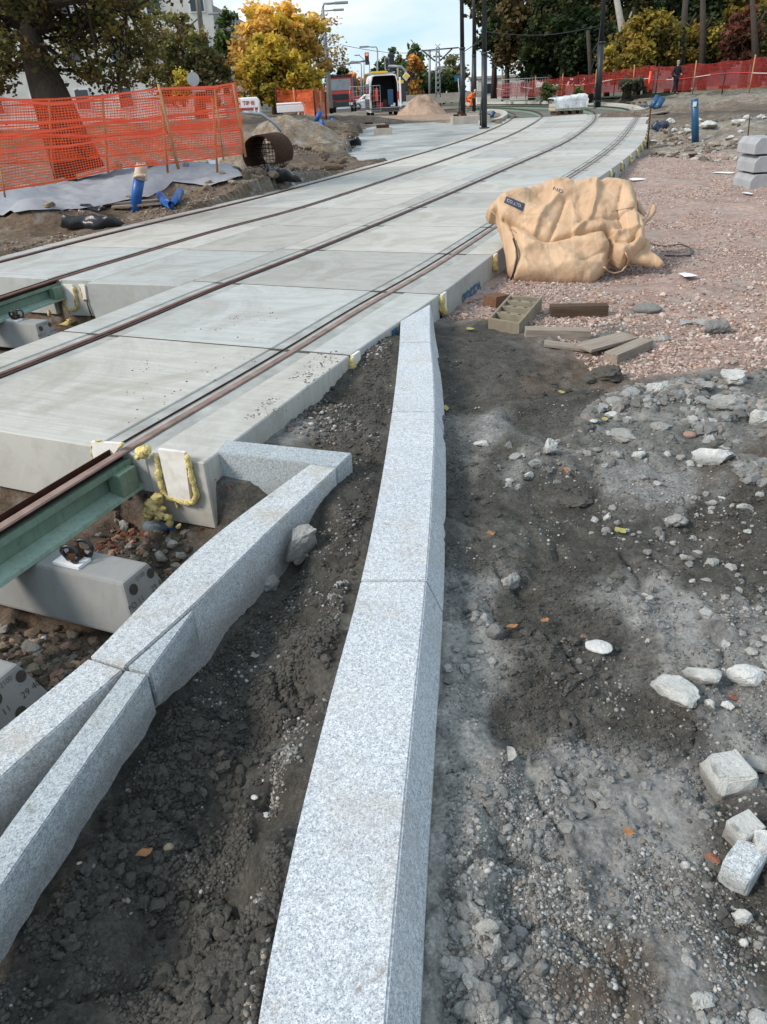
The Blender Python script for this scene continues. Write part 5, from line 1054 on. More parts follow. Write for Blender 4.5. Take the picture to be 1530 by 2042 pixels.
# ---------------------------------------------------------------- right-hand yard
MT['kerb_grey']=m_concrete('kerb_concrete',(.36,.37,.39),(.2,.2,.2))
def kerbblock(z,off,label):
    g=G(1490,385,-.22); m=MB(); L=.6; pr=[(-.0,0),(.0,.14),(.07,.225),(.36,.225),(.36,0)]
    P0=Vector((g.x+off,g.y,g.z+z)); n=len(pr); vs=[P0+Vector((a,b_*1.0,c)) for b_ in (0,L) for a,c in pr]
    m.add(vs,[tuple(range(n)),tuple(range(n,2*n))[::-1]]+[(k,(k+1)%n,(k+1)%n+n,k+n) for k in range(n)]); o=m.build('kerb_block',MT['kerb_grey'],None,.012,3); return tag(o,label,'kerb block')
kb=[]
for i,(off,lab) in enumerate(((.02,'lowest concrete kerb block of the stack at the right edge'),(.035,'middle concrete kerb block of the stack at the right edge'),(.0,'top concrete kerb block of the stack, overhanging slightly'))): kb.append(kerbblock(.03+i*.252,off,lab))
o=MB().box(G(1490,385,-.22)+Vector((.2,.25,.015)),(.5,.5,.03)).build('pallet_board',MT['wood_dark']); tag(o,'dark board under the kerb block stack','board')
for i in (1,2): o=MB().box(G(1490,385,-.22)+Vector((.24,.3,.017+i*.252)),(.2,.04,.022)).build('spacer_batten',MT['wood_dark']); tag(o,['','thin batten between the lowest and middle kerb blocks','thin batten between the middle and top kerb blocks'][i],'batten')
g=GT(1388,283); tp=at(1385.5,197,g.y); r_=5.8*g.length/FPX
mb=thing('marker_post','upright blue plastic pipe standing in the yard with a white label','pipe',g); m=MB(); m.tube([(0,0,-.05),((tp.x-g.x)*.5,0,(tp.z-g.z)*.5),(tp.x-g.x,0,tp.z-g.z)],r_,16); m.build('pipe_tube',MT['blue_dark'],mb); m=MB(); m.box((tp.x-g.x-.015,-r_-.002,tp.z-g.z-.12),(.09,.01,.11)); m.build('white_label',MT['white'],mb)
def rod(px,py,tx,ty,r,mat,name,label,cat):
    g=GT(px,py); t=at(tx,ty,g.y); o=MB().tube([g-Vector((0,0,.1)),t],r,6).build(name,mat); return tag(o,label,cat)
rod(1487,327,1496,228,.011,MT['rust_brown'],'steel_rod','thin rusty steel rod standing beside the kerb block stack','rod'); rod(1291,296,1298,213,.018,MT['rust_brown'],'steel_rod','rusty steel rod standing at the outer corner of the slab bend','rod')
for i,(x0,y0,x1,y1,l) in enumerate(((1300,216,1312,192,'longer dark blue pipe stub leaning right by the track bend'),(1308,218,1322,197,'second dark blue pipe stub leaning right by the track bend'),(1288,219,1292,211,'short dark blue pipe stub at the track bend'))):
    g=GT(x0,y0); t=at(x1,y1,g.y+.2); d=g.length/FPX; o=MB().tube([g,t],5.0*d,12).build('pipe_stub',MT['blue_dark']); tag(o,l,'pipe')
def bagpile(name,poly,mat,label,cat,P0,front=.14,seed=0,step=.03,R=.12,amp=.05,tilt=40,nsc=6):
    n=Vector((0,-math.cos(math.radians(tilt)),math.sin(math.radians(tilt)))); return pbuild(name,pillow(poly,P0,n,front,front*.4,step,R,(),amp,nsc,seed),mat,None,label,cat)
MT['film']=simple('black_film',(.016,.018,.022),.28,.3,9,.3,.6); MT['film_blue']=simple('dark_blue_film',(.02,.035,.07),.3,.4,9,.3,.6)
bagpile('plastic_sheet',[(1298,250),(1306,243),(1318,246),(1332,240),(1336,250),(1328,260),(1312,262),(1300,258)],MT['film_blue'],'dark blue plastic film bundled beside the bend of the slab','plastic sheet',GT(1315,262),.25,2,.08,.3,.1,nsc=3)
for i,(a,b,w_,l,m_) in enumerate((((1262,226),(1296,218),.12,'plank pointing to the blue pipe stubs','wood_pale'),((1300,214),(1272,203),.10,'brown board leaning beyond the blue pipe stubs','wood_dark'),((1250,205),(1290,203),.10,'pale board lying flat beyond the track bend','wood_pale'),((1284,234),(1330,222),.35,'long pale formwork board at the outer side of the bend','wood_pale'),((1296,300),(1330,291),.07,'thin pale lath at the edge of the pink gravel','wood_pale'),((1302,253),(1328,268),.08,'brown lath under the blue film','wood_dark'))): beam('timber_plank',l,a,b,w_,.05,MT[m_],lift=.03)
for i,(x,y,w_,h_,l) in enumerate(((1338,245,20,16,'pale boulder right of the blue film'),(1412,252,36,20,'broad pale rock behind the blue post'),(1372,262,22,14,'pale rock just left of the blue post on the bank'),(1395,240,24,9,'flat pale slab rock above the broad one'),(1456,275,22,12,'pale rock low on the bank right of the post'),(1470,243,30,14,'whitish rock high on the bank at right'),(1490,236,20,12,'small whitish rock beside the high one'),(1476,266,14,9,'small pale rock in the middle of the bank'),(1380,275,16,12,'grey rock at the foot of the blue post'),(1523,233,14,9,'pale rock near the right edge, high on the bank'),(1344,262,14,9,'small grey rock left on the bank'),(1430,288,14,10,'yellowish rock at the foot of the bank'),(1304,282,18,7,'white flat stone by the slab corner'),(1375,180,16,8,'pale boulder lying at the foot of the red netting'))):
    R_(x,y,w_,h_,'lump','tan' if i in(11,) else 'conc',l,name='loose_rock',cat='rock',level=3,embed=.25)

# ---------------------------------------------------------------- left bank
MT['fleece']=simple('grey_fleece',(.33,.345,.38),.95,.10,10,.3,.1,0,260)
drape('fleece_sheet',[(-80,396),(0,383),(60,379),(100,372),(150,360),(190,350),(240,338),(300,326),(345,322),(380,325),(440,318),(462,330),(486,354),(474,357),(455,364),(436,368),(412,376),(388,370),(345,368),(320,384),(305,393),(270,400),(240,408),(190,417),(150,421),(60,428),(0,433),(-80,442)],9,.03,.05,MT['fleece'],'pale grey fleece sheet spread on the bank below the orange netting','fabric sheet',3)
def film(poly,label,step=5,amp=.06): return drape('plastic_sheet',poly,step,.04,amp,MT['film'],label,'plastic sheet',5)
bagpile('plastic_sheet',[(507,350),(520,340),(532,346),(534,333),(545,342),(556,330),(562,345),(580,346),(596,352),(603,362),(588,364),(570,362),(548,368),(530,360),(514,360)],MT['film'],'crumpled black plastic film heaped on the brown bank','plastic sheet',GT(555,368),.16,4,.03,.10,.07)
bagpile('plastic_sheet',[(120,452),(128,444),(155,443),(160,436),(178,440),(200,436),(215,442),(240,440),(250,446),(235,450),(210,452),(190,459),(165,453),(140,456)],MT['film'],'black plastic film lying flat by the slab edge at far left','plastic sheet',GT(185,458),.10,6,.025,.06,.04,65)
bagpile('plastic_sheet',[(155,420),(172,414),(182,407),(186,412),(200,410),(215,418),(198,421),(175,422)],MT['film'],'small black film scrap at the lower edge of the fleece','plastic sheet',GT(185,422),.06,7,.02,.05,.03,60)
bagpile('plastic_sheet',[(676,276),(700,278),(712,275),(722,284),(720,290),(705,291),(690,291),(680,284)],MT['film'],'black film draped over a mound beside the poured road','plastic sheet',GT(700,291),.22,9,.06,.2,.08,40,4)
o=MB().tube([GT(558,372)+Vector((0,0,.02)),GT(576,369)+Vector((0,0,.03)),GT(584,367)+Vector((0,0,.02))],.05,8,flat=.5).build('paper_sack',MT['white']); tag(o,'white empty sack at the slab edge under the black film','sack')
g=GT(268,419); t=at(279,352,g.y); r_=9.2*(g-CP).length/FPX
pp=thing('drain_pipe','upright blue pipe with white wrapping tied over its top','pipe',g); T=t-g; m=MB(); m.tube([(0,0,-.05),tuple(T*.5+Vector((.0,0,0))),tuple(T)],r_,18); m.build('pipe_tube',MT['blue_plastic'],pp)
m=MB(); m.tube([tuple(T*.93),tuple(T*1.1),tuple(T*1.25),tuple(T*1.36)],[r_*1.15,r_*1.1,r_*1.12,r_*1.0],12); blob(m,[tuple(T*1.0+Vector((-r_,-r_,0))),tuple(T*1.05+Vector((0,-r_*1.4,.0))),tuple(T*1.02+Vector((r_*1.3,-r_,0))),tuple(T*.86+Vector((r_*1.6,-r_,0)))],.022,3); m.build('cloth_wrap',MT['print_pale'],pp)
pts=[GT(322,404)+Vector((0,0,.10)),GT(330,412)+Vector((0,0,.07)),GT(343,420)+Vector((0,0,.07)),GT(352,412)+Vector((0,0,.08)),GT(362,396)+Vector((0,0,.10))]; o=MB().tube(pts,.062,14).build('pipe_elbow',MT['blue_plastic']); tag(o,'blue pipe elbow lying on the bank beside the upright pipe','pipe')
for a,b,w_,l in (((208,410),(330,402),.16,'long weathered board under the fleece edge'),((225,419),(345,408),.14,'weathered board in front of the longer one'),((345,404),(362,400),.08,'short board end beside the pipe elbow')): beam('timber_plank',l,a,b,w_,.03,MT['wood_pale'],lift=.02)
# netting fence: real strands
def net(name,tops,bots,label,Yt,rows=30,cell=.042,wd=.0045,mat=None,sag=.05,posts=()):
    """tops/bots: photo positions of upper and lower hem; Yt: depth along it"""
    T=np.array([tuple(at(x,y,Y)) for (x,y),Y in zip(tops,Yt)]); B=np.array([tuple(at(x,y,Y)) for (x,y),Y in zip(bots,Yt)]); u=np.linspace(0,1,len(T)); L=np.linalg.norm(np.diff(B,axis=0),axis=1).sum(); nc=int(L/cell); U_=np.linspace(0,1,nc+1)
    cu=np.concatenate([[0],np.cumsum(np.linalg.norm(np.diff(B,axis=0),axis=1))])/L
    t_=np.stack([np.interp(U_,cu,T[:,k]) for k in range(3)],-1); b_=np.stack([np.interp(U_,cu,B[:,k]) for k in range(3)],-1); V=np.linspace(0,1,rows+1)
    G_=b_[:,None,:]*(1-V)[None,:,None]+t_[:,None,:]*V[None,:,None]
    wob=fbm2(U_[:,None]*L+0*V[None],V[None]*1.2+0*U_[:,None],1.1,3,33)*sag*2; G_[:,:,1]+=wob; G_[:,:,2]+=fbm2(U_[:,None]*L+0*V[None],V[None]*1.6+0*U_[:,None],.8,3,35)*sag*.8*(V*(1-V)*4)[None]
    vs=[];fs=[]; up=np.array((0,0,wd))
    def ribbon(line,off):
        n=len(line); b0=sum(len(x) for x in vs); vs.append(np.concatenate([line-off,line+off])); i=np.arange(n-1); fs.append(np.stack([i,i+1,i+1+n,i+n],-1)+b0)
    for j in range(rows+1): ribbon(G_[:,j],up*(2.4 if j in(0,rows) else 1))
    for i in range(nc+1): ribbon(G_[i],np.array((wd*.8,0,0)))
    me=npmesh(name,np.concatenate(vs),np.concatenate(fs),4); return me,G_,L
def tape(G_,v,wd,mat,parent,name='warning_tape',amp=.03,seed=0):
    n=G_.shape[0]; j=v*(G_.shape[1]-1); j0=int(j); line=G_[:,j0]*(1-(j-j0))+G_[:,min(j0+1,G_.shape[1]-1)]*(j-j0); line=line.copy(); x=np.linspace(0,n*.04,n); line[:,1]-=.02; line[:,2]+=fbm2(x,x*0,.6,2,seed)*amp*2
    tw=wd*(.7+.5*np.abs(fbm2(x,x*0,1.5,2,seed+5))); a=line.copy(); b=line.copy(); a[:,2]-=tw; b[:,2]+=tw; b[:,1]+=.01
    i=np.arange(n-1); F=np.stack([i,i+1,i+1+n,i+n],-1); V=np.concatenate([a,b]); M_=np.array([tuple(local(parent,p)) for p in V]); me=npmesh(name,M_,F,4); return link(name,me,mat,parent)
fy=[9.7,10.1,10.7,11.3,12.0,12.8,13.2]
nf=thing('net_fence','near orange safety netting on wooden stakes beside the big tree','net fence',at(200,345,10.8))
tops=[(-90,206),(0,200),(108,198),(212,190),(314,178),(425,178),(471,170)]; bots=[(-90,402),(0,380),(147,356),(229,336),(353,324),(430,314),(489,305)]
me,G1,L1=net('netting',tops,bots,'',fy); 
for v in me.vertices: v.co=v.co-nf.location
link('netting',me,MT['orange_net'],nf)
for v,s_ in ((.42,1),(.30,2),(.985,3)): tape(G1,v,.016,MT['orange_tape'],nf,'warning_tape',.05,s_) if v!=.30 else None
for (x,y,tx,ty,r_) in ((355,330,316,168,.024),(489,306,465,168,.022),(445,312,428,178,.016),(8,385,2,340,.012)):
    i=np.argmin([abs(b[0]-x) for b in bots]); Y=np.interp(x,[b[0] for b in bots],fy)-.03; a=at(x,y,Y); b=at(tx,ty,Y); m=MB(); m.tube([a-Vector((0,0,.05)),b],[r_,r_*.85],6); m.wbuild('wooden_stake',MT['wood_stake'],nf)
# second run behind it
nf2=thing('net_fence','second run of orange netting a few steps behind the near one','net fence',at(200,300,13.2)); me,G2,L2=net('netting',[(-60,215),(100,205),(210,200),(330,196),(430,192),(476,182)],[(-60,330),(100,322),(210,312),(330,300),(430,292),(488,286)],'',[12.8,13.2,13.6,14.2,14.4,14.0],rows=22,cell=.055)
for v in me.vertices: v.co=v.co-nf2.location
link('netting',me,MT['orange_net'],nf2)
for v,s_ in ((.35,4),(.55,5),(.75,6),(.45,7)): tape(G2,v,.022,MT['orange_tape'],nf2,'warning_tape',.1,s_)
for x,tx in ((100,98),(210,205),(330,322),(430,424)):
    Y=13.6; a=at(x,318,Y); b=at(tx,196,Y); m=MB(); m.tube([a-Vector((0,0,.2)),b],.02,6); m.wbuild('wooden_stake',MT['wood_stake'],nf2)
# rusty mesh roll with pipes
g=at(516,300,16.0); g.z=tz(g.x,g.y); rc=thing('mesh_roll','rusty wire mesh rolled into a drum beside the orange netting','mesh roll',g); R1=.33; m=MB(); ax=Vector((.25,1,0)).normalized(); sx=Vector((ax.y,-ax.x,0))
def ringp(r,t,a): return ax*t+sx*(r*math.cos(a))+Vector((0,0,R1+r*math.sin(a)))
for i in range(9): m.tube([ringp(R1,i*.12,2*PI*k/28) for k in range(29)],.007,5,False)
for k_ in range(22): m.tube([ringp(R1,0,2*PI*k_/22),ringp(R1,1.0,2*PI*k_/22)],.006,5)
for i in range(-4,5): h_=math.sqrt(max(0,R1*R1-(i*.07)**2)); m.tube([sx*(i*.07)+ax*.75+Vector((0,0,R1-h_)),sx*(i*.07)+ax*.75+Vector((0,0,R1+h_))],.006,5); m.tube([sx*(-h_)+ax*.75+Vector((0,0,R1+i*.07)),sx*(h_)+ax*.75+Vector((0,0,R1+i*.07))],.006,5)
m.build('mesh_wires',MT['rust_brown'],rc); m=MB(); n_=20; vs=[ringp(R1+.01,t,-.5+(PI+1.2)*k/n_) for t in (0,1.05) for k in range(n_+1)]; vs+=[ringp(R1+.018,t,-.5+(PI+1.2)*k/n_) for t in (0,1.05) for k in range(n_+1)]; o_=n_+1
m.add(vs,[(k,k+1,k+1+o_,k+o_) for k in range(n_)]+[(k+2*o_,k+3*o_,k+1+3*o_,k+1+2*o_) for k in range(n_)]+[(k,k+2*o_,k+1+2*o_,k+1) for k in range(n_)],True); m.build('sheet_cover',MT['rust_brown'],rc)
def px3(L,Y): return [at(x,y,Y) for x,y in L]
o=MB().tube(px3([(486,224),(505,226),(522,228),(540,240),(552,250),(562,262)],16.2),.03,8).build('flexible_conduit',MT['steel']); tag(o,'grey flexible conduit arching over the rusty mesh roll','conduit')
for i,(a,b) in enumerate((((552,262),(640,254)),((556,268),(628,262)),((575,280),(640,262)),((570,274),(620,278)),((590,284),(630,270)))):
    A=GT(*a);B=GT(*b); A.z+=.12+.04*i; B.z+=.12+.03*i; o=MB().tube([A,B],.028,8).build('steel_pipe',MT['steel']); tag(o,'thin grey steel pipe in the bundle lying right of the mesh roll','pipe','grey pipes lying right of the mesh roll')
for i,(x0,y0,x1,y1,l) in enumerate(((629,247,640,222,'blue pipe leaning left, tallest of three by the brown heap'),(645,262,642,238,'blue pipe stub standing in front of the leaning one'),(640,225,646,232,'bent blue pipe piece behind the two stubs'),(660,240,673,247,'blue pipe lying on the slope of the heap'))):
    g=GT(x0,y0); t=at(x1,y1,g.y); o=MB().tube([g,g.lerp(t,.5)+Vector((0,0,.02)),t],4.2*(g-CP).length/FPX,10).build('pipe_stub',MT['blue_plastic']); tag(o,l,'pipe')
R_(541,290,22,20,'cobble','pink','round pinkish boulder in front of the rusty mesh roll',name='loose_rock',cat='rock',level=3); R_(519,293,10,14,'angular','tan','small pointed tan stone in front of the mesh roll',name='loose_rock',cat='rock',level=3); R_(699,270,14,8,'lump','tan','tan stone holding down the black film on the road edge',name='loose_rock',cat='rock',level=3,embed=.1); R_(571,279,16,14,'lump','tan','tan clod at the end of the grey pipes',name='loose_rock',cat='rock',level=3)
# heaps of soil
def heap(px,py,wm,hm,col,label,dm=None,Y=None,seed=0):
    g=GT(px,py) if Y is None else at(px,py,Y); r=np.linspace(0,1,28); a=np.arange(56)*2*PI/56; Rr,Aa=np.meshgrid(r,a,indexing='ij'); rw=1+.22*vn2(np.cos(Aa)*1.6+seed,np.sin(Aa)*1.6,seed); x=Rr*np.cos(Aa)*wm/2*rw; y=Rr*np.sin(Aa)*(dm or wm)/2*rw
    z=hm*(1-Rr**1.15)*(1-.25*np.exp(-(Rr/.2)**2))+fbm2(x,y,2.2/hm**.5,4,seed)*hm*.22*(1-Rr**3)-.05; z=z+terrain(x+g.x,y+g.y,False,False)-g.z-.04; V=np.stack([x,y,z],-1).reshape(-1,3); idx=np.arange(28*56).reshape(28,56); q=np.stack([idx[:-1],idx[1:],np.roll(idx,-1,1)[1:],np.roll(idx,-1,1)[:-1]],-1).reshape(-1,4)
    me=npmesh('soil_heap',V,q,4,True); c=np.array(col)[None]*(.8+.5*fbm2(x.ravel(),y.ravel(),1.5,3,seed)[:,None]); setcol(me,'tint',np.clip(c,0,1)); o=link('soil_heap',me,MT['soil']); o.location=g; o['label']=label; o['category']='soil heap'; return o
heap(842,229,3.7,1.6,(.42,.29,.21),'pinkish sand heap right behind the white van',3.2,58,1); heap(575,258,3.4,.8,(.26,.20,.145),'brown earth heap behind the rusty mesh roll',2.6,24,3); heap(622,276,2.2,.45,(.2,.155,.11),'low brown heap around the blue pipe stubs',1.6,None,4); heap(640,300,1.6,.30,(.19,.145,.10),'lumpy earth heap spilling to the slab edge',1.3,None,5); heap(905,236,3.6,.35,(.3,.24,.18),'low earth heap beside the pole foundation',2.4,42,6)
heap(470,330,1.5,.28,(.36,.28,.21),'small pile of crushed stone at the corner of the fleece',1.2,None,8)
# ---------------------------------------------------------------- trees
def leafcloud(name,pts,size,cols,parent,seed=0,up=.3,mat=None):
    r=np.random.RandomState(seed); n=len(pts); s=size*r.uniform(.6,1.35,n); d=r.normal(size=(n,3)); d[:,2]*=.6; d/=np.linalg.norm(d,axis=1)[:,None]; e=r.normal(size=(n,3)); e-=d*(e*d).sum(1)[:,None]; e/=np.linalg.norm(e,axis=1)[:,None]; e*=.62
    V=np.stack([pts-d*s[:,None],pts+e*s[:,None],pts+d*s[:,None],pts-e*s[:,None]],1).reshape(-1,3); F=np.arange(n*4).reshape(-1,4); me=npmesh(name,V,F,4); setcol(me,'tint',np.repeat(cols,4,0)); return link(name,me,mat or MT['leaf'],parent)
def tree(name,label,base,height,crown,trunk_r,pal,leaf,n,seed=0,bark='bark',lean=(0,0),clumps=40,group=None,trunktop=None,limbs=9,dark=.5,gap=.42,cl=.22,trunkpts=None):
    """crown: list of (dx,dy,z,rx,ry,rz) ellipsoids in metres from the base"""
    r=np.random.RandomState(seed+50); th_=thing(name,label,'tree',base,0,group); m=MB(); top=trunktop or max(.6,float(np.average([c[2] for c in crown],weights=[c[3]*c[5] for c in crown])))
    tp_=trunkpts or [(0,0,-.3),(lean[0]*.2,lean[1]*.2,top*.25),(lean[0]*.55,lean[1]*.55,top*.6),(lean[0],lean[1],top)]
    m.tube(tp_,[trunk_r*1.35,trunk_r*1.0,trunk_r*.8,trunk_r*.45] if len(tp_)==4 else [trunk_r*(1.3-.9*i/(len(tp_)-1)) for i in range(len(tp_))],12)
    cs=[]; tot=sum(c[3]*c[4]*c[5] for c in crown)
    for c in crown:
        k_=max(4,int(clumps*c[3]*c[4]*c[5]/tot)); q=r.normal(size=(k_,3)); q/=np.linalg.norm(q,axis=1)[:,None]; q*=r.uniform(.45,1,(k_,1))**.6; cs.append(np.array(c[:3])+q*np.array(c[3:]))
    cs=np.vstack(cs); Tt=np.array(tp_)
    for i in r.choice(len(cs),min(limbs+6,len(cs)),replace=False):
        e_=cs[i]; j=r.uniform(.45,1); a=Tt[-2]*(1-j)+Tt[-1]*j if len(Tt)>2 else Tt[-1]; mid=(a+e_)/2+r.normal(size=3)*.06*height*.3; mid[2]+=.04*height; rr=trunk_r*.30; m.tube([tuple(a),tuple(mid),tuple(e_)],[rr,rr*.6,rr*.15],6)
    for i in range(len(cs)):
        k_=r.randint(len(cs)); 
        if np.linalg.norm(cs[i]-cs[k_])<height*.25: m.tube([tuple(cs[i]),tuple((cs[i]+cs[k_])/2+r.normal(size=3)*.1),tuple(cs[k_])],[trunk_r*.06]*3,4)
    m.build('trunk',MT[bark],th_)
    per=n//len(cs); P=[];Cc=[]; pal=np.array(pal); avg=np.mean([c[3] for c in crown]); csz=avg*cl*2.0; zc=np.array([c[2] for c in crown]).mean(); zr=max(c[5] for c in crown)
    for i,c in enumerate(cs):
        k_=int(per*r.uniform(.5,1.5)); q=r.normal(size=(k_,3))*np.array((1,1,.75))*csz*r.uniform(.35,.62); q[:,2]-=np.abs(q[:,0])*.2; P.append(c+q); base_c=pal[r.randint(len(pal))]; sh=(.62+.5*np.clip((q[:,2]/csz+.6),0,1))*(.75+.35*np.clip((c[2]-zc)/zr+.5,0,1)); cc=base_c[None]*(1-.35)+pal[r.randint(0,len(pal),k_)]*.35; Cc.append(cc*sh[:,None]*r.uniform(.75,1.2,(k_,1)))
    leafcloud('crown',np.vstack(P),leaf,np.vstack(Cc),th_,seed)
    return th_
OL=[(.17,.17,.05),(.12,.135,.04),(.26,.22,.06),(.08,.09,.03),(.34,.26,.07),(.19,.11,.06)]
GY=[(.58,.42,.05),(.48,.37,.05),(.66,.45,.06),(.38,.33,.05)]; GO=[(.78,.49,.10),(.70,.42,.09),(.84,.56,.14),(.56,.32,.09)]
DG=[(.035,.07,.025),(.05,.09,.03),(.025,.05,.02),(.07,.10,.035)]; MG=[(.09,.15,.045),(.13,.18,.06),(.07,.115,.04),(.18,.19,.06)]; BR=[(.24,.17,.07),(.19,.14,.06),(.15,.15,.06),(.29,.19,.07)]
YB=[(.60,.44,.07),(.42,.32,.06),(.17,.17,.05),(.52,.33,.06),(.10,.10,.035)]; RD=[(.34,.12,.08),(.26,.09,.06),(.18,.09,.05)]; OR=[(.70,.34,.08),(.58,.28,.07),(.45,.26,.08)]; LG=[(.14,.17,.07),(.10,.13,.05),(.18,.19,.08)]
def tb(px,py,Y,dz=0): g=at(px,py,Y); g.z+=dz; return g
def el(base,px,py,rw,rh,Y,dy=0,ry=None):
    """crown ellipsoid seen at a photo point with half sizes in photo pixels"""
    c=at(px,py,Y+dy); s=(c-CP).dot(Fv)/FPX; return (c.x-base.x,c.y-base.y,c.z-base.z,rw*s,(ry or rw*s),rh*s)
# big tree behind the near netting
b=tb(150,335,14.0,0); Y=14.0
tr_=[tuple(at(x,y,Y)-b) for x,y in ((160,345),(130,270),(95,175),(70,110),(55,40))]
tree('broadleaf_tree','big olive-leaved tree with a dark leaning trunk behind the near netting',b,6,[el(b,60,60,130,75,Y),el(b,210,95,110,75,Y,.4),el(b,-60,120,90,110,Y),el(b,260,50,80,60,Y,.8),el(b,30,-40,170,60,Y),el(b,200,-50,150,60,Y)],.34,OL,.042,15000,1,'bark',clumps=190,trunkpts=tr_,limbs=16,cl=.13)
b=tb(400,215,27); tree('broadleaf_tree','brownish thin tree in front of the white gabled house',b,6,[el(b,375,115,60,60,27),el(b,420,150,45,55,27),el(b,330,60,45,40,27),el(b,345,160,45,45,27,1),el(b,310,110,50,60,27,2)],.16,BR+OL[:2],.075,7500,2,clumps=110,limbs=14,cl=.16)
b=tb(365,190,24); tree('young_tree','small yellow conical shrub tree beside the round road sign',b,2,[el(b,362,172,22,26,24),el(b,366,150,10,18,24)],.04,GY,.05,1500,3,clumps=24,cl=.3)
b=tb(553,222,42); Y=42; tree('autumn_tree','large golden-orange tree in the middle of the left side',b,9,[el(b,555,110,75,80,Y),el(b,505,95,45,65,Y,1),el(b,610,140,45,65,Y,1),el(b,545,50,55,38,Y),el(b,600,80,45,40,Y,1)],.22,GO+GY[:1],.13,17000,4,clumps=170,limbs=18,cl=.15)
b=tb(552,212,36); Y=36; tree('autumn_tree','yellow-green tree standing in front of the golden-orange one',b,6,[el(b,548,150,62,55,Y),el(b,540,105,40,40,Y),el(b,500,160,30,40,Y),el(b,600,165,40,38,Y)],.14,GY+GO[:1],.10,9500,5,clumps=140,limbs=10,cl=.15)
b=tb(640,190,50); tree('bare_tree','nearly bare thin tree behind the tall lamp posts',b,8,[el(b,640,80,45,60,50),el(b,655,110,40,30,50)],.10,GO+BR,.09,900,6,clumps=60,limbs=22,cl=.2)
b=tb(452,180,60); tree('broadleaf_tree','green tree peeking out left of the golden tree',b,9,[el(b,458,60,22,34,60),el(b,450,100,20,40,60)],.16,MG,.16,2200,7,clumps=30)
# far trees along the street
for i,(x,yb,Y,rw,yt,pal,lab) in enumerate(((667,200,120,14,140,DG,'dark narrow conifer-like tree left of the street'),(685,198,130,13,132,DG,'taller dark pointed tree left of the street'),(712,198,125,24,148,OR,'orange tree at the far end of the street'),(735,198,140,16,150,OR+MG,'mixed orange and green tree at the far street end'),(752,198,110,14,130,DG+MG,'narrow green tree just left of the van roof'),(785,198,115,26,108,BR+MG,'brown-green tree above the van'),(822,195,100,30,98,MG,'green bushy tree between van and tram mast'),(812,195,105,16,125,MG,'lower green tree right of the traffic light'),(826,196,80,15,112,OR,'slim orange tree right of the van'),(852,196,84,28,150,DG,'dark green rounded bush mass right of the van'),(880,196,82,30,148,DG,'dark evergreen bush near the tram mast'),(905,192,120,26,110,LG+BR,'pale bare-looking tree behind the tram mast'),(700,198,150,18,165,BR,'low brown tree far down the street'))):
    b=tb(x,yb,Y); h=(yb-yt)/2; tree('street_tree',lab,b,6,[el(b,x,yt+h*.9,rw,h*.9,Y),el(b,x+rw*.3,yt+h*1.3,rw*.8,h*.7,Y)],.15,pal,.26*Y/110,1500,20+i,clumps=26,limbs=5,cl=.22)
# wooded park on the right
PK_=[(945,188,95,28,-30,45,MG,3000,'light green poplar at the left end of the park'),(985,190,88,40,-20,70,BR+MG,4200,'brown-green tree second from the left in the park'),(1010,192,84,50,60,60,DG,4200,'dark tree low behind the red netting, left part'),(1060,192,80,62,40,110,BR,6000,'brownish tall tree left of the rightmost black pole'),(1090,190,75,50,110,60,DG,4800,'very dark tree behind the red netting'),(1120,190,72,60,20,120,MG+DG,6000,'dense green tree beside the rightmost black pole'),(1170,190,70,55,100,70,DG,5200,'dark evergreen mass behind the rightmost black pole'),(1150,188,85,80,-10,80,DG+BR,5200,'tall dark tree rising behind the black pole'),(1250,188,60,50,120,50,YB,5200,'yellow-leaved tree right of the rightmost black pole'),(1290,186,62,60,80,60,YB,5600,'bright yellow-olive tree in the middle of the park'),(1270,185,80,80,0,90,DG+BR,5600,'dark tall tree behind the yellow ones'),(1370,180,75,70,20,120,DG,6000,'darkest tall tree right of the walking person'),(1400,178,66,60,90,55,YB+DG,4800,'yellow-tinged low-branched tree right of the person'),(1440,176,80,60,0,90,DG+YB,5200,'dark tree with a few yellow leaves near the right edge'),(1480,174,58,34,70,60,RD,3600,'reddish small tree near the right edge'),(1510,172,70,50,10,80,YB+DG,5200,'yellow and dark tree at the right edge'),(1570,168,60,60,60,120,OL,4500,'olive tree just outside the right edge'),(1330,183,90,90,-20,60,DG,4200,'deep dark tree filling the gap in the park'),(1210,186,95,90,10,120,DG,5000,'deep dark tree at the back of the park'),(1450,178,100,90,40,120,DG,5000,'deep dark tree at the back right of the park')]
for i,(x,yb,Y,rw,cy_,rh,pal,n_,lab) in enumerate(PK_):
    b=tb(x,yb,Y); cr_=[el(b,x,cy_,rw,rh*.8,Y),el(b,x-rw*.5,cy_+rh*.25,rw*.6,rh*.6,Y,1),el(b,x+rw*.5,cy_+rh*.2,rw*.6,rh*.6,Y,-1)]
    d_=[tuple(c*.62 for c in q) for q in pal]; tree('park_tree',lab,b,9,cr_,.26,d_,.20*Y/70,int(n_*.9),60+i,clumps=90,limbs=9,cl=.2,trunktop=None)
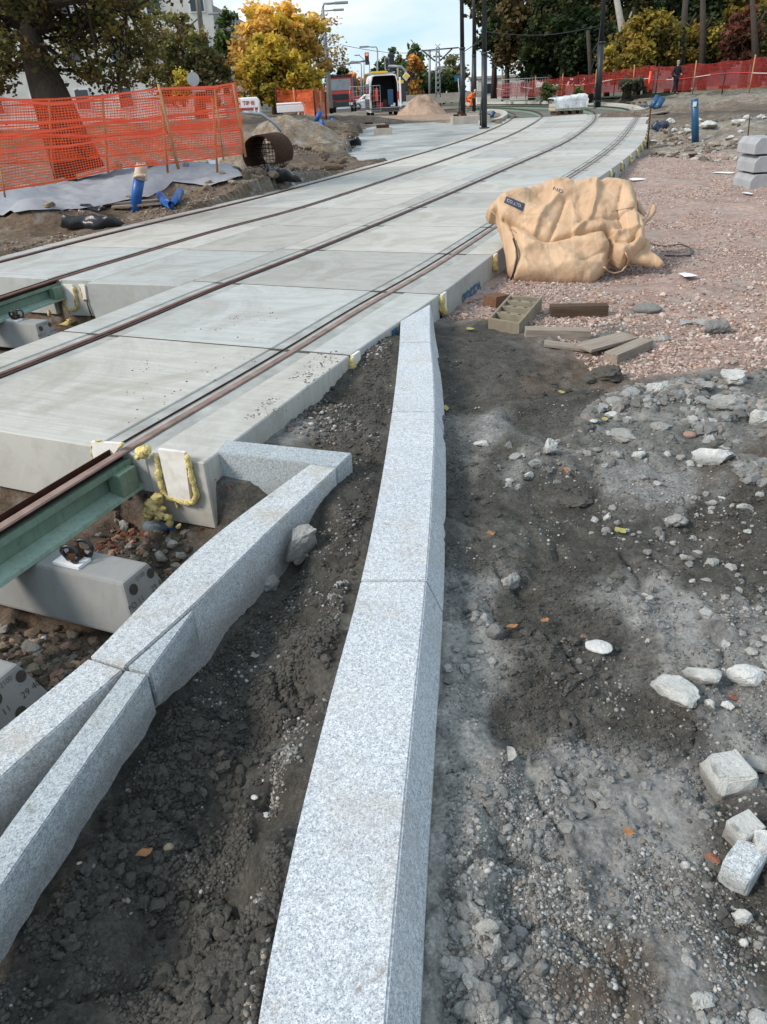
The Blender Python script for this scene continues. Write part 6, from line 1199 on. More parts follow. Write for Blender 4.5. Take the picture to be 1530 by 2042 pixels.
for i,(x0,y0,x1,y1,Y,r_,bk,lab) in enumerate(((1262,90,1228,-12,64,.32,'bark_pale','pale leaning bare trunk high among the park trees'),(1352,188,1368,-10,62,.30,'bark','dark straight trunk right of the person, among park trees'),(1398,180,1402,-10,60,.26,'bark','dark trunk near the reddish tree'),(1508,170,1500,-10,56,.24,'bark','dark trunk at the right edge of the park'),(1002,190,1001,120,90,.12,'bark_pale','thin pale trunk at the left end of the park'),(1180,190,1172,60,64,.2,'bark','slender dark trunk just left of the rightmost pole'))):
    a=at(x0,y0+(6 if y0>120 else 100),Y); c=at(x1,y1,Y); t_=thing('leafless_tree',lab,'tree',a); m=MB(); T=c-a; m.tube([(0,0,-.3),tuple(T*.5+Vector((.05,0,0))),tuple(T)],[r_,r_*.85,r_*.6],10); m.build('trunk',MT[bk],t_); m=MB(); m.tube([tuple(T*.6),tuple(T*.75+Vector((.8,0,.5)))],[r_*.4,r_*.15],6); m.build('branch',MT[bk],t_)
for i,(x,y,Y,w_,lab) in enumerate(((1095,192,60,16,'leafy green weed clump beside the wrapped pallet'),(1155,190,58,9,'small green weed tuft below the black pole'),(1270,180,50,14,'grey-green shrub growing through the red netting'),(1250,176,50,12,'shrub left of the netting corner post'))):
    b=tb(x,y+4,Y); tree('shrub',lab,b,1,[el(b,x,y-w_*.6,w_,w_*.8,Y)],.03,MG if i<2 else [(.12,.12,.08),(.09,.1,.06)],.10,700,90+i,clumps=14,cl=.3)

# ---------------------------------------------------------------- buildings
MT['wall_white']=simple('white_render',(.66,.64,.60),.85,.1,2,.05,dirt=(.4,.38,.34)); MT['wall_grey']=simple('grey_render',(.30,.33,.36),.85,.1,1,.05); MT['roof']=simple('roof_sheet',(.42,.40,.38),.7,.15,3,.05)
def house(name,label,c,size,rz,roofh,wins,mat='wall_white',roofm='roof',flat=False):
    t_=thing(name,label,'building',c,rz); w_,d_,h_=size; m=MB(); m.box((0,0,h_/2),(w_,d_,h_)); m.build('wall',MT[mat],t_); m=MB(); e_=.3
    if flat: m.box((0,0,h_+.15),(w_+.4,d_+.4,.3))
    else: m.add([(-w_/2-e_,-d_/2-e_,h_),(w_/2+e_,-d_/2-e_,h_),(w_/2+e_,d_/2+e_,h_),(-w_/2-e_,d_/2+e_,h_),(0,-d_/2-e_,h_+roofh),(0,d_/2+e_,h_+roofh)],[(0,3,2,1),(0,1,4),(2,3,5),(1,2,5,4),(3,0,4,5)])
    m.build('roof',MT[roofm],t_)
    for x,z,ww,hh in wins:
        m=MB(); m.box((x,-d_/2-.02,z),(ww+.16,.08,hh+.16)); f_=m.build('window',MT['white_paint'],t_); m=MB(); m.box((x,-d_/2-.045,z),(ww,.06,hh)); m.build('pane',MT['glass'],f_)
    return t_
wn_=[(x,z,1.1,1.4) for x in (-8,-5,-2,1,4,7) for z in (1.8,4.7,7.4)]
h1=at(335,240,68); house('gabled_house','white gabled house behind the big tree, mostly hidden by leaves',(h1.x,72,-.2),(13.5,12,6.4),math.radians(10),3.6,[(x,z,.8,1.1) for x in (-5,-2.5,0,2.5,5) for z in (1.8,4.6)]+[(0,7.6,.8,1.0)])
h1=at(60,240,40); house('apartment_block','long white building at the left edge behind the big tree',(h1.x-7,66,.3),(24,9,10.5),math.radians(8),2.5,[(x,z,.9,1.2) for x in (-10,-7,-4,-1,2,5,8,11) for z in (1.8,4.7,7.4)])
h1=at(440,215,90); house('apartment_block','white building far behind, between thin tree and golden tree',(h1.x-2,96,-.3),(7,10,8.6),math.radians(12),.4,[(x,z,.8,1.2) for x in (-2,0,2) for z in (2,4.8,7)],flat=True)
h1=at(1470,150,72); house('park_building','low grey-blue building behind the park trees at right',(h1.x+2,82,.6),(22,8,3.6),math.radians(-6),.5,[(x,2.0,1.6,1.1) for x in (-8,-4,0,4,8)],'wall_grey',flat=True)
for x,Y,w_,h_,lab in ((893,200,5,6.5,'pale distant apartment block behind the tram mast'),(874,210,4,6,'cream distant building left of the tram mast'),(1000,120,8,3,'low pale building beyond the left end of the red netting')):
    g=at(x,196,Y); house('apartment_block',lab,(g.x,Y,-.4),(w_,8,h_),0,.4,[(xx,z,1,1.2) for xx in (-w_*.3,0,w_*.3) for z in np.arange(1.8,h_-1,2.8)],flat=True)

# ---------------------------------------------------------------- poles, lamps, signals, signs
def pole(px,py,Y,tx,ty,r,label,name='tram_pole',base=True,mat='black_paint',step=None,cat='pole'):
    g=at(px,py,Y); t=at(tx,ty,Y); t_=thing(name,label,cat,g); T=t-g; H=max(T.z,1); sl_=Vector((T.x/T.z,0,1)); m=MB(); st=step or H*.6
    m.tube([(0,0,-.3),tuple(sl_*st)],[r,r*.97],16); m.build('pole_shaft',MT[mat],t_); m=MB(); m.tube([tuple(sl_*(st-.01)),tuple(sl_*(H*1.3+2))],[r*.8,r*.6],14); m.build('upper_shaft',MT[mat],t_)
    m=MB(); m.tube([tuple(sl_*(st-.04)),tuple(sl_*(st+.05))],[r*1.12,r*1.12],16); m.build('collar',MT['wire'],t_)
    if base: m=MB(); m.box((0,0,.02),(r*3.2,r*3.2,.04)); m.build('base_plate',MT['wire'],t_,.005); m=MB(); m.tube([tuple(sl_*1.1+Vector((-r*.9,-r*.5,0))),(-r*1.6,-r*.6,.6),(-r*1.4,-r*.6,.1)],.03,6); m.build('cable_loop',MT['wire'],t_)
    return t_
pole(966,256,G(966,256,0).y,966,0,.115,'tallest black tram pole, nearest of the pair by the curved kerb'); pole(923.5,232,G(923.5,236,0).y,921,0,.145,'black tram pole on the concrete footing left of the nearest one'); pole(945.5,212,58,945,40,.13,'thin black tram pole farther back, between two others',base=False); pole(1193,202,47,1204,2,.165,'rightmost black tram pole standing in front of the park')
o=MB().box(G(937,246,0)+Vector((0,0,.1)),(1.7,1.2,.42)).build('concrete_footing',MT['conc']); tag(o,'square concrete footing under the black pole at the road edge','footing')
for dx,dz,l in ((-.5,.27,'brick on the footing, left one of three'),(-.15,.27,'brick on the footing, right one of three'),(-.32,.37,'brick laid across two others on the footing')): o=MB().box(G(930,246,0)+Vector((dx,-.2,dz+.1)),(.26,.2,.09)).build('brick',MT['rust_brown'],None,.006); tag(o,l,'brick')
o=MB().box(G(764,268,0)+Vector((0,0,.10)),(.72,.6,.26)).build('manhole_collar',MT['conc'],None,.01); tag(o,'square concrete manhole collar standing up in the poured road','manhole collar')
o=MB().box(G(764,268,0)+Vector((0,0,.28)),(.50,.45,.12)).build('iron_frame',MT['rust_brown'],None,.01); tag(o,'rusty iron frame on top of the concrete manhole collar','manhole cover')
o=MB().box(G(742,252,0)+Vector((0,0,.03)),(1.35,.6,.14)).build('manhole_collar',MT['conc'],None,.01); tag(o,'low concrete collar at the far edge of the poured road','manhole collar'); o=MB().box(G(736,252,0)+Vector((0,0,.14)),(.4,.4,.09)).build('iron_frame',MT['rust_brown'],None,.01); tag(o,'rusty lid on the low concrete collar','manhole cover')
for x0,y0,x1,y1,l in ((962,240,958,226,'dark blue pipe stub left of the foot of the nearest black pole'),(978,236,986,222,'dark blue pipe stub leaning right beside the nearest black pole'),(972,238,974,226,'short dark blue pipe stub behind the nearest black pole'),(944,222,948,214,'small blue pipe between the black poles')):
    a_=G(x0,y0,-.05); t_=at(x1,y1,a_.y); o=MB().tube([a_,t_],.11,10).build('pipe_stub',MT['blue_dark']); tag(o,l,'pipe')
MT['lamp_grey']=simple('lamp_post_grey',(.26,.28,.30),.5,.15,3,.03,.5,.2)
def lamp(px,py,Y,topy,tipx,tipy,r,label,topx=None):
    g=at(px,py,Y); a=at(topx or px,topy,Y); c=at(tipx,tipy,Y); t_=thing('street_lamp',label,'street lamp',g); A=a-g; Cc=c-g; m=MB(); m.tube([(0,0,-.2),tuple(A*.5),tuple(A)],[r*1.3,r,r*.6],10); m.build('lamp_post',MT['lamp_grey'],t_)
    m=MB(); m.tube([tuple(A),tuple(A.lerp(Cc,.1)+Vector((0,0,(Cc-A).length*.22))),tuple(A.lerp(Cc,.4)+Vector((0,0,(Cc-A).length*.13))),tuple(Cc)],r*.45,8); m.build('lamp_arm',MT['lamp_grey'],t_); d=(Cc-A); d.z=0; d.normalize(); m=MB(); m.box(Cc+d*.25,(.75,.28,.12)); m.build('lamp_head',MT['lamp_grey'],t_,.03)
lamp(659,208,50,16,672,6,.12,'tallest grey street lamp with a large base, left of the truck',644); lamp(656,205,62,30,668,20,.09,'grey street lamp just behind the tallest one',641); lamp(753,198,72,100,732,93,.09,'grey street lamp behind the van roof, arm pointing left'); lamp(721,198,95,131,706,126,.09,'distant lamp post at the street centre'); lamp(726,198,120,122,716,110,.09,'most distant thin lamp post beside the street')
lamp(737,198,85,125,712,123,.07,'slim lamp post under the red traffic light'); lamp(470,190,60,35,434,27,.08,'street lamp whose arm shows left of the golden tree')
p_=pole(416,180,30,394,-5,.11,'slanting weathered wooden utility pole in front of the house','utility_pole',False,'bark_pale',cat='utility pole')
o=MB().tube([at(398,35,30),at(380,50,30),at(362,57,30)],.02,5).build('cable',MT['wire']); tag(o,'short pale cable sagging from the wooden utility pole','cable')
def emis(name,col,s):
    k=N(name); k.fin(col,.4); k.b.inputs['Emission Color'].default_value=(*col,1); k.b.inputs['Emission Strength'].default_value=s; return k.m
MT['red_lit']=emis('lit_red_lamp',(1,.10,.03),2.5); MT['yellow']=simple('yellow_paint',(.8,.55,.03),.5,.1,5,.02); MT['red_paint']=simple('red_paint',(.42,.03,.03),.35,.15,3,.02,.5); MT['dark_grey']=simple('dark_grey',(.05,.052,.056),.6,.2,5,.05)
def signal(px,py,Y,w_,h_,label,lit,frame=False):
    g=at(px,py,Y); s=(g-CP).dot(Fv)/FPX; W_,H=w_*s,h_*s; t_=thing('traffic_light',label,'traffic light',g-Vector((0,0,H/2))); m=MB(); m.box((0,0,H/2),(W_,.25,H)); m.build('signal_housing',MT['black_paint'],t_,.02)
    if frame: m=MB(); m.box((0,.14,H/2),(W_*1.25,.03,H*1.1)); m.build('backboard',MT['white'],t_)
    for i in range(3):
        m=MB(); m.lathe([(W_*.30,0),(W_*.32,.03)],(0,-.15,H*(.17+.33*i)),14,R=Matrix.Rotation(PI/2,3,'X')); m.build('signal_lens',MT['red_lit'] if lit and i==2 else MT['dark_grey'],t_)
    return t_
signal(732,117,70,8,21,'traffic light showing red, hung from a long arm over the street',True); signal(772,127,66,7,19,'unlit traffic light with white backboard above the van',False,True); signal(811,171,64,6,18,'dark traffic light on the bent post right of the van',False)
o=MB().tube([at(663,132,70),at(700,126,70),at(728,122,70)],[.07,.06,.05],8).build('mast_arm',MT['lamp_grey']); tag(o,'long horizontal arm carrying the red traffic light','signal arm')
o=MB().tube([at(811,190,64),at(811,150,64),at(808,140,64),at(800,133,64),at(788,132,64),at(776,132,65)],.09,8).build('bent_mast',MT['lamp_grey']); tag(o,'pale bent post arching over from the right of the van','signal post')
g=at(810,152,63.8); t_=thing('road_sign','small yellow diamond priority sign on the bent post','road sign',g); m=MB(); m.box((0,0,0),(.42,.03,.42),0,0,PI/4); m.build('sign_panel',MT['white'],t_); m=MB(); m.box((0,-.02,0),(.28,.03,.28),0,0,PI/4); m.build('sign_centre',MT['yellow'],t_)
g=at(386,195,22); t_=thing('road_sign','back of a round grey road sign beside the small yellow shrub tree','road sign',g); c=at(386,158,22)-g; m=MB(); m.tube([(0,0,-.2),tuple(c+Vector((0,0,.2)))],.03,8); m.build('sign_post',MT['steel'],t_); R__=12.5*((c+g-CP).dot(Fv)/FPX); m=MB(); m.lathe([(R__,0),(R__,.02)],c+Vector((0,-.03,0)),24,R=Matrix.Rotation(PI/2,3,'X')); m.build('sign_panel',MT['steel'],t_); m=MB(); m.box(c+Vector((.1,-.03,-R__*1.45)),(.34,.02,.12)); m.build('lower_panel',MT['steel'],t_)
g=at(463,192,30); t_=thing('road_sign','grey road sign seen edge-on left of the golden tree','road sign',g); c=at(462,150,30)-g; m=MB(); m.tube([(0,0,-.2),tuple(c)],.035,8); m.build('sign_post',MT['steel'],t_); m=MB(); m.box(c+Vector((0,0,-.15)),(.12,.5,.65),.2); m.build('sign_panel',MT['steel'],t_)
# old lattice mast and overhead wiring
g=at(874,210,70); t_=thing('lattice_mast','lattice overhead-line mast with crossbar between van heap and black pole','mast',g); m=MB(); T=at(873,88,70)-g
for dx in (-.2,.2):
    for dy in (-.2,.2): m.tube([(dx,dy,-.3),tuple(T*.95+Vector((dx*.5,dy*.5,0)))],.05,5)
for i in range(12): z=T.z*i/12; z2=T.z*(i+1)/12; m.tube([(-.2,-.2,z),(.2,-.2,z2)],.025,4); m.tube([(.2,-.2,z),(-.2,-.2,z2)],.025,4)
m.build('mast_frame',MT['lamp_grey'],t_); m=MB(); a=at(843,101,70)-g; b_=at(915,95,70)-g; m.tube([tuple(a),tuple(b_)],.05,5); m.tube([tuple(a),tuple(at(868,122,70)-g)],.06,5); m.tube([tuple(at(902,97,70)-g),tuple(at(878,121,70)-g)],.06,5); m.tube([tuple(at(864,113,70)-g),tuple(at(882,112,70)-g)],.06,5); m.build('crossbar',MT['wire'],t_)
for x,yt,Y,lab in ((857,101,76,'thin post left of the lattice mast'),(794,130,80,'pale wooden post behind the van'),(826,135,82,'pale concrete post among the orange trees'),(865,150,90,'second thin post close to the lattice mast')):
    o=MB().tube([at(x,200,Y),at(x,yt,Y)],.10,8).build('utility_post',MT['wood_pale'] if 'pale' in lab else MT['lamp_grey']); tag(o,lab,'post')
for i,(a,b_,lab) in enumerate(((at(958,62,41),at(1199,50,47),'overhead wire from the nearest black poles to the rightmost pole'),(at(683,90,60),at(873,101,70),'overhead wire from the lamp posts to the lattice mast'),(at(876,110,70),at(960,80,26),'overhead wire from the lattice mast to the nearest black pole'),(at(1203,12,47),at(1150,230,44),'slack cable hanging down beside the rightmost pole') )):
    if i==3: P_=[at(1203,12,47),at(1190,110,46.8),at(1170,160,46.8),at(1176,172,46.8),at(1190,168,46.8)]
    else: P_=[a.lerp(b_,t/10)-Vector((0,0,math.sin(PI*t/10)*.3)) for t in range(11)]
    o=MB().tube(P_,.016,4).build('overhead_wire' if i<3 else 'slack_cable',MT['wire']); tag(o,lab,'wire' if i<3 else 'cable')
g=at(918,205,70); t_=thing('road_sign','small blue sign panel just left of the black poles','road sign',g); m=MB(); c=at(914,156,70)-g; m.tube([(0,0,-.2),tuple(c)],.05,6); m.build('sign_post',MT['steel'],t_); m=MB(); m.box(c,(.6,.04,.42)); m.build('sign_panel',MT['blue_paint'],t_)

# ---------------------------------------------------------------- far netting and barriers
def farnet(name,label,pts,Ys,h,col,dens,posts,tapes=True,seed=0,netm=None):
    P_=[at(x,y,Y) for (x,y),Y in zip(pts,Ys)]; b=P_[len(P_)//2]; t_=thing('net_fence',label,'net fence',b); Q=[]; 
    for a,c in zip(P_[:-1],P_[1:]):
        n_=max(2,int((c-a).length/.5)); Q+=[a.lerp(c,i/n_) for i in range(n_)]
    Q.append(P_[-1]); v=[];f=[];rows=8; nq=len(Q); hh=h if isinstance(h,(list,tuple)) else (h,h)
    for i,q in enumerate(Q):
        H_=hh[0]+(hh[1]-hh[0])*i/nq; sgg=-.10*abs(math.sin(i*.55+seed)) 
        for j in range(rows+1):
            z=j/rows; v.append((q.x-b.x+.03*math.sin(i*1.7+j),q.y-b.y+mnoise.noise(Vector((i*.3,j*.4,seed)))*.18,q.z-b.z+z*(H_+sgg)))
    f=[(i*(rows+1)+j,(i+1)*(rows+1)+j,(i+1)*(rows+1)+j+1,i*(rows+1)+j+1) for i in range(nq-1) for j in range(rows)]
    me=bpy.data.meshes.new('netting'); me.from_pydata(v,[],f); ul=me.uv_layers.new(name='UVMap')
    for lp_ in me.loops: x_=v[lp_.vertex_index]; ul.data[lp_.index].uv=(x_[0],x_[2])
    link('netting',me,netm,t_)
    for k_ in range(0,nq,posts): 
        m=MB(); q=Q[k_]-b; lx=random.uniform(-.06,.06); m.tube([tuple(q-Vector((0,.06,.2))),tuple(q+Vector((lx,-.06,hh[0]*1.08)))],.035,6); m.build('fence_post',MT['wood_stake'] if (k_//posts)%2 else MT['rust_brown'],t_)
    if tapes:
        for zz in (.5,): m=MB(); pts_=[tuple(Q[i]-b+Vector((0,-.1,hh[0]*zz+.08*math.sin(i*.35+zz*9)))) for i in range(nq)]; m.tube(pts_,.022,4); m.build('warning_tape',MT['tape_rw'],t_)
    return t_
k=N('red_white_tape'); wv=k.n.new('ShaderNodeTexWave'); wv.inputs['Scale'].default_value=.35; k.l(k.tc.outputs['Object'],wv.inputs['Vector']); k.fin(k.ramp(wv.outputs['Fac'],[(.70,(.5,.05,.035)),(.72,(.6,.55,.53))],'CONSTANT'),.5); MT['tape_rw']=k.m
MT['net_red']=m_net('red_netting',(.30,.028,.022),.60); MT['net_orange']=m_net('orange_far_netting',(.75,.13,.04),.66)
farnet('n','red safety netting in front of the park, right part behind the person',[(1560,174),(1530,175),(1440,179),(1370,181),(1292,184)],[40,41,45,48,50.5],1.35,None,0,5,seed=1,netm=MT['net_red'])
farnet('n','red safety netting in front of the park, left part running into the distance',[(1300,178),(1240,183),(1150,189),(1080,192),(1020,193),(990,193)],[52,56,62,68,76,82],(1.35,1.1),None,0,5,seed=2,netm=MT['net_red'])
g=at(1292,184,50); o=MB().tube([g,at(1298,142,50)],.07,6).build('marker_stake',MT['orange_tape']); tag(o,'bright orange corner post where the two red nettings meet','post')
farnet('n','orange netting in front of the truck, behind the blue pipe stubs',[(553,218),(580,222),(605,226),(630,233),(656,230)],[34,34,33,32,36],(.8,1.15),None,0,3,False,3,MT['net_orange'])
for x,y,Y,w_,lab in ((499,228,26,.62,'white and red plastic barrier right of the near netting, dark marks on it'),(582,231,33,1.1,'white plastic barrier in front of the orange netting')):
    g=at(x,y,Y); t_=thing('plastic_barrier',lab,'barrier',g); m=MB(); m.box((0,0,.30 if w_<1 else .25),(w_,.08,.25)); m.tube([(w_*.5-.03,0,0),(w_*.5,0,.35),(w_*.42,0,.42),(-w_*.5,0,.42)],.045,6); m.tube([(w_*.25,0,0),(w_*.25,0,.3)],.04,6); m.build('barrier_body',MT['white'],t_,.02); m=MB(); m.box((0,0,.14),(w_*.96,.06,.05)); m.build('red_stripe',MT['red_paint'],t_)
    if w_<1: place_text('barrier_lettering','TIP III',.15,MT['red_paint'],t_,g+Vector((0,-.05,.30)),(1,0,0),(0,0,1),.004)
for (x,y,Y,n_,lab) in ((482,224,45,3,'grey wire mesh fence panel behind the mesh roll'),(700,224,46,3,'leaning grey wire mesh panel beside the truck'),(1000,198,60,6,'low grey wire fence beyond the black poles')):
    g=at(x,y,Y); t_=thing('wire_fence',lab,'wire fence',g); m=MB()
    W_=n_*.55; m.tube([(0,0,0),(0,0,1.2),(W_,.3,1.2),(W_,.3,0),(0,0,0)],.02,5)
    for i in range(1,n_*3): m.tube([(W_*i/(n_*3),.3*i/(n_*3),0),(W_*i/(n_*3),.3*i/(n_*3),1.2)],.008,4)
    for j in range(1,5): m.tube([(0,0,j*.24),(W_,.3,j*.24)],.008,4)
    m.build('wire_panel',MT['steel'],t_)
for x,y,Y,w_,h_,lab in ((862,199,72,9,.45,'long pale concrete wall beyond the sand heap'),(900,204,68,3,.4,'white low wall section near the lattice mast')): g=at(x,y,Y); o=MB().box((g.x,g.y,g.z+h_/2),(w_,.3,h_)).build('low_wall',MT['conc']); tag(o,lab,'wall')
# curved kerb rim and far bend
rim=[G(*p) for p in ((930,206),(1000,204.5),(1060,204),(1110,204.5),(1160,205),(1200,207),(1240,211),(1275,217),(1296,227))]; rp_=catmull([tuple(p)[:2] for p in rim],.5)
MT['conc_pale']=m_concrete('pale_concrete',(.5,.5,.47),(.3,.29,.26)); o=MB().sweep(z0(rp_,0),[(-.25,-.4),(-.25,.10),(.25,.10),(.25,-.4)]).build('curved_kerb',MT['conc_pale']); tag(o,'pale concrete rim following the far bend of the tracks','concrete rim')
o=MB().sweep(z0(catmull([tuple(G(*p))[:2] for p in ((958,246),(985,243),(1003,236),(1008,229),(998,224),(975,221))],.5),0),[(-.12,-.4),(-.12,.12),(.12,.12),(.12,-.4)]).build('curved_kerb',MT['conc_pale']); tag(o,'short curved pale kerb around the nearest black pole','kerb')
# wrapped pallet on the track
g=G(1130,229); t_=thing('wrapped_pallet','pallet of pale crates under loose clear film standing on the far bend','pallet',g,.1); m=MB(); W_=1.65
for dx in (-.6,-.2,.2,.6): m.box((dx,0,.10),(.2,1.0,.16))
m.build('pallet_base',MT['wood_dark'],t_); m=MB()
for j in range(2):
    for i in range(7): m.box((-W_/2+.12+i*.236,0,.30+j*.17),(.215,1.0,.15))
m.build('crates',simple('crate_beige',(.45,.40,.32),.8,.2,8),t_,.01)
k=N('clear_film'); k.fin((.72,.74,.76),.35,k.bump(k.noise(6,5,.6,dist=1),.5,.05),.5); tr=k.n.new('ShaderNodeBsdfTransparent'); mx=k.n.new('ShaderNodeMixShader'); k.l(k.ramp(k.noise(3,4,.6),[(.3,.45),(.6,.95)]),mx.inputs[0]); k.l(tr.outputs[0],mx.inputs[1]); k.l(k.b.outputs[0],mx.inputs[2]); k.l(mx.outputs[0],k.out.inputs[0])
n_=14; v=[];f=[]
for j in range(9):
    for i in range(n_+1):
        u=i/n_*2-1; w__=j/8; y_=-.56-.05*math.sin(i*1.7+j) if w__<.6 else -.56+(w__-.6)*2.7; z_=.32+min(w__,.6)/.6*(.45+.14*(u*.5+.5)+.05*math.sin(i*2.1)); v.append((u*(W_/2+.06)+.04*math.sin(j*2.3+i),y_,z_))
f=[(j*(n_+1)+i,j*(n_+1)+i+1,(j+1)*(n_+1)+i+1,(j+1)*(n_+1)+i) for j in range(8) for i in range(n_)]; m=MB(); m.add(v,f,True); m.build('film_cover',k.m,t_)

# ---------------------------------------------------------------- vehicles
def wheel(par,x,y,r,w_):
    m=MB(); m.lathe([(r*.6,-w_/2),(r*.95,-w_/2),(r,-w_*.35),(r,w_*.35),(r*.95,w_/2),(r*.6,w_/2)],(x,y,r),22,R=Matrix.Rotation(PI/2,3,'Y')); o=m.build('wheel',MT['tyre'],par); m=MB(); s=1 if x>0 else -1; m.lathe([(r*.58,0),(r*.5,.02),(r*.15,.04)],(x+s*w_*.42,y,r),14,R=Matrix.Rotation(s*PI/2,3,'Y')); m.build('rim',MT['steel'],o); return o
# van, rear doors open, rear end at local y=0 facing the camera
g=at(769,231.5,60); g.z=-.33+.0; g=at(769,231.5,60); va=thing('van','white and dark grey high-roof work van seen from behind with rear doors open','van',g,math.radians(4))
sec=[(0,.28,1.0,2.55),(.4,.25,1.0,2.6),(4.2,.25,1.0,2.6),(4.9,.25,.98,2.2),(5.5,.3,.95,1.35),(5.9,.4,.85,1.1)]
def shell(sec,inner):
    v=[];f=[]; n=0
    for y,zb,hw,zt in sec:
        w2=hw*.86; v+=[(-hw,y,zb),(-hw,y,zt*.55),(-hw*.98,y,zt*.8),(-w2,y,zt-.06),(-w2*.8,y,zt),(w2*.8,y,zt),(w2,y,zt-.06),(hw*.98,y,zt*.8),(hw,y,zt*.55),(hw,y,zb)]
    k_=10
    for i in range(len(sec)-1):
        for j in range(k_): f.append((i*k_+j,i*k_+(j+1)%k_,(i+1)*k_+(j+1)%k_,(i+1)*k_+j))
    f.append(tuple((len(sec)-1)*k_+j for j in range(k_))); return v,f
v,f=shell(sec,0); m=MB(); m.add(v,f); 
vi=[(x*.93,y,(z-.5)*.95+.55 if z>.5 else .55) for x,y,z in v[:10]]; 
m.add(v[:10]+vi,[(j,(j+1)%10,10+(j+1)%10,10+j) for j in range(10)]); m.build('body',MT['white_paint'],va)
m=MB(); m.add([(x,.02,z) for x,_,z in vi]+[(x*.95,2.6,z) for x,_,z in vi],[(j,(j+1)%10,10+(j+1)%10,10+j) for j in range(10)]+[tuple(range(10,20))]); m.build('cargo_bay',MT['dark_grey'],va)
m=MB(); m.box((0,-.06,.42),(2.0,.16,.22)); m.build('bumper',MT['dark_grey'],va,.03); m=MB(); m.box((-1.01,2.6,1.75),(.03,3.2,.6)); m.build('side_window',MT['glass'],va); m=MB(); m.box((-1.012,2.8,.75),(.03,4.6,.7)); m.build('side_panel',MT['dark_grey'],va)
for s in (-1,1):
    m=MB(); m.box((s*.95,-.03,1.25),(.10,.05,.5)); m.build('tail_light',MT['red_paint'],va); d=thing('rear_door','x','x') if False else None
    m=MB(); m.box((s*1.06,-.45 if s>0 else -.1,1.45),(.05,.85 if s>0 else .25,1.8)); dr=m.build('rear_door',MT['white_paint'],va,.02); m=MB(); m.box((s*1.09,-.45 if s>0 else -.1,1.95),(.02,.5 if s>0 else .12,.5)); m.build('door_window',MT['glass'],dr)
    for y in (1.1,4.7): wheel(va,s*.86,y,.36,.24)
m=MB(); m.box((-.3,.2,2.72),(1.1,.3,.12)); m.build('beacon_bar',MT['yellow'],va,.02); m=MB(); m.box((0,.5,2.66),(1.7,.06,.06)); m.box((0,3,2.66),(1.7,.06,.06)); m.box((-.8,1.7,2.7),(.05,3,.05)); m.box((.8,1.7,2.7),(.05,3,.05)); m.build('roof_rack',MT['steel'],va)
for x,z,sx,sz,mt,l in ((-.55,1.35,.25,.8,'orange_tape','orange work vest hanging inside the van'),(.45,1.15,.4,1.0,'blue_dark','blue overalls hanging inside the van'),(-.35,.72,.5,.3,'red_paint','red toolbox on the van floor'),(.6,.68,.35,.22,'white','white box on the van floor'),(.05,.8,.3,.5,'rust_brown','brown machine on the van floor')):
    c=va.matrix_basis@Vector((x,.45,z)); mb_=MB(); mb_.box(c,(sx,.3,sz),math.radians(4)); o=mb_.build({'orange_tape':'work_vest','blue_dark':'overalls','red_paint':'toolbox','white':'storage_box','rust_brown':'machine'}[mt],MT[mt],None,.03); tag(o,l,{'orange_tape':'vest','blue_dark':'overalls','red_paint':'toolbox','white':'box','rust_brown':'machine'}[mt])
# truck facing the camera
g=at(681,226,78); tk=thing('truck','dark red tipper truck facing the camera behind the orange netting','truck',g,math.radians(-3)); W_=2.4
m=MB(); m.hexa([(-W_/2,0,.95),(W_/2,0,.95),(W_/2,2.1,.95),(-W_/2,2.1,.95)],[(-W_/2*.97,.18,2.95),(W_/2*.97,.18,2.95),(W_/2*.97,2.0,2.95),(-W_/2*.97,2.0,2.95)]); m.build('cab',MT['red_paint'],tk,.06); m=MB(); m.hexa([(-1.05,-.01+.06,1.85),(1.05,.05,1.85),(1.05,.2,1.85),(-1.05,.2,1.85)],[(-1.0,.13,2.75),(1.0,.13,2.75),(1.0,.25,2.75),(-1.0,.25,2.75)]); m.build('windscreen',simple('pale_glass',(.20,.22,.24),.1,.2,2,.0,.6),tk)
m=MB(); m.box((0,-.03,1.35),(1.5,.08,.42)); m.build('grille',MT['black_paint'],tk,.02); m=MB(); m.box((0,-.08,.72),(2.4,.25,.42)); m.build('bumper',MT['dark_grey'],tk,.04); m=MB(); m.box((0,3.6,2.0),(2.4,4.2,1.6)); m.build('tipper_body',MT['dark_grey'],tk,.03); m=MB(); m.box((0,.3,3.02),(2.3,.5,.12)); m.build('sun_visor',MT['black_paint'],tk)
for s in (-1,1):
    m=MB(); m.box((s*.95,-.21,.75),(.32,.04,.2)); m.build('headlight',MT['white'],tk); m=MB(); m.box((s*1.38,.1,2.2),(.16,.1,.6)); m.build('mirror',MT['black_paint'],tk,.02)
    for y in (1.0,4.5): wheel(tk,s*1.0,y,.5,.3)
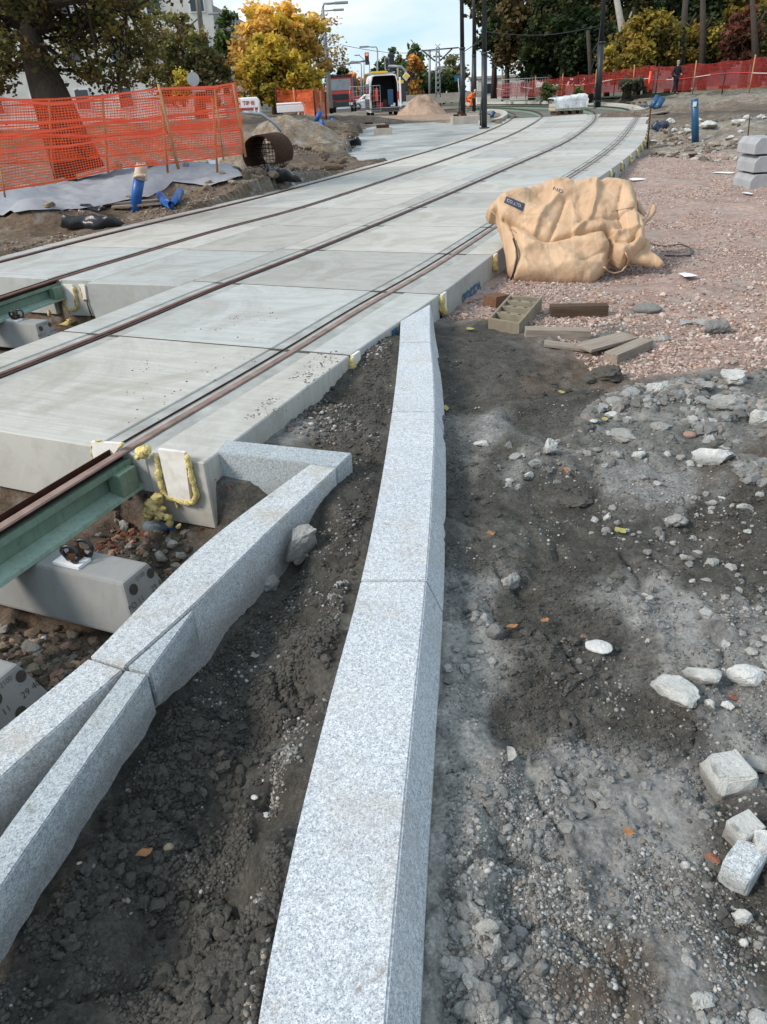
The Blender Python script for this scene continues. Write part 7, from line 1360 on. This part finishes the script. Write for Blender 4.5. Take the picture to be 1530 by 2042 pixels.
def car(px,py,Y,rz,col,label,L=4.2,W_=1.75,H=1.45):
    g=at(px,py,Y); c=thing('parked_car' if 'parked' in label else 'car',label,'car',g,rz); pr=[(-L/2,.35),(-L/2,.75),(-L*.40,.95),(-L*.24,1.0),(-L*.10,H*.98),(L*.18,H),(L*.36,H*.93),(L*.47,.95),(L/2,.85),(L/2,.35)]; n=len(pr); m=MB()
    v=[(x,s*W_/2*(1 if z<1.0 else .82),z) for s in (-1,1) for x,z in pr]; m.add(v,[tuple(range(n)),tuple(range(n,2*n))[::-1]]+[(k_,(k_+1)%n,(k_+1)%n+n,k_+n) for k_ in range(n)]); m.build('body',MT[col],c,.05)
    m=MB(); gl=[(-L*.22,1.0),(-L*.10,H*.93),(L*.18,H*.95),(L*.34,H*.9),(L*.42,1.0)]
    for s in (-1,1): m.add([(x,s*(W_/2*(.84 if z>1.01 else .99)+.012),z) for x,z in gl],[tuple(range(5))])
    m.build('side_glass',MT['glass'],c)
    for s in (-1,1):
        for x in (-L*.31,L*.30):
            m=MB(); m.lathe([(.18,-.1),(.31,-.1),(.32,0),(.31,.1),(.18,.1)],(x,s*W_*.45,.32),18,R=Matrix.Rotation(PI/2,3,'X')); w2=m.build('wheel',MT['tyre'],c); m=MB(); m.lathe([(.19,0),(.05,.03)],(x,s*W_*.51,.32),10,R=Matrix.Rotation(-s*PI/2,3,'X')) ; m.build('rim',MT['steel'],w2)
    return c
car(737,217.5,92,math.radians(8),'white_paint','white hatchback half hidden behind the van'); car(715,204.5,125,math.radians(85),'red_paint','small red car far down the street'); car(628,205,120,math.radians(10),'red_paint','dark red car behind the orange netting','x' and 4.2)
g=at(801,206,66); t_=thing('container','grey metal container with a yellow mark behind the van','container',g); m=MB(); m.box((0,.5,.9),(.75,.9,1.6)); m.build('container_body',MT['dark_grey'],t_,.03); m=MB(); m.box((0,.03,1.45),(.4,.04,.22)); m.build('yellow_mark',MT['yellow'],t_)
g=at(783,205,68); t_=thing('stacked_gear','dark folded tarpaulin load rising behind the open van','tarpaulin',g); m=MB(); m.box((0,0,1.9),(.5,.4,3.0)); me_=m.build('tarpaulin_bundle',MT['black_paint'],t_,.15,3)

# ---------------------------------------------------------------- people
def skinfig(name,J,E,mat,parent,sub_=1,root=0):
    """continuous body grown over a skeleton: J = {joint:(pos,radius)}"""
    ks=list(J); me=bpy.data.meshes.new(name); me.from_pydata([J[k_][0] for k_ in ks],[(ks.index(a),ks.index(b)) for a,b in E],[]); o=link(name,me,mat,parent); sk=o.modifiers.new('Skin','SKIN'); sk.use_smooth_shade=True
    for i,k_ in enumerate(ks):
        r_=J[k_][1]; me.skin_vertices[0].data[i].radius=(r_,r_) if not isinstance(r_,tuple) else r_
    me.skin_vertices[0].data[0].use_root=True
    sb=o.modifiers.new('Subdivision','SUBSURF'); sb.levels=sub_; sb.render_levels=sub_
    return o
MT['skin']=simple('skin',(.48,.30,.22),.6,.1,20,.05); MT['cloth_black']=simple('black_clothing',(.015,.016,.02),.85,.3,12,.2); MT['cloth_navy']=simple('navy_trousers',(.018,.022,.035),.85,.3,12,.2); MT['hair']=simple('short_hair',(.30,.27,.24),.8,.2,40,.2); MT['vest']=simple('orange_workwear',(.85,.16,.03),.7,.15,12,.1)
def figure(label,base,rz,h,jk,tr,hairm,bend=0.0,kneel=False,hat=None):
    t_=thing('person',label,'person',base,rz); s=h/1.75
    def P(x,y,z): 
        if bend and z>.95*(.55 if kneel else 1): z0_=.95*(.55 if kneel else 1); dz=z-z0_; return ((x)*s,(y-math.sin(bend)*dz)*s,(z0_+math.cos(bend)*dz)*s)
        return (x*s,y*s,z*s)
    k0=.42 if kneel else 0; q=lambda z: z-k0 if z>.5 else z
    hipz=.93-k0; sh=1.42-k0; hd=1.63-k0
    if not kneel: kn={'Lk':(-.10,-.05,.50),'Rk':(.11,.02,.50),'La':(-.12,.06,.09),'Ra':(.12,-.04,.09),'Lt':(-.13,-.08,.04),'Rt':(.14,-.2,.04)}
    else: kn={'Lk':(-.12,-.30,.40),'Rk':(.13,-.28,.10),'La':(-.12,-.20,.09),'Ra':(.12,.15,.07),'Lt':(-.12,-.36,.04),'Rt':(.12,.28,.05)}
    arms={'Le':(-.29,.02,1.13-k0),'Re':(.28,.02,1.14-k0),'Lw':(-.30,-.05,.88-k0),'Rw':(.16,-.20,1.05-k0)} if not kneel else {'Le':(-.27,-.12,1.18-k0),'Re':(.27,-.12,1.18-k0),'Lw':(-.18,-.34,1.06-k0),'Rw':(.18,-.34,1.06-k0)}
    if bend: arms={k_:(a,b,c) for k_,(a,b,c) in arms.items()}
    pt={'pel':P(0,0,hipz),'wa':P(0,0,hipz+.14),'ch':P(0,.01,hipz+.34),'nk':P(0,.0,sh+.05),'hd0':P(0,-.01,sh+.12),'hd':P(0,-.02,hd),'hdt':P(0,-.01,hd+.09),'Ls':P(-.19,0,sh-.03),'Rs':P(.19,0,sh-.03),'Lh':P(-.09,0,hipz-.04),'Rh':P(.09,0,hipz-.04)}
    for k_,v_2 in kn.items(): pt[k_]=tuple(c*s for c in v_2)
    for k_,v_2 in arms.items(): pt[k_]=P(*v_2)
    for sd in 'LR':
        w_=Vector(pt[sd+'w']); e_=Vector(pt[sd+'e']); d=(w_-e_).normalized(); pt[sd+'p']=tuple(w_+d*.07*s); sx=1 if sd=='R' else -1; side=Vector((0,1,0)); side=(side-d*side.dot(d)).normalized()
        for fi,(off,ln) in enumerate(((-.028,.065),(-.010,.078),(.009,.074),(.027,.058))):
            b0=w_+d*.075*s+side*off*s; pt[sd+'f%da'%fi]=tuple(b0+d*ln*.5*s); pt[sd+'f%db'%fi]=tuple(b0+d*ln*s+Vector((-sx*.012,0,0))*s)
        pt[sd+'ta']=tuple(w_+d*.03*s-side*.042*s); pt[sd+'tb']=tuple(w_+d*.07*s-side*.058*s)
    R={'pel':.11,'wa':.115,'ch':.125,'nk':.05,'hd0':.055,'hd':.092,'hdt':.070,'Ls':.06,'Rs':.06,'Lh':.085,'Rh':.085,'Lk':.055,'Rk':.055,'La':.04,'Ra':.04,'Lt':.035,'Rt':.035,'Le':.04,'Re':.04,'Lw':.026,'Rw':.026,'Lp':.033,'Rp':.033}
    for sd in 'LR':
        for fi in range(4): R[sd+'f%da'%fi]=.0095; R[sd+'f%db'%fi]=.008
        R[sd+'ta']=.011; R[sd+'tb']=.009
    E_=[('pel','wa'),('wa','ch'),('ch','nk'),('nk','hd0'),('hd0','hd'),('hd','hdt'),('ch','Ls'),('ch','Rs'),('pel','Lh'),('pel','Rh')]
    for sd in 'LR': E_+=[(sd+'s',sd+'e'),(sd+'e',sd+'w'),(sd+'w',sd+'p'),(sd+'h',sd+'k'),(sd+'k',sd+'a'),(sd+'a',sd+'t'),(sd+'w',sd+'ta'),(sd+'ta',sd+'tb')]+[x for fi in range(4) for x in ((sd+'p',sd+'f%da'%fi),(sd+'f%da'%fi,sd+'f%db'%fi))]
    skinfig('body',{k_:(pt[k_],R.get(k_,.05)*s) for k_ in pt},E_,MT['skin'],t_)
    jr={'pel':.150,'wa':.150,'ch':.160,'nk':.075,'Ls':.085,'Rs':.085,'Le':.062,'Re':.062,'Lw':.045,'Rw':.045}; skinfig('jacket',{k_:(pt[k_],jr[k_]*s) for k_ in jr},[e_ for e_ in E_ if e_[0] in jr and e_[1] in jr],jk,t_)
    tr_j={'pel':.135,'Lh':.105,'Rh':.105,'Lk':.078,'Rk':.078,'La':.062,'Ra':.062}; skinfig('trousers',{k_:(pt[k_],tr_j[k_]*s) for k_ in tr_j},[e_ for e_ in E_ if e_[0] in tr_j and e_[1] in tr_j],tr,t_)
    for sd in 'LR': m=MB(); a=Vector(pt[sd+'a']); b_=Vector(pt[sd+'t']); m.tube([a+Vector((0,.04*s,-.03*s)),a.lerp(b_,.5)+Vector((0,0,-.01*s)),b_],[.05*s,.05*s,.035*s],10); m.build('shoe',MT['black_rubber'],t_)
    hv=Vector(pt['hd']); m=MB(); Rr=.104*s; R3_=Matrix.Rotation(-bend if bend else 0,3,'X'); 
    prof=[(Rr*math.cos(a),Rr*1.15*math.sin(a)) for a in [PI*.04+PI*.46*i/7 for i in range(8)]]; m.lathe(prof,hv+Vector((0,.012*s,.035*s)),16,R=R3_); m.build('hard_hat' if hat else 'hair',hat or hairm,t_)
    m=MB(); m.tube([hv+Vector((0,-.088*s,.0)),hv+Vector((0,-.115*s,-.022*s)),hv+Vector((0,-.095*s,-.03*s))],[.012*s,.016*s,.008*s],8); m.build('nose',MT['skin'],t_)
    for sx in (-1,1):
        m=MB(); m.lathe([(.002,-.008*s),(.012*s,0),(.002,.008*s)],hv+Vector((sx*.032*s,-.088*s,.012*s)),8); m.build('eye',MT['glass'],t_); m=MB(); m.lathe([(.004,-.025*s),(.018*s,0),(.004,.028*s)],hv+Vector((sx*.096*s,0,-.005*s)),8); m.build('ear',MT['skin'],t_)
    m=MB(); m.box(hv+Vector((0,-.090*s,-.055*s)),(.045*s,.012*s,.010*s)); m.build('mouth',MT['red_paint'],t_)
    return t_
b=at(1345,188.5,47); figure('person in black jacket and dark trousers standing before the red netting',b,math.radians(15),1.62,MT['cloth_black'],MT['cloth_navy'],MT['hair'])
b=at(934,213.5,43.5); figure('worker in orange clothing kneeling in the trench between the black poles',b,math.radians(60),1.25,MT['vest'],MT['vest'],MT['hair'],.9,True,MT['print_pale'])
